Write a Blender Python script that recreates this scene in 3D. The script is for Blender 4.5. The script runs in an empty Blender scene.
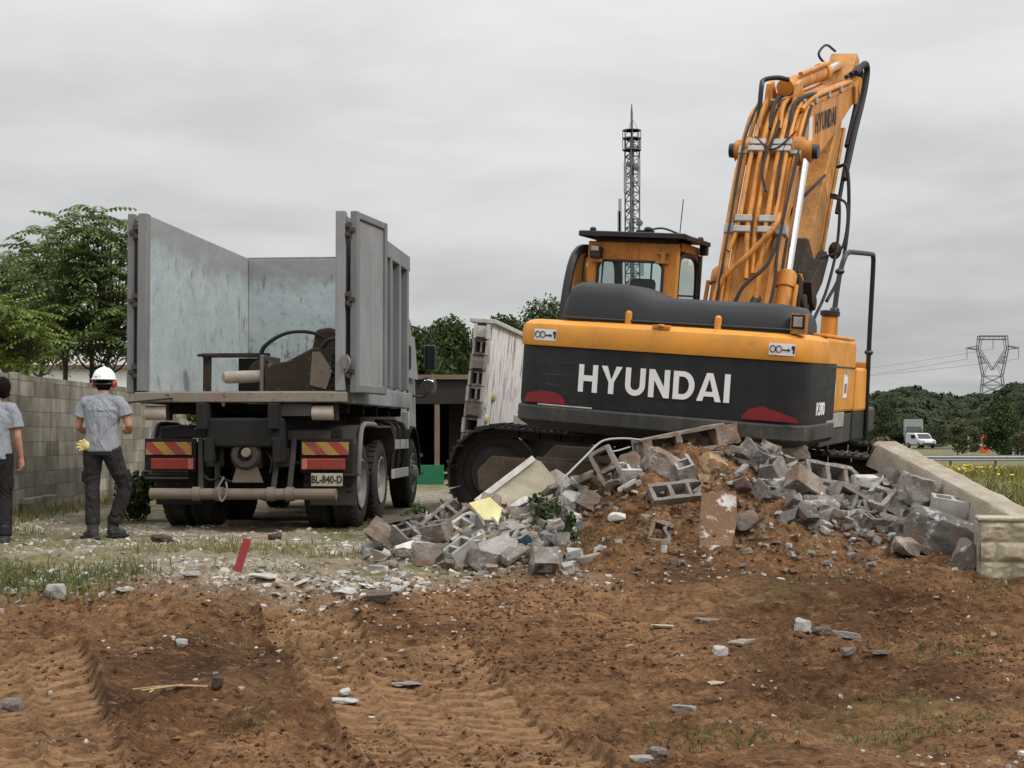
import bpy, bmesh, math, random
import numpy as np
from mathutils import Vector, Matrix, Euler

C = bpy.context.scene
COL = C.collection
rad = math.radians
RNG = random.Random(7)
NR = np.random.RandomState(11)

# ------------------------------------------------------------------ camera
CAM_Z = 1.6
PITCH = math.atan(46 / 1500)
cam_d = bpy.data.cameras.new('camera'); cam = bpy.data.objects.new('camera', cam_d); COL.objects.link(cam)
cam.location = (0, 0, CAM_Z); cam.rotation_euler = (math.pi / 2 + PITCH, 0, 0)
cam_d.sensor_width = 36; cam_d.lens = 36 * 1500 / 1024
cam_d.clip_start = 0.1; cam_d.clip_end = 6000
C.camera = cam

# ------------------------------------------------------------------ sky and sun
SUN_EL, SUN_ROT = 44, 118          # degrees; soft light from the right, a little behind the camera
w = bpy.data.worlds.new('World'); C.world = w; w.use_nodes = True
nt = w.node_tree; N = nt.nodes; Lk = nt.links
for n in list(N): N.remove(n)
out = N.new('ShaderNodeOutputWorld'); bg = N.new('ShaderNodeBackground'); bg.inputs['Strength'].default_value = 0.1
sky = N.new('ShaderNodeTexSky'); sky.sky_type = 'NISHITA'; sky.sun_disc = False
sky.sun_elevation = rad(SUN_EL); sky.sun_rotation = rad(SUN_ROT); sky.air_density = 1.0; sky.dust_density = 3.0
tc = N.new('ShaderNodeTexCoord'); sep = N.new('ShaderNodeSeparateXYZ'); Lk.new(tc.outputs['Generated'], sep.inputs[0])
def wmath(op, a, b=None, clamp=False):
    m = N.new('ShaderNodeMath'); m.operation = op; m.use_clamp = clamp
    for i, v in enumerate((a, b)):
        if v is None: continue
        if isinstance(v, (int, float)): m.inputs[i].default_value = v
        else: Lk.new(v, m.inputs[i])
    return m.outputs[0]
zc = wmath('MAXIMUM', sep.outputs['Z'], 0.0)
den = wmath('ADD', zc, 0.10)
cx = wmath('DIVIDE', sep.outputs['X'], den); cy = wmath('DIVIDE', sep.outputs['Y'], den)
comb = N.new('ShaderNodeCombineXYZ'); Lk.new(cx, comb.inputs[0]); Lk.new(cy, comb.inputs[1])
def wnoise(scale, detail, rough, dist):
    n = N.new('ShaderNodeTexNoise'); n.inputs['Scale'].default_value = scale; n.inputs['Detail'].default_value = detail
    n.inputs['Roughness'].default_value = rough; n.inputs['Distortion'].default_value = dist
    Lk.new(comb.outputs[0], n.inputs['Vector']); return n.outputs['Fac']
n1 = wnoise(0.33, 5, 0.5, 0.5); n2 = wnoise(1.1, 6, 0.55, 0.3)
cl = wmath('ADD', wmath('MULTIPLY', n1, 0.7), wmath('MULTIPLY', n2, 0.3))
mr = N.new('ShaderNodeMapRange'); mr.inputs['From Min'].default_value = 0.37; mr.inputs['From Max'].default_value = 0.61
mr.inputs['To Min'].default_value = 0.80; mr.inputs['To Max'].default_value = 1.15; mr.interpolation_type = 'SMOOTHSTEP'
Lk.new(cl, mr.inputs['Value'])
# overcast sky: brighter overhead than at the horizon
lum = wmath('ADD', 5.0, wmath('MULTIPLY', wmath('POWER', zc, 1.5), 15.0))
lum = wmath('MULTIPLY', lum, mr.outputs[0])
tint = N.new('ShaderNodeCombineColor')
Lk.new(wmath('MULTIPLY', lum, 0.985), tint.inputs[0]); Lk.new(wmath('MULTIPLY', lum, 0.995), tint.inputs[1]); Lk.new(wmath('MULTIPLY', lum, 1.0), tint.inputs[2])
mixn = N.new('ShaderNodeMix'); mixn.data_type = 'RGBA'; mixn.inputs['Factor'].default_value = 0.96
Lk.new(sky.outputs[0], mixn.inputs['A']); Lk.new(tint.outputs[0], mixn.inputs['B'])
Lk.new(mixn.outputs['Result'], bg.inputs['Color']); Lk.new(bg.outputs[0], out.inputs['Surface'])

sun_d = bpy.data.lights.new('sun', 'SUN'); sun_d.energy = 1.5; sun_d.angle = rad(11); sun_d.color = (1, 0.965, 0.92)
sun = bpy.data.objects.new('sun', sun_d); COL.objects.link(sun)
# direction towards the sun: same convention as the sky's rotation (clockwise from +Y)
sd = Vector((math.sin(rad(SUN_ROT)) * math.cos(rad(SUN_EL)), math.cos(rad(SUN_ROT)) * math.cos(rad(SUN_EL)), math.sin(rad(SUN_EL))))
sun.rotation_euler = sd.to_track_quat('Z', 'Y').to_euler()
sun.location = (0, -20, 40)

vs = C.view_settings; vs.view_transform = 'Standard'; vs.look = 'None'; vs.exposure = 0.2; vs.gamma = 1.0; vs.use_curve_mapping = False
C.cycles.use_denoising = True
try: C.cycles.denoiser = 'OPENIMAGEDENOISE'
except Exception: pass
C.cycles.max_bounces = 6; C.cycles.diffuse_bounces = 3; C.cycles.glossy_bounces = 3; C.cycles.transmission_bounces = 6; C.cycles.transparent_max_bounces = 8

# ------------------------------------------------------------------ helpers
def at(px, py, D):
    """world point seen at pixel (px,py) of the 1024x768 frame, D metres ahead (along +Y)"""
    u, v = (px - 512) / 1500, (384 - py) / 1500
    c, s = math.cos(PITCH), math.sin(PITCH)
    y = c - v * s; z = s + v * c
    return Vector((u * D / y, D, CAM_Z + z * D / y))

def tag(o, label=None, cat=None, group=None, kind=None):
    if label: o['label'] = label
    if cat: o['category'] = cat
    if group: o['group'] = group
    if kind: o['kind'] = kind
    return o
def empty(name, loc=(0, 0, 0), rot=(0, 0, 0), label=None, cat=None, group=None):
    o = bpy.data.objects.new(name, None); COL.objects.link(o); o.location = loc; o.rotation_euler = rot
    o.empty_display_size = 0.2
    return tag(o, label, cat, group)
def copy_tree(o, parent=None):
    c = o.copy(); COL.objects.link(c)
    if parent is not None: c.parent = parent
    for ch in list(o.children): copy_tree(ch, c)
    return c

class MB:
    """collects shapes and links them as ONE mesh object"""
    def __init__(s): s.v = []; s.f = []
    def add(s, vs, fs):
        b = len(s.v); s.v.extend([tuple(p) for p in vs]); s.f.extend([tuple(i + b for i in f) for f in fs]); return s
    def box(s, c, d, rot=None, taper=None):
        x, y, z = d[0] / 2, d[1] / 2, d[2] / 2
        tx, ty = taper or (1, 1)
        vs = [Vector(p) for p in ((-x, -y, -z), (x, -y, -z), (x, y, -z), (-x, y, -z), (-x * tx, -y * ty, z), (x * tx, -y * ty, z), (x * tx, y * ty, z), (-x * tx, y * ty, z))]
        if rot is not None:
            R = Euler(rot).to_matrix() if not isinstance(rot, Matrix) else rot
            vs = [R @ p for p in vs]
        c = Vector(c)
        return s.add([p + c for p in vs], [(0, 3, 2, 1), (4, 5, 6, 7), (0, 1, 5, 4), (1, 2, 6, 5), (2, 3, 7, 6), (3, 0, 4, 7)])
    def bar(s, a, b, w, h, up=(0, 0, 1)):
        a, b = Vector(a), Vector(b); d = b - a; L = d.length; d.normalize(); up = Vector(up)
        x = d.cross(up)
        if x.length < 1e-4: x = d.cross(Vector((1, 0, 0)))
        x.normalize(); z = x.cross(d)
        R = Matrix((x, d, z)).transposed()
        return s.box((a + b) / 2, (w, L, h), R)
    def prism(s, pts, axis, lo, hi):
        """pts: 2-D outline; axis x -> pts are (y,z); y -> (x,z); z -> (x,y)"""
        def mk(p, t):
            return {'x': (t, p[0], p[1]), 'y': (p[0], t, p[1]), 'z': (p[0], p[1], t)}[axis]
        n = len(pts); vs = [mk(p, lo) for p in pts] + [mk(p, hi) for p in pts]
        fs = [tuple(range(n))[::-1], tuple(range(n, 2 * n))] + [(i, (i + 1) % n, n + (i + 1) % n, n + i) for i in range(n)]
        return s.add(vs, fs)
    def tube(s, pts, r, n=10, caps=True, squash=None):
        pts = [Vector(p) for p in pts]; m = len(pts)
        rs = r if isinstance(r, (list, tuple)) else [r] * m
        T = []
        for i in range(m):
            d = pts[min(i + 1, m - 1)] - pts[max(i - 1, 0)]
            T.append(d.normalized() if d.length > 1e-9 else Vector((0, 0, 1)))
        u = T[0].cross(Vector((0, 0, 1)))
        if u.length < 1e-3: u = T[0].cross(Vector((0, 1, 0)))
        u.normalize(); vs = []; fs = []
        for i in range(m):
            u = (u - T[i] * u.dot(T[i]))
            if u.length < 1e-6: u = T[i].cross(Vector((0.3, 1, 0.2)))
            u.normalize(); wv = T[i].cross(u)
            su, sw = (squash[i] if squash else (1, 1))
            for k in range(n):
                a = 2 * math.pi * k / n
                vs.append(pts[i] + (u * math.cos(a) * su + wv * math.sin(a) * sw) * rs[i])
        for i in range(m - 1):
            for k in range(n):
                k2 = (k + 1) % n
                fs.append((i * n + k, i * n + k2, (i + 1) * n + k2, (i + 1) * n + k))
        if caps:
            fs.append(tuple(range(n))[::-1]); fs.append(tuple((m - 1) * n + k for k in range(n)))
        return s.add(vs, fs)
    def cyl(s, a, b, r, r2=None, n=20): return s.tube([a, b], [r, r if r2 is None else r2], n)
    def lathe(s, prof, o=(0, 0, 0), axis=(1, 0, 0), n=32, c0=True, c1=True):
        """prof: (t along axis, radius)"""
        a = Vector(axis).normalized(); o = Vector(o)
        u = a.cross(Vector((0, 0, 1)))
        if u.length < 1e-3: u = Vector((1, 0, 0))
        u.normalize(); wv = a.cross(u); vs = []; fs = []; m = len(prof)
        for t, r in prof:
            for k in range(n):
                q = 2 * math.pi * k / n; vs.append(o + a * t + (u * math.cos(q) + wv * math.sin(q)) * r)
        for i in range(m - 1):
            for k in range(n):
                k2 = (k + 1) % n; fs.append((i * n + k, i * n + k2, (i + 1) * n + k2, (i + 1) * n + k))
        if c0: fs.append(tuple(range(n))[::-1])
        if c1: fs.append(tuple((m - 1) * n + k for k in range(n)))
        return s.add(vs, fs)
    def ball(s, c, r, n=12, m=8):
        c = Vector(c); rx, ry, rz = r if isinstance(r, (tuple, list)) else (r, r, r)
        vs = [c + Vector((0, 0, -rz))]
        for i in range(1, m):
            t = -math.pi / 2 + math.pi * i / m
            for k in range(n):
                a = 2 * math.pi * k / n; vs.append(c + Vector((rx * math.cos(t) * math.cos(a), ry * math.cos(t) * math.sin(a), rz * math.sin(t))))
        vs.append(c + Vector((0, 0, rz))); fs = []
        for k in range(n): fs.append((0, 1 + (k + 1) % n, 1 + k))
        for i in range(m - 2):
            for k in range(n):
                k2 = (k + 1) % n; fs.append((1 + i * n + k, 1 + i * n + k2, 1 + (i + 1) * n + k2, 1 + (i + 1) * n + k))
        top = len(vs) - 1
        for k in range(n): fs.append((top, 1 + (m - 2) * n + k, 1 + (m - 2) * n + (k + 1) % n))
        return s.add(vs, fs)
    def mesh(s, name):
        me = bpy.data.meshes.new(name); me.from_pydata(s.v, [], s.f); me.validate(); return me
    def build(s, name, mat=None, parent=None, smooth=35, bevel=0, fix=True):
        me = s.mesh(name)
        if fix:
            bm = bmesh.new(); bm.from_mesh(me); bmesh.ops.recalc_face_normals(bm, faces=bm.faces); bm.to_mesh(me); bm.free()
        return link(name, me, mat, parent, smooth, bevel)
def link(name, me, mat=None, parent=None, smooth=35, bevel=0):
    if mat: me.materials.append(mat)
    if smooth:
        me.shade_smooth(); me.set_sharp_from_angle(angle=rad(smooth))
    else:
        me.shade_flat()
    o = bpy.data.objects.new(name, me); COL.objects.link(o)
    if parent is not None: o.parent = parent
    if bevel:
        b = o.modifiers.new('bevel', 'BEVEL'); b.width = bevel; b.segments = 2; b.limit_method = 'ANGLE'; b.angle_limit = rad(40); b.harden_normals = False
    return o
def remesh(o, vox, it=6, fac=0.5):
    m = o.modifiers.new('remesh', 'REMESH'); m.mode = 'VOXEL'; m.voxel_size = vox; m.use_smooth_shade = True
    s = o.modifiers.new('smooth', 'SMOOTH'); s.iterations = it; s.factor = fac
    return o
def arc(pts, k=6):
    """Catmull-Rom through pts"""
    P = [Vector(p) for p in pts]; P = [P[0] * 2 - P[1]] + P + [P[-1] * 2 - P[-2]]; o = []
    for i in range(1, len(P) - 2):
        for j in range(k):
            t = j / k; a, b, c, d = P[i - 1:i + 3]
            o.append(0.5 * ((2 * b) + (c - a) * t + (2 * a - 5 * b + 4 * c - d) * t * t + (3 * b - a - 3 * c + d) * t ** 3))
    o.append(P[-2]); return o

# ------------------------------------------------------------------ materials
class NT:
    def __init__(s, name):
        s.m = bpy.data.materials.new(name); s.m.use_nodes = True; s.t = s.m.node_tree
        for n in list(s.t.nodes): s.t.nodes.remove(n)
        s.out = s.n('ShaderNodeOutputMaterial'); s.p = s.n('ShaderNodeBsdfPrincipled'); s.l(s.p.outputs[0], s.out.inputs[0])
        s.tc = s.n('ShaderNodeTexCoord'); s.obj = s.tc.outputs['Object']
    def n(s, k): return s.t.nodes.new(k)
    def l(s, a, b): s.t.links.new(a, b)
    def noise(s, scale, detail=4, rough=0.55, dist=0.0, vec=None, sc=None, off=None):
        n = s.n('ShaderNodeTexNoise'); n.inputs['Scale'].default_value = scale; n.inputs['Detail'].default_value = detail
        n.inputs['Roughness'].default_value = rough; n.inputs['Distortion'].default_value = dist
        v = vec or s.obj
        if sc or off:
            mp = s.n('ShaderNodeMapping'); mp.inputs['Scale'].default_value = sc or (1, 1, 1); mp.inputs['Location'].default_value = off or (0, 0, 0)
            s.l(v, mp.inputs[0]); v = mp.outputs[0]
        s.l(v, n.inputs['Vector']); return n.outputs['Fac']
    def rng(s, v, a, b, c=0.0, d=1.0):
        m = s.n('ShaderNodeMapRange'); m.inputs['From Min'].default_value = a; m.inputs['From Max'].default_value = b
        m.inputs['To Min'].default_value = c; m.inputs['To Max'].default_value = d; s.l(v, m.inputs['Value']); return m.outputs[0]
    def math(s, op, a, b=0.0, clamp=False):
        m = s.n('ShaderNodeMath'); m.operation = op; m.use_clamp = clamp
        for i, v in enumerate((a, b)):
            if isinstance(v, (int, float)): m.inputs[i].default_value = v
            else: s.l(v, m.inputs[i])
        return m.outputs[0]
    def mix(s, f, a, b):
        m = s.n('ShaderNodeMix'); m.data_type = 'RGBA'
        for k, v in (('Factor', f), ('A', a), ('B', b)):
            if isinstance(v, (int, float)): m.inputs[k].default_value = v
            elif isinstance(v, tuple): m.inputs[k].default_value = (v[0], v[1], v[2], 1)
            else: s.l(v, m.inputs[k])
        return m.outputs['Result']
    def mul(s, col, val):
        m = s.n('ShaderNodeMix'); m.data_type = 'RGBA'; m.blend_type = 'MULTIPLY'; m.inputs['Factor'].default_value = 1
        s.l(col, m.inputs['A']); s.l(val, m.inputs['B']); return m.outputs['Result']
    def bump(s, h, st=0.3, d=0.02):
        b = s.n('ShaderNodeBump'); b.inputs['Strength'].default_value = st; b.inputs['Distance'].default_value = d
        s.l(h, b.inputs['Height']); s.l(b.outputs[0], s.p.inputs['Normal']); return s
    def fin(s, col=None, rough=0.6, metal=0.0, spec=None):
        if col is not None:
            if isinstance(col, tuple): s.p.inputs['Base Color'].default_value = (*col, 1)
            else: s.l(col, s.p.inputs['Base Color'])
        if isinstance(rough, (int, float)): s.p.inputs['Roughness'].default_value = rough
        else: s.l(rough, s.p.inputs['Roughness'])
        s.p.inputs['Metallic'].default_value = metal
        if spec is not None: s.p.inputs['Specular IOR Level'].default_value = spec
        return s.m

def paint(name, base, rough=0.45, dirt=(0.16, 0.11, 0.075), amt=0.35, scale=3.0, chips=None, chip_lo=0.66, streak=0.0, var=0.12, metal=0.0, bump=0.05, spec=0.35, scratch=0.0, scr=(0.16, 0.15, 0.14)):
    """painted or bare metal with dust, streaks and chips"""
    t = NT(name)
    big = t.noise(scale, 5, 0.6); fine = t.noise(scale * 14, 4, 0.6)
    c = t.mix(t.rng(t.noise(scale * 0.6, 3), 0.3, 0.7), tuple(x * (1 - var) for x in base), tuple(min(1, x * (1 + var)) for x in base))
    d = t.math('MULTIPLY', t.rng(big, 0.42, 0.72), t.rng(fine, 0.3, 0.65))
    c = t.mix(t.math('MULTIPLY', d, amt), c, dirt)
    if streak:
        sv = t.noise(9, 4, 0.6, 0.2, sc=(1, 1, 0.07)); c = t.mix(t.math('MULTIPLY', t.rng(sv, 0.5, 0.72), streak), c, dirt)
    if scratch:
        sc_ = t.math('MULTIPLY', t.rng(t.noise(4.5, 5, 0.7, 0.15, sc=(0.35, 0.35, 9)), 0.60, 0.66), t.rng(t.noise(1.1, 3), 0.42, 0.6)); c = t.mix(t.math('MULTIPLY', sc_, scratch), c, scr)
    if chips is not None:
        ch = t.math('MULTIPLY', t.rng(t.noise(scale * 5, 6, 0.7), chip_lo, chip_lo + 0.03), 1.0); c = t.mix(ch, c, chips)
    t.bump(fine, bump, 0.01)
    return t.fin(c, t.rng(big, 0.3, 0.7, rough - 0.08, min(1, rough + 0.25)), metal, spec)

def stone(name, cols, scale=6.0, bump=0.6, soil=None, soil_amt=0.5, white=None, rough=0.92, dist=0.02):
    """concrete / stone: mottled, pitted, object-to-object variation"""
    t = NT(name); oi = t.n('ShaderNodeObjectInfo')
    addv = t.n('ShaderNodeVectorMath'); addv.operation = 'ADD'; sc = t.n('ShaderNodeVectorMath'); sc.operation = 'SCALE'
    cc = t.n('ShaderNodeCombineXYZ')
    for i in range(3): t.l(oi.outputs['Random'], cc.inputs[i])
    t.l(cc.outputs[0], sc.inputs[0]); sc.inputs['Scale'].default_value = 37.0
    t.l(t.obj, addv.inputs[0]); t.l(sc.outputs[0], addv.inputs[1]); v = addv.outputs[0]
    a = t.noise(scale, 6, 0.62, vec=v); b = t.noise(scale * 7, 5, 0.65, vec=v); g = t.noise(scale * 30, 3, 0.6, vec=v)
    c = t.mix(t.rng(a, 0.32, 0.68), cols[0], cols[1]); c = t.mix(t.rng(b, 0.52, 0.72, 0, 0.55), c, cols[2])
    c = t.mul(c, t.rng(g, 0.2, 0.8, 0.72, 1.22)); c = t.mul(c, t.rng(oi.outputs['Random'], 0, 1, 0.66, 1.3))
    if white: c = t.mix(t.rng(t.noise(scale * 1.3, 6, 0.7, vec=v, off=(5, 2, 9)), 0.56, 0.62, 0, 0.85), c, white)
    if soil: c = t.mix(t.rng(t.noise(scale * 0.9, 5, 0.65, vec=v, off=(3, 8, 1)), 0.42, 0.66, 0, soil_amt), c, soil)
    t.bump(t.math('ADD', t.math('MULTIPLY', b, 0.7), t.math('MULTIPLY', g, 0.4)), bump, dist)
    return t.fin(c, rough)

def leafmat(name, cols, spec=0.25, trans=0.25):
    t = NT(name); g = t.n('ShaderNodeNewGeometry'); r = g.outputs['Random Per Island']
    cr = t.n('ShaderNodeValToRGB'); e = cr.color_ramp.elements
    e[0].color = (*cols[0], 1); e[1].color = (*cols[-1], 1)
    for i, c in enumerate(cols[1:-1]): x = e.new((i + 1) / (len(cols) - 1)); x.color = (*c, 1)
    t.l(r, cr.inputs[0])
    c = t.mul(cr.outputs[0], t.rng(t.noise(0.9, 3), 0.3, 0.7, 0.7, 1.25))
    t.fin(c, 0.6, 0, spec)
    if trans:
        tr = t.n('ShaderNodeBsdfTranslucent'); t.l(c, tr.inputs[0]); ms = t.n('ShaderNodeMixShader'); ms.inputs[0].default_value = trans
        t.l(t.p.outputs[0], ms.inputs[1]); t.l(tr.outputs[0], ms.inputs[2]); t.l(ms.outputs[0], t.out.inputs[0])
    return t.m

def plain(name, col, rough=0.6, metal=0.0, var=0.15, scale=8, spec=None):
    t = NT(name); a = t.noise(scale, 4, 0.6)
    c = t.mix(t.rng(a, 0.3, 0.7), tuple(x * (1 - var) for x in col), tuple(min(1, x * (1 + var)) for x in col))
    return t.fin(c, rough, metal, spec)

M = {}
DUST = (0.17, 0.115, 0.075)
M['orange'] = paint('orange_paint', (0.70, 0.295, 0.038), 0.45, (0.20, 0.13, 0.07), 0.6, 2.6, chips=(0.12, 0.07, 0.04), chip_lo=0.735, var=0.10, streak=0.12, scratch=0.35, scr=(0.30, 0.16, 0.06))
M['orange_boom'] = paint('orange_boom_paint', (0.62, 0.25, 0.038), 0.45, (0.11, 0.062, 0.033), 0.7, 2.6, chips=(0.09, 0.05, 0.03), chip_lo=0.67, streak=0.6, var=0.12)
M['orange_stick'] = paint('orange_stick_paint', (0.50, 0.23, 0.055), 0.55, (0.09, 0.06, 0.04), 0.8, 2.0, chips=(0.08, 0.05, 0.03), chip_lo=0.64, streak=0.6, var=0.2)
M['dark_cw'] = paint('charcoal_paint', (0.019, 0.021, 0.024), 0.5, (0.085, 0.07, 0.055), 0.5, 1.4, streak=0.16, var=0.25, spec=0.22, scratch=0.5)
M['lip'] = paint('worn_charcoal_paint', (0.036, 0.038, 0.038), 0.55, (0.17, 0.13, 0.08), 0.55, 1.6, chips=(0.25, 0.24, 0.22), chip_lo=0.69, streak=0.3)
M['hood'] = paint('hood_paint', (0.028, 0.030, 0.032), 0.55, (0.12, 0.105, 0.09), 0.3, 1.8, var=0.12, spec=0.3)
M['black'] = plain('black_steel', (0.014, 0.014, 0.015), 0.45, 0.0)
M['rubber'] = plain('rubber', (0.018, 0.018, 0.018), 0.75, 0.0, 0.3)
M['tyre'] = paint('tyre_rubber', (0.02, 0.02, 0.02), 0.8, (0.12, 0.09, 0.065), 0.6, 3)
M['steel'] = paint('dusty_steel', (0.20, 0.195, 0.185), 0.5, DUST, 0.4, 6, metal=0.3)
M['clamp'] = paint('galvanised_clamp', (0.40, 0.38, 0.35), 0.5, DUST, 0.5, 8, metal=0.3)
M['chrome'] = plain('chrome', (0.75, 0.75, 0.76), 0.12, 0.9, 0.05)
M['track'] = paint('track_steel', (0.022, 0.019, 0.017), 0.75, (0.08, 0.055, 0.038), 0.6, 5)
M['trackframe'] = paint('dusty_track_frame', (0.085, 0.062, 0.043), 0.85, (0.23, 0.165, 0.11), 0.9, 2.5, streak=0.4)
M['red_ref'] = plain('red_reflector', (0.19, 0.009, 0.014), 0.4, 0, 0.2, 20)
M['white'] = paint('white_paint', (0.72, 0.72, 0.71), 0.5, DUST, 0.15, 4, var=0.04)
M['textwhite'] = plain('white_vinyl', (0.80, 0.80, 0.79), 0.45, 0, 0.03)
M['bedgrey'] = paint('grey_bed_paint', (0.165, 0.17, 0.175), 0.6, (0.26, 0.24, 0.22), 0.45, 2.0, chips=(0.10, 0.05, 0.03), chip_lo=0.68, streak=0.5, var=0.16, bump=0.12)
M['bedgrey2'] = paint('light_grey_door_paint', (0.26, 0.265, 0.27), 0.65, (0.14, 0.12, 0.11), 0.35, 2.0, chips=(0.09, 0.045, 0.03), chip_lo=0.67, streak=0.5, var=0.14, bump=0.12, scratch=0.3, scr=(0.12, 0.11, 0.10))
M['floorbeam'] = paint('worn_beam', (0.22, 0.19, 0.155), 0.7, (0.20, 0.10, 0.05), 0.7, 3.0, chips=(0.12, 0.05, 0.025), chip_lo=0.6)
M['chassis'] = paint('chassis', (0.010, 0.010, 0.010), 0.7, (0.05, 0.04, 0.03), 0.45, 3)
M['chassis2'] = paint('dusty_chassis', (0.05, 0.046, 0.042), 0.75, (0.12, 0.095, 0.075), 0.6, 3)
M['bumper'] = paint('dusty_bumper', (0.17, 0.135, 0.105), 0.75, (0.23, 0.17, 0.125), 0.6, 4)
M['rim'] = paint('dusty_rim', (0.26, 0.255, 0.24), 0.6, DUST, 0.6, 5, metal=0.2)
M['beige'] = paint('beige_roller', (0.50, 0.43, 0.36), 0.7, DUST, 0.4, 6)
M['cabwhite'] = paint('cab_white', (0.42, 0.43, 0.42), 0.4, DUST, 0.4, 3)
M['glass_dark'] = plain('dark_glass', (0.012, 0.014, 0.014), 0.08, 0, 0.1)
M['rustbrown'] = paint('grapple_brown', (0.030, 0.022, 0.017), 0.7, (0.11, 0.065, 0.035), 0.6, 3, chips=(0.30, 0.20, 0.09), chip_lo=0.63)
M['soil'] = (0.19, 0.105, 0.055)
def glass():
    t = NT('cab_glass'); t.p.inputs['Base Color'].default_value = (0.85, 0.92, 0.90, 1); t.p.inputs['Roughness'].default_value = 0.03
    tr = t.n('ShaderNodeBsdfTransparent'); tr.inputs[0].default_value = (0.74, 0.82, 0.80, 1)
    ms = t.n('ShaderNodeMixShader'); fr = t.n('ShaderNodeFresnel'); fr.inputs[0].default_value = 1.5
    gl = t.n('ShaderNodeBsdfGlossy'); gl.inputs['Roughness'].default_value = 0.03
    t.l(fr.outputs[0], ms.inputs[0]); t.l(tr.outputs[0], ms.inputs[1]); t.l(gl.outputs[0], ms.inputs[2]); t.l(ms.outputs[0], t.out.inputs[0]); return t.m
M['glass'] = glass()
def bed_inside():
    t = NT('pale_blue_worn_paint')
    a = t.noise(1.6, 5, 0.6); base = t.mix(t.rng(a, 0.3, 0.7), (0.315, 0.39, 0.40), (0.41, 0.45, 0.45))
    dents = t.noise(11, 6, 0.7, 0.3); c = t.mix(t.rng(dents, 0.58, 0.66, 0, 0.5), base, (0.13, 0.12, 0.115))
    sc = t.noise(5, 6, 0.7, 0.4, sc=(1, 0.35, 2.0)); c = t.mix(t.rng(sc, 0.56, 0.72, 0, 0.3), c, (0.50, 0.52, 0.52))
    ru = t.noise(3.0, 6, 0.72, 0.2, off=(4, 7, 2)); ru2 = t.noise(14, 5, 0.7, 0.2, sc=(1, 1, 0.15))
    c = t.mix(t.math('MULTIPLY', t.rng(ru, 0.53, 0.64), t.rng(ru2, 0.48, 0.62)), c, (0.12, 0.06, 0.035))
    sp = t.n('ShaderNodeSeparateXYZ'); t.l(t.obj, sp.inputs[0])
    # bare grey steel band along the upper edge
    band = t.math('ADD', sp.outputs['Z'], t.math('MULTIPLY', t.math('SUBTRACT', a, 0.5), 0.9))
    c = t.mix(t.rng(band, 3.15, 3.4, 0, 0.8), c, (0.22, 0.21, 0.21))
    t.bump(t.noise(2.6, 3, 0.5), 0.5, 0.06); return t.fin(c, 0.6)
M['bedblue'] = bed_inside()
def chevron():
    t = NT('red_yellow_chevron'); sp = t.n('ShaderNodeSeparateXYZ'); t.l(t.obj, sp.inputs[0])
    s = t.math('FRACT', t.math('MULTIPLY', t.math('SUBTRACT', sp.outputs['X'], t.math('MULTIPLY', sp.outputs['Z'], -1.0)), 3.6))
    c = t.mix(t.math('GREATER_THAN', s, 0.5), (0.27, 0.035, 0.025), (0.36, 0.21, 0.04))
    c = t.mix(t.rng(t.noise(8, 4), 0.45, 0.7, 0, 0.5), c, (0.18, 0.12, 0.08)); return t.fin(c, 0.5)
M['chev'] = chevron()
M['lamp_red'] = paint('red_tail_lamp', (0.24, 0.03, 0.02), 0.35, DUST, 0.5, 5)
M['lamp_amber'] = paint('amber_lamp', (0.42, 0.14, 0.10), 0.35, DUST, 0.4, 6)
M['plate'] = paint('number_plate', (0.42, 0.38, 0.28), 0.5, DUST, 0.5, 8)
SOIL = M['soil']
M['conc'] = stone('grey_concrete', ((0.235, 0.222, 0.20), (0.355, 0.338, 0.305), (0.52, 0.50, 0.46)), 9, 1.0, SOIL, 0.65, white=(0.58, 0.56, 0.52))
M['conc_dark'] = stone('dark_grey_concrete', ((0.12, 0.115, 0.108), (0.20, 0.19, 0.175), (0.33, 0.315, 0.29)), 6, 0.9, SOIL, 0.5, white=(0.46, 0.45, 0.42))
M['conc_pale'] = stone('pale_concrete', ((0.42, 0.41, 0.38), (0.56, 0.54, 0.50), (0.65, 0.63, 0.58)), 7, 0.7, SOIL, 0.3)
M['conc_soil'] = stone('soiled_concrete', ((0.20, 0.17, 0.14), (0.32, 0.28, 0.24), (0.44, 0.41, 0.37)), 6, 0.9, (0.17, 0.085, 0.04), 0.85)
M['block'] = stone('hollow_block_concrete', ((0.25, 0.238, 0.215), (0.36, 0.342, 0.31), (0.52, 0.50, 0.46)), 9, 1.0, SOIL, 0.7)
M['cream'] = stone('cream_plaster', ((0.46, 0.40, 0.29), (0.58, 0.52, 0.39), (0.66, 0.61, 0.50)), 5, 0.6, (0.27, 0.21, 0.15), 0.8)
M['yellowp'] = stone('yellow_plaster', ((0.55, 0.50, 0.22), (0.62, 0.58, 0.30), (0.66, 0.63, 0.42)), 5, 0.4, (0.25, 0.2, 0.1), 0.3)
M['bluep'] = stone('blue_paint_face', ((0.03, 0.075, 0.13), (0.045, 0.11, 0.18), (0.16, 0.20, 0.23)), 5, 0.4, SOIL, 0.3)
M['rustslab'] = stone('rusty_slab', ((0.20, 0.105, 0.055), (0.28, 0.16, 0.09), (0.36, 0.25, 0.17)), 5, 0.7, (0.13, 0.065, 0.03), 0.6, white=(0.62, 0.60, 0.57))
M['tanplast'] = stone('tan_plaster', ((0.30, 0.19, 0.09), (0.40, 0.28, 0.15), (0.48, 0.42, 0.34)), 5, 0.7, SOIL, 0.6)
M['limestone'] = stone('cream_limestone', ((0.54, 0.47, 0.32), (0.65, 0.58, 0.42), (0.70, 0.65, 0.52)), 5, 0.8, (0.20, 0.13, 0.07), 0.4)
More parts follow.
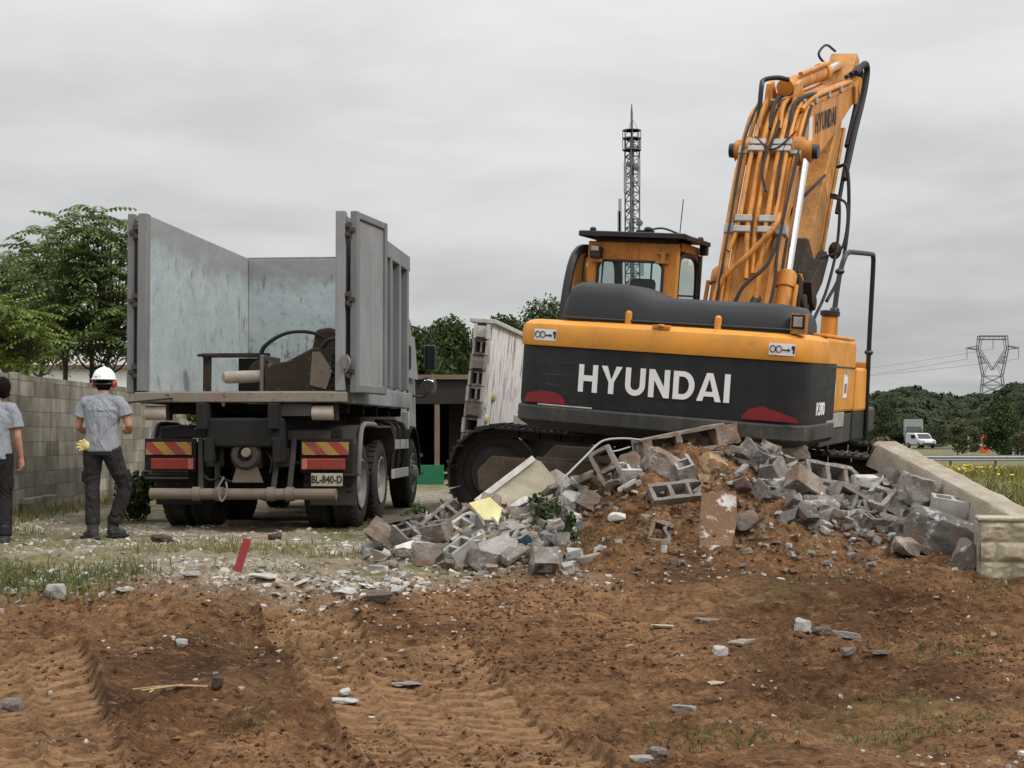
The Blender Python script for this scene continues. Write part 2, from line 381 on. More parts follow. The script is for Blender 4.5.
M['beam'] = stone('cast_beam', ((0.42, 0.36, 0.27), (0.56, 0.51, 0.42), (0.66, 0.63, 0.56)), 5, 0.8, (0.26, 0.18, 0.11), 0.7)
M['leaf_ail'] = leafmat('tree_of_heaven_leaf', ((0.04, 0.07, 0.018), (0.08, 0.125, 0.03), (0.13, 0.18, 0.05), (0.19, 0.23, 0.08)), trans=0.35)
M['leaf_yel'] = leafmat('yellowing_leaf', ((0.07, 0.12, 0.02), (0.13, 0.18, 0.03), (0.20, 0.22, 0.05)))
M['leaf_dark'] = leafmat('dark_oak_leaf', ((0.014, 0.030, 0.009), (0.032, 0.058, 0.014), (0.056, 0.090, 0.022), (0.085, 0.12, 0.03)), trans=0.2)
M['leaf_far'] = leafmat('far_pine_leaf', ((0.028, 0.038, 0.020), (0.042, 0.054, 0.028), (0.052, 0.062, 0.034)), spec=0.03, trans=0.0)
M['leaf_olive'] = leafmat('olive_shrub_leaf', ((0.05, 0.06, 0.025), (0.085, 0.09, 0.035), (0.11, 0.10, 0.045)), trans=0.1)
M['grass'] = leafmat('grass_blade', ((0.045, 0.075, 0.015), (0.09, 0.12, 0.03), (0.16, 0.16, 0.06), (0.24, 0.20, 0.10)))
M['drygrass'] = leafmat('dry_grass', ((0.16, 0.15, 0.06), (0.28, 0.23, 0.11), (0.11, 0.14, 0.04)))
M['field'] = leafmat('field_grass', ((0.07, 0.09, 0.02), (0.13, 0.13, 0.03), (0.22, 0.19, 0.05), (0.28, 0.24, 0.09)))
M['flower'] = leafmat('yellow_flower', ((0.55, 0.42, 0.02), (0.65, 0.55, 0.05)), trans=0.1)
M['bark'] = stone('bark', ((0.06, 0.05, 0.04), (0.11, 0.095, 0.075), (0.16, 0.14, 0.11)), 5, 0.8)
M['skin'] = plain('skin', (0.42, 0.22, 0.15), 0.55, 0, 0.1, 14)
M['hair'] = plain('dark_hair', (0.008, 0.006, 0.005), 0.9, 0, 0.4, 40, 0.1)
def cloth(name, col, fold=0.5, var=0.18):
    t = NT(name); a = t.noise(5, 4, 0.6, 0.6, sc=(1, 1, 0.7)); b = t.noise(220, 2, 0.5)
    c = t.mix(t.rng(a, 0.3, 0.7), tuple(x * (1 - var) for x in col), tuple(x * (1 + var) for x in col))
    t.bump(t.math('ADD', t.noise(7, 3, 0.5, 1.2, sc=(1, 1, 0.6)), t.math('MULTIPLY', b, 0.05)), fold, 0.10); return t, c
def shirt_mat(printed):
    t, c = cloth('grey_tshirt_print' if printed else 'grey_tshirt', (0.27, 0.285, 0.315), 0.8, 0.06)
    if printed:      # two worn lines of a print across the shoulder blades
        sp = t.n('ShaderNodeSeparateXYZ'); t.l(t.obj, sp.inputs[0])
        zz = t.math('ADD', sp.outputs['Z'], t.math('MULTIPLY', t.math('SUBTRACT', t.noise(9, 3), 0.5), 0.025))
        l1 = t.math('LESS_THAN', t.math('ABSOLUTE', t.math('SUBTRACT', zz, 1.335)), 0.006)
        l2 = t.math('MULTIPLY', t.math('LESS_THAN', t.math('ABSOLUTE', t.math('SUBTRACT', zz, 1.275)), 0.012), t.rng(t.noise(60, 2, 0.5, sc=(1, 0, 0.2)), 0.45, 0.55))
        inx = t.math('MULTIPLY', t.math('LESS_THAN', t.math('ABSOLUTE', sp.outputs['X']), 0.13), t.math('LESS_THAN', sp.outputs['Y'], 0.0))
        c = t.mix(t.math('MULTIPLY', t.math('MULTIPLY', t.math('MAXIMUM', l1, l2), inx), 0.55), c, (0.16, 0.17, 0.20))
    return t.fin(c, 0.9, 0, 0.2)
M['shirt'] = shirt_mat(False); M['shirtp'] = shirt_mat(True)
def cm(name, col, fold=0.6):
    t, c = cloth(name, col, fold); return t.fin(c, 0.9, 0, 0.15)
M['trousers'] = cm('charcoal_trousers', (0.034, 0.031, 0.032), 1.0); M['trousers2'] = cm('black_trousers', (0.022, 0.021, 0.022), 0.9)
M['boot'] = plain('dusty_boot', (0.035, 0.035, 0.032), 0.7, 0, 0.4)
M['helmet'] = plain('white_helmet', (0.82, 0.82, 0.82), 0.35, 0, 0.02)
M['muff'] = plain('red_ear_muff', (0.45, 0.03, 0.025), 0.4)
M['glove'] = plain('yellow_glove', (0.62, 0.50, 0.20), 0.8)
M['redpost'] = paint('red_post_paint', (0.24, 0.022, 0.03), 0.6, DUST, 0.35, 6)
M['darkwood'] = paint('dark_fascia', (0.024, 0.020, 0.017), 0.85, (0.06, 0.05, 0.04), 0.5, 2)
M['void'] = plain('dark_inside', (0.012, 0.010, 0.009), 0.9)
M['post'] = paint('brown_post', (0.17, 0.12, 0.085), 0.8, DUST, 0.4, 4)
M['green'] = plain('green_sheet', (0.01, 0.13, 0.055), 0.5, 0, 0.15, 3)
M['housewhite'] = plain('white_render', (0.70, 0.70, 0.69), 0.9, 0, 0.06, 1)
M['rooftile'] = plain('brown_roof', (0.16, 0.10, 0.075), 0.9, 0, 0.2, 3)
M['galv'] = plain('galvanised_lattice', (0.11, 0.115, 0.12), 0.6, 0.2, 0.2)
M['galv_lt'] = plain('pale_galvanised', (0.32, 0.33, 0.33), 0.6, 0.2, 0.1)
M['asphalt'] = stone('asphalt', ((0.045, 0.045, 0.046), (0.06, 0.06, 0.06), (0.08, 0.08, 0.08)), 0.8, 0.2)
M['carwhite'] = plain('white_car_paint', (0.55, 0.56, 0.57), 0.25, 0, 0.02)
M['orangeplastic'] = plain('orange_red_plastic', (0.50, 0.09, 0.03), 0.5)

# ------------------------------------------------------------------ excavator pose (needed by the ground under it)
def pose(yaw, roll, pitch):
    c, s = math.cos, math.sin
    Rz = Matrix(((c(yaw), s(yaw), 0), (-s(yaw), c(yaw), 0), (0, 0, 1)))
    Ry = Matrix(((c(roll), 0, s(roll)), (0, 1, 0), (-s(roll), 0, c(roll))))
    Rx = Matrix(((1, 0, 0), (0, c(pitch), -s(pitch)), (0, s(pitch), c(pitch))))
    return Rz @ Ry @ Rx
EX_R = pose(rad(22), rad(4.7), rad(1.7)); EX_T = Vector((2.44, 17.19, 0.485))

# ------------------------------------------------------------------ ground
_tab = NR.rand(256, 256)
def vnoise(x, y):
    xi = np.floor(x).astype(int); yi = np.floor(y).astype(int); fx = x - xi; fy = y - yi
    fx = fx * fx * fx * (fx * (fx * 6 - 15) + 10); fy = fy * fy * fy * (fy * (fy * 6 - 15) + 10)
    a = _tab[yi & 255, xi & 255]; b = _tab[yi & 255, (xi + 1) & 255]; c = _tab[(yi + 1) & 255, xi & 255]; d = _tab[(yi + 1) & 255, (xi + 1) & 255]
    return (a * (1 - fx) + b * fx) * (1 - fy) + (c * (1 - fx) + d * fx) * fy - 0.5
def fbm(x, y, f, o=4, g=0.5, ox=0.0):
    s = 0.0; a = 1.0
    for i in range(o):
        s = s + a * vnoise(x * f + 13.7 * i + ox, y * f + 7.3 * i + ox * 1.7); f *= 2.03; a *= g
    return s
def sstep(a, b, x):
    t = np.clip((x - a) / (b - a), 0, 1); return t * t * (3 - 2 * t)
# crest of the soil heap along x
CX = np.array([-1.25, -0.85, -0.4, 0.3, 0.65, 1.0, 1.5, 2.1, 2.6, 3.2, 3.9, 4.5, 5.2]); CH = np.array([0, .18, .34, .44, .58, .80, .93, .86, .66, .56, .44, .26, 0])
def base_h(x, y):
    rise = 0.5 * sstep(8.9, 12.3, y + 0.35 * fbm(x, y * 0, 0.35, 2, ox=3))
    far = -0.6 * sstep(36, 62, y) * (0.35 + 0.65 * sstep(-4, 6, x))
    ch = np.interp(x, CX, CH)
    prof = sstep(11.75, 13.75, y + 0.25 * fbm(x, y, 0.9, 2, ox=9)) * (1 - sstep(14.1, 15.25, y))
    h = rise + far + ch * prof - 0.065 * sstep(-6.0, -4.8, x) * (1 - sstep(-1.6, -0.6, x)) * sstep(15.8, 17.2, y) * (1 - sstep(24, 26, y))
    # the machine has settled into the ground under it
    dx = x - EX_T.x; dy = y - EX_T.y
    plane = EX_T.z - 0.08 * dx + 0.02 * dy - 0.02
    wgt = (1 - sstep(2.4, 3.6, abs(dx))) * (1 - sstep(1.6, 2.2, abs(dy)))
    h = h * (1 - wgt) + plane * wgt
    return h
def seg(x, y, a, b):
    ax, ay = a; bx, by = b; L = math.hypot(bx - ax, by - ay); ux, uy = (bx - ax) / L, (by - ay) / L
    s = (x - ax) * ux + (y - ay) * uy; t = (x - ax) * -uy + (y - ay) * ux
    return s, t, L
def gpix(px, py):
    """where the pixel's ray meets the smooth ground (before treads and clods)"""
    lo = None
    for i in range(1200):
        D = 6.0 + i * 0.05; p = at(px, py, D)
        if p.z <= float(base_h(np.float64(p.x), np.float64(p.y))): return (p.x, p.y)
    return (p.x, p.y)
TREADS = [  # two pixel points, width, lug pitch, depth, kind
    ((38, 646), (74, 800), 0.52, 0.20, 0.12), ((-14, 650), (-6, 790), 0.40, 0.20, 0.09),
    ((278, 604), (356, 712), 0.34, 0.20, 0.13), ((322, 608), (452, 800), 0.46, 0.19, 0.11),
    ((398, 640), (506, 810), 0.46, 0.19, 0.11), ((440, 640), (590, 800), 0.40, 0.19, 0.08)]
TREADS = [(gpix(*a), gpix(*b), w_, l_, d_) for a, b, w_, l_, d_ in TREADS]
RIDGES = [((105, 690), (275, 612), 0.16, 0.13), ((130, 735), (330, 640), 0.22, 0.10), ((0, 640), (180, 618), 0.3, 0.10), ((190, 760), (330, 700), 0.2, 0.06),
          ((360, 606), (480, 588), 0.13, 0.07), ((300, 590), (420, 600), 0.25, 0.05), ((600, 690), (760, 700), 0.3, 0.03), ((140, 625), (250, 600), 0.25, 0.08),
          ((700, 590), (900, 598), 0.25, 0.07), ((880, 600), (1010, 606), 0.2, 0.06)]
RIDGES = [(gpix(*a), gpix(*b), w_, h_) for a, b, w_, h_ in RIDGES]

def axis_pts(lo, hi, step, far_lo, far_hi, g=1.16):
    mid = list(np.arange(lo, hi + 1e-6, step)); a = []; v = lo; s = step
    while v > far_lo: s *= g; v -= s; a.append(v)
    b = []; v = hi; s = step
    while v < far_hi: s *= g; v += s; b.append(v)
    return np.array(a[::-1] + mid + b)
GX = axis_pts(-5.4, 6.0, 0.0165, -1800, 1800); GY = axis_pts(6.8, 15.6, 0.0175, -60, 3500)
X, Y = np.meshgrid(GX, GY)
near = sstep(-8, -5.4, X) * (1 - sstep(6.2, 9, X)) * sstep(5, 6.6, Y) * (1 - sstep(16, 21, Y))
Zs = base_h(X, Y)
dirt = 1 - sstep(11.2, 12.4, Y + 0.8 * fbm(X, Y, 0.7, 3, ox=21) + 0.55 * sstep(1.0, -3.5, X) - 1.2 * sstep(3.0, 5.5, X))   # scraped red soil in front
dirt = np.maximum(dirt, np.interp(X, CX, CH) * 3 * sstep(0.1, 0.7, X) * sstep(11.4, 12.4, Y) * (1 - sstep(15, 16, Y))); dirt = np.maximum(dirt, sstep(0.2, 0.9, X) * (1 - sstep(14.8, 16.2, Y)) * (1 - sstep(5.2, 7, X))); dirt = np.clip(dirt, 0, 1)
Z = Zs.copy()
Z += near * (0.10 * fbm(X, Y, 0.8, 3, ox=5) * (0.4 + 0.6 * dirt) + 0.05 * fbm(X, Y, 2.3, 3, ox=15) * (0.4 + 0.6 * dirt))
wid = sstep(-0.5, 1.5, X) * dirt
Z += near * wid * 0.045 * fbm(X * 0.35 + 0.12 * Y, Y * 2.6, 1.6, 3, ox=31)        # blade scrapes run across
crumble = 0.5 + 0.9 * sstep(-0.15, 0.25, fbm(X, Y, 0.9, 2, ox=45))
Z += near * crumble * (0.042 * fbm(X * 0.75, Y, 6.5, 3, 0.6, ox=41) + 0.030 * np.clip(fbm(X, Y, 15, 2, 0.6, ox=51), -0.04, 1) - 0.034 * np.abs(fbm(X * 0.8, Y, 4.2, 3, 0.6, ox=55)) + 0.026 * np.clip(fbm(X, Y, 26, 2, 0.6, ox=57), -0.02, 1) * dirt)
heap = np.clip(np.interp(X, CX, CH) * sstep(11.7, 12.3, Y) * (1 - sstep(15, 15.6, Y)), 0, 1)
Z += near * heap * (0.16 * fbm(X, Y, 2.6, 4, 0.6, ox=61) + 0.06 * np.abs(fbm(X, Y, 8, 3, 0.6, ox=71)))
pack = np.zeros_like(Z)
for a, b, w_, h_ in RIDGES:
    s, t, L = seg(X, Y, a, b); t = t + 0.12 * fbm(X, Y, 1.7, 2, ox=81)
    Z += h_ * np.exp(-(t / w_) ** 2) * sstep(-0.3, 0.25, s) * (1 - sstep(L - 0.25, L + 0.3, s)) * (0.8 + 0.9 * fbm(X, Y, 2.2, 2, ox=83))
for a, b, w_, l_, d_ in TREADS:
    s, t, L = seg(X, Y, a, b); t = t + 0.05 * fbm(X, Y, 0.9, 1, ox=91); u = t / (w_ / 2)
    ins = sstep(1.12, 0.92, np.abs(u)) * sstep(-0.2, 0.3, s) * (1 - sstep(L - 0.3, L + 0.1, s)) * (0.55 + 0.55 * sstep(-0.3, 0.1, fbm(X, Y, 0.9, 2, ox=93)))
    ph = (s + 0.38 * np.abs(t) + (u > 0) * l_ * 0.5) / l_; fr = ph - np.floor(ph)
    lug = sstep(0.0, 0.05, fr) * (1 - sstep(0.32, 0.37, fr)) * sstep(0.0, 0.12, np.abs(u))
    base = Z - ins * 0.92 * (Z - Zs - 0.10 * near * fbm(X, Y, 0.8, 3, ox=5))
    Z = base - ins * d_ * (0.12 + 1.0 * lug) + 0.35 * d_ * np.exp(-((np.abs(u) - 1.15) / 0.14) ** 2) * sstep(0, 0.4, s) * (1 - sstep(L - 0.5, L, s))
    pack = np.maximum(pack, ins)
Z += (1 - near) * 0.10 * fbm(X, Y, 0.13, 2, ox=3) * sstep(18, 40, Y)
gn = fbm(X, Y, 0.8, 4, 0.6, ox=101)
zone = sstep(12.9, 11.9, Y) * sstep(10.9, 11.5, Y) * sstep(-2.6, -3.3, X)                    # grass bank at the left edge of the soil
grass = np.clip(zone * 1.0 + (1 - dirt) * sstep(-0.02, 0.3, gn) * 0.9, 0, 1)
grass = np.maximum(grass, sstep(17, 24, Y) * sstep(3.5, 5.5, X)); grass = np.maximum(grass, sstep(38, 50, Y))
grass = np.maximum(grass, (1 - sstep(0.0, 0.55, np.abs(X + 6.1))) * sstep(13, 14, Y) * 0.9)
grass = np.maximum(grass, dirt * sstep(0.22, 0.45, fbm(X, Y, 1.1, 3, ox=111)) * sstep(1.2, 2.4, X) * (1 - sstep(11.6, 12.0, Y)) * 0.7)
edge = np.exp(-((Y + 0.8 * fbm(X, Y, 0.7, 3, ox=21) + 0.55 * sstep(1.0, -3.5, X) - 12.0) / 0.45) ** 2) * sstep(1.0, -0.2, X)    # white crumbs along the edge
gravel = np.clip((1 - dirt) * sstep(-0.25, 0.25, fbm(X, Y, 1.3, 3, ox=121)) * (1 - sstep(28, 36, Y)) + edge * 0.9, 0, 1)
wet = np.clip(0.6 * sstep(0.15, 0.45, fbm(X * 0.6, Y, 0.8, 3, ox=131)) * dirt, 0, 1)
for (px, py, rx, ry) in ((215, 675, 0.95, 0.8), (270, 660, 0.5, 0.5), (100, 715, 0.5, 0.6)):
    gx, gy = gpix(px, py); wet = np.maximum(wet, np.exp(-((X - gx) / rx) ** 2 - ((Y - gy) / ry) ** 2) * dirt)
ny, nx = X.shape
co = np.stack([X, Y, Z], -1).reshape(-1, 3).astype(np.float32)
idx = np.arange(ny * nx).reshape(ny, nx)
q = np.stack([idx[:-1, :-1], idx[:-1, 1:], idx[1:, 1:], idx[1:, :-1]], -1).reshape(-1, 4)
def np_mesh(name, co, q):
    k = q.shape[1]; me = bpy.data.meshes.new(name); me.vertices.add(len(co)); me.vertices.foreach_set('co', np.ascontiguousarray(co, np.float32).ravel())
    me.loops.add(q.size); me.loops.foreach_set('vertex_index', np.ascontiguousarray(q, np.int32).ravel())
    me.polygons.add(len(q)); me.polygons.foreach_set('loop_start', np.arange(0, q.size, k, dtype=np.int32)); me.polygons.foreach_set('loop_total', np.full(len(q), k, np.int32))
    me.update(calc_edges=True); return me
gme = np_mesh('ground', co, q); gme.shade_smooth()
for nm, arr in (('dirt', dirt), ('grass', grass), ('gravel', gravel), ('wet', wet), ('pack', pack)):
    at_ = gme.attributes.new(nm, 'FLOAT', 'POINT'); at_.data.foreach_set('value', arr.astype(np.float32).ravel())
def ground_mat():
    t = NT('ground'); P = t.obj
    def A(n):
        a = t.n('ShaderNodeAttribute'); a.attribute_name = n; return a.outputs['Fac']
    big = t.noise(0.55, 5, 0.6); mid = t.noise(3.2, 6, 0.65); fine = t.noise(24, 5, 0.7); vf = t.noise(90, 3, 0.7)
    st = t.noise(2.2, 5, 0.65, 0.3, sc=(0.28, 1.5, 1))
    soil = t.mix(t.rng(t.math('ADD', t.math('MULTIPLY', mid, 0.55), t.math('MULTIPLY', st, 0.45)), 0.36, 0.62), (0.082, 0.038, 0.0165), (0.200, 0.101, 0.046))
    soil = t.mix(t.rng(big, 0.42, 0.64, 0, 0.8), soil, (0.285, 0.156, 0.076))
    soil = t.mix(t.math('MULTIPLY', A('wet'), t.rng(mid, 0.25, 0.6, 0.65, 1.0)), soil, (0.044, 0.0205, 0.0095))
    soil = t.mix(t.math('MULTIPLY', A('pack'), t.rng(mid, 0.3, 0.65, 0.25, 0.85)), soil, (0.33, 0.19, 0.097))
    soil = t.mul(soil, t.rng(fine, 0.3, 0.7, 0.5, 1.4)); soil = t.mul(soil, t.rng(t.noise(9, 5, 0.7, 0.4), 0.3, 0.7, 0.7, 1.25))
    soil = t.mix(t.rng(t.noise(46, 4, 0.7, off=(2, 5, 1)), 0.57, 0.66, 0, 0.55), soil, (0.034, 0.018, 0.009)); soil = t.mix(t.rng(t.noise(38, 4, 0.7, off=(8, 1, 3)), 0.60, 0.68, 0, 0.3), soil, (0.36, 0.26, 0.16))
    soil = t.mix(t.rng(t.noise(11, 5, 0.7, 0.5, sc=(0.55, 1.2, 1), off=(3, 3, 7)), 0.52, 0.63, 0, 0.72), soil, (0.034, 0.0155, 0.0075)); soil = t.mix(t.rng(t.noise(8, 5, 0.72, 0.5, sc=(0.5, 1.3, 1), off=(9, 4, 2)), 0.56, 0.66, 0, 0.6), soil, (0.34, 0.195, 0.098)); soil = t.mix(t.math('MULTIPLY', A('pack'), 0.25), soil, (0.31, 0.178, 0.09))
    yard = t.mix(t.rng(mid, 0.35, 0.65), (0.20, 0.155, 0.105), (0.31, 0.255, 0.185))
    yard = t.mix(t.math('MULTIPLY', A('gravel'), t.rng(fine, 0.47, 0.6, 0, 0.75)), yard, (0.46, 0.43, 0.38))
    yard = t.mix(t.rng(t.noise(11, 4, 0.7, off=(4, 4, 4)), 0.54, 0.64, 0, 0.75), yard, (0.085, 0.06, 0.04))
    c = t.mix(A('dirt'), yard, soil)
    gcol = t.mix(t.rng(mid, 0.35, 0.65), (0.055, 0.075, 0.02), (0.15, 0.155, 0.045))
    c = t.mix(t.math('MULTIPLY', t.math('MULTIPLY', A('grass'), t.math('SUBTRACT', 1.0, t.math('MULTIPLY', A('dirt'), 0.55))), t.rng(t.noise(8, 4, 0.7, off=(1, 7, 3)), 0.38, 0.58, 0.1, 0.95)), c, gcol)
    c = t.mix(t.math('MULTIPLY', t.rng(vf, 0.64, 0.70, 0, 0.7), t.rng(mid, 0.45, 0.6)), c, (0.42, 0.37, 0.30))
    h = t.math('ADD', t.math('ADD', t.math('MULTIPLY', mid, 0.8), t.math('MULTIPLY', fine, 0.5)), t.math('MULTIPLY', vf, 0.25))
    t.bump(h, 1.0, 0.06); return t.fin(c, 0.95, 0, 0.15)
gme.materials.append(ground_mat())
ground = bpy.data.objects.new('ground', gme); COL.objects.link(ground); ground['kind'] = 'structure'
def gz(x, y):
    """height of the finished ground sheet"""
    i = min(max(int(np.searchsorted(GX, x)) - 1, 0), nx - 2); j = min(max(int(np.searchsorted(GY, y)) - 1, 0), ny - 2)
    fx = (x - GX[i]) / (GX[i + 1] - GX[i]); fy = (y - GY[j]) / (GY[j + 1] - GY[j])
    return float((Z[j, i] * (1 - fx) + Z[j, i + 1] * fx) * (1 - fy) + (Z[j + 1, i] * (1 - fx) + Z[j + 1, i + 1] * fx) * fy)
def gv(xs, ys): return np.array([gz(a, b) for a, b in zip(xs, ys)])
def G(px, py, lo=6.0):
    """where the pixel's ray meets the finished ground"""
    D = lo
    while D < 120:
        p = at(px, py, D)
        if p.z <= gz(p.x, p.y): break
        D += 0.02 if D < 20 else 0.2
    return at(px, py, D)

# ------------------------------------------------------------------ scattered stuff: crumbs of rubble, soil clods, grass
def blob_field(name, xs, ys, sizes, mat, flat=0.6, sink=0.25, seed=1, chip=True):
    """many small angular stones as one heap of stuff"""
    r = np.random.RandomState(seed); n = len(xs)
    base = np.array([(1, 0, 0), (-1, 0, 0), (0, 1, 0), (0, -1, 0), (0, 0, 1), (0, 0, -1), ], float)
    tri = np.array([(0, 2, 4), (2, 1, 4), (1, 3, 4), (3, 0, 4), (2, 0, 5), (1, 2, 5), (3, 1, 5), (0, 3, 5)])
    # subdivide once for rounder, still angular, stones
    ed = {}; vs = base.tolist(); tr = []
    def midp(a, b):
        k = (min(a, b), max(a, b))
        if k not in ed:
            m_ = (np.array(vs[a]) + np.array(vs[b])) / 2; m_ = m_ / np.linalg.norm(m_) ** 0.5; vs.append(m_.tolist()); ed[k] = len(vs) - 1
        return ed[k]
    for a, b, c in tri:
        ab, bc, ca = midp(a, b), midp(b, c), midp(c, a); tr += [(a, ab, ca), (ab, b, bc), (ca, bc, c), (ab, bc, ca)]
    B = np.array(vs); T = np.array(tr); k = len(B)
    if chip:      # splintered chips: skewed six-sided pieces
        B = np.array([(x_, y_, z_) for z_ in (-.75, .75) for y_ in (-.8, .8) for x_ in (-.8, .8)]); T = np.array([(0, 2, 3), (0, 3, 1), (4, 5, 7), (4, 7, 6), (0, 1, 5), (0, 5, 4), (1, 3, 7), (1, 7, 5), (3, 2, 6), (3, 6, 7), (2, 0, 4), (2, 4, 6)]); k = 8
    V = B[None] * (1 + 0.5 * (r.rand(n, k, 1) - 0.5)) + (0.75 if chip else 0.34) * (r.rand(n, k, 3) - 0.5)
    V = V * np.stack([r.uniform(0.6, 1.3, n), r.uniform(0.6, 1.3, n), r.uniform(0.45, 1.0, n) * flat / 0.6], -1)[:, None]
    tx = r.uniform(-0.5, 0.5, n); a = r.uniform(0, 6.28, n)
    y2 = V[..., 1] * np.cos(tx)[:, None] - V[..., 2] * np.sin(tx)[:, None]; z2 = V[..., 1] * np.sin(tx)[:, None] + V[..., 2] * np.cos(tx)[:, None]
    x3 = V[..., 0] * np.cos(a)[:, None] - y2 * np.sin(a)[:, None]; y3 = V[..., 0] * np.sin(a)[:, None] + y2 * np.cos(a)[:, None]
    s = sizes[:, None] / 2; zs = gv(xs, ys)
    P = np.stack([x3 * s + xs[:, None], y3 * s + ys[:, None], z2 * s + (zs + sizes * (0.5 - sink) * flat)[:, None]], -1).reshape(-1, 3)
    F = (T[None] + (np.arange(n) * k)[:, None, None]).reshape(-1, 3)
    o = link(name, np_mesh(name, P, F), mat, None, 0); o['kind'] = 'stuff'; return o
def stonemat(name, cols):
    t = NT(name); g = t.n('ShaderNodeNewGeometry'); cr = t.n('ShaderNodeValToRGB'); e = cr.color_ramp.elements
    e[0].color = (*cols[0], 1); e[1].color = (*cols[-1], 1)
    for i, c in enumerate(cols[1:-1]): x = e.new((i + 1) / (len(cols) - 1)); x.color = (*c, 1)
    t.l(g.outputs['Random Per Island'], cr.inputs[0]); n = t.noise(30, 4, 0.65)
    c = t.mul(cr.outputs[0], t.rng(n, 0.25, 0.75, 0.7, 1.25)); t.bump(n, 0.5, 0.01); return t.fin(c, 0.95, 0, 0.2)
M['crumb'] = stonemat('rubble_crumb', ((0.20, 0.16, 0.12), (0.30, 0.28, 0.25), (0.38, 0.37, 0.35), (0.50, 0.48, 0.44), (0.34, 0.25, 0.17), (0.58, 0.56, 0.52)))
M['clod'] = stonemat('soil_clod', ((0.045, 0.021, 0.010), (0.092, 0.044, 0.020), (0.14, 0.07, 0.032), (0.19, 0.098, 0.046)))
M['heapcrumb'] = stonemat('heap_crumb', ((0.08, 0.042, 0.022), (0.14, 0.08, 0.045), (0.20, 0.16, 0.12), (0.13, 0.07, 0.036), (0.28, 0.26, 0.23), (0.40, 0.38, 0.35)))
def pick(n, fn, xr, yr, seed):
    r = np.random.RandomState(seed); xs = []; ys = []
    while len(xs) < n:
        x = r.uniform(*xr, 4000); y = r.uniform(*yr, 4000); k = r.rand(4000) < fn(x, y); xs += x[k].tolist(); ys += y[k].tolist()
    return np.array(xs[:n]), np.array(ys[:n])
def fieldval(A):
    def f(x, y):
        i = np.clip(np.searchsorted(GX, x) - 1, 0, nx - 2); j = np.clip(np.searchsorted(GY, y) - 1, 0, ny - 2); return A[j, i]
    return f
f_gravel, f_dirt, f_grass = fieldval(gravel), fieldval(dirt), fieldval(grass)
f_edge = fieldval(edge); f_heap = fieldval(heap)
r = np.random.RandomState(3)
xs, ys = pick(5200, lambda x, y: f_gravel(x, y) * 0.5 + 0.05, (-6.2, 4.5), (11.2, 18.5), 31)
blob_field('yard_gravel', xs, ys, 0.015 + 0.045 * r.rand(len(xs)) ** 3, M['crumb'], 0.5, 0.3, 5)
xs, ys = pick(1900, lambda x, y: f_edge(x, y) * np.clip(.3 + 1.5 * fbm(x, y, 1.1, 2, ox=145), 0.03, 1), (-5.4, 0.8), (10.8, 13.2), 32)
blob_field('white_crumbs', xs, ys, 0.012 + 0.075 * r.rand(len(xs)) ** 4, M['crumb'], 0.4, 0.3, 6)
xs, ys = pick(1000, lambda x, y: f_dirt(x, y) * np.clip(-0.05 + 1.3 * fbm(x, y, 1.3, 3, ox=140), 0.02, 1) ** 1.5, (-4.5, 5.5), (6.9, 12.6), 33)
blob_field('loose_crumbs', xs, ys, 0.006 + 0.032 * r.rand(len(xs)) ** 4, M['crumb'], 0.6, 0.3, 7)
xs, ys = pick(15000, lambda x, y: f_dirt(x, y) * np.clip(0.25 + 1.2 * fbm(x, y, 0.7, 3, ox=150), 0.03, 1), (-4.6, 5.8), (6.9, 15.2), 34)
blob_field('soil_clods', xs, ys, 0.010 + 0.034 * r.rand(len(xs)) ** 3, M['clod'], 0.6, 0.3, 8, False)
xs, ys = pick(2600, lambda x, y: f_heap(x, y) * np.clip(0.5 + fbm(x, y, 1.5, 2, ox=160), 0.05, 1), (-0.6, 5.2), (11.7, 14.6), 35)
blob_field('heap_crumbs', xs, ys, 0.012 + 0.06 * r.rand(len(xs)) ** 3, M['heapcrumb'], 0.6, 0.3, 9)

f_rub = lambda x, y: np.clip(((x > -1.25) & (x < 0.55)) * (1 - abs(y - 13.0) / 1.25) + ((x > 2.3) & (x < 4.7)) * (1 - abs(y - 13.2) / 0.8) * 0.7, 0, 1) * np.clip(0.55 + 1.2 * fbm(x, y, 1.6, 2, ox=165), 0.1, 1)
M['rubblebit'] = stonemat('grey_rubble_bit', ((0.16, 0.155, 0.15), (0.24, 0.235, 0.225), (0.31, 0.30, 0.29), (0.40, 0.39, 0.37), (0.22, 0.17, 0.125), (0.50, 0.48, 0.45)))
xs, ys = pick(2200, f_rub, (-1.3, 4.8), (11.8, 14.3), 42)
blob_field('small_rubble', xs, ys, 0.018 + 0.13 * r.rand(len(xs)) ** 3.5, M['rubblebit'], 0.6, 0.2, 11)

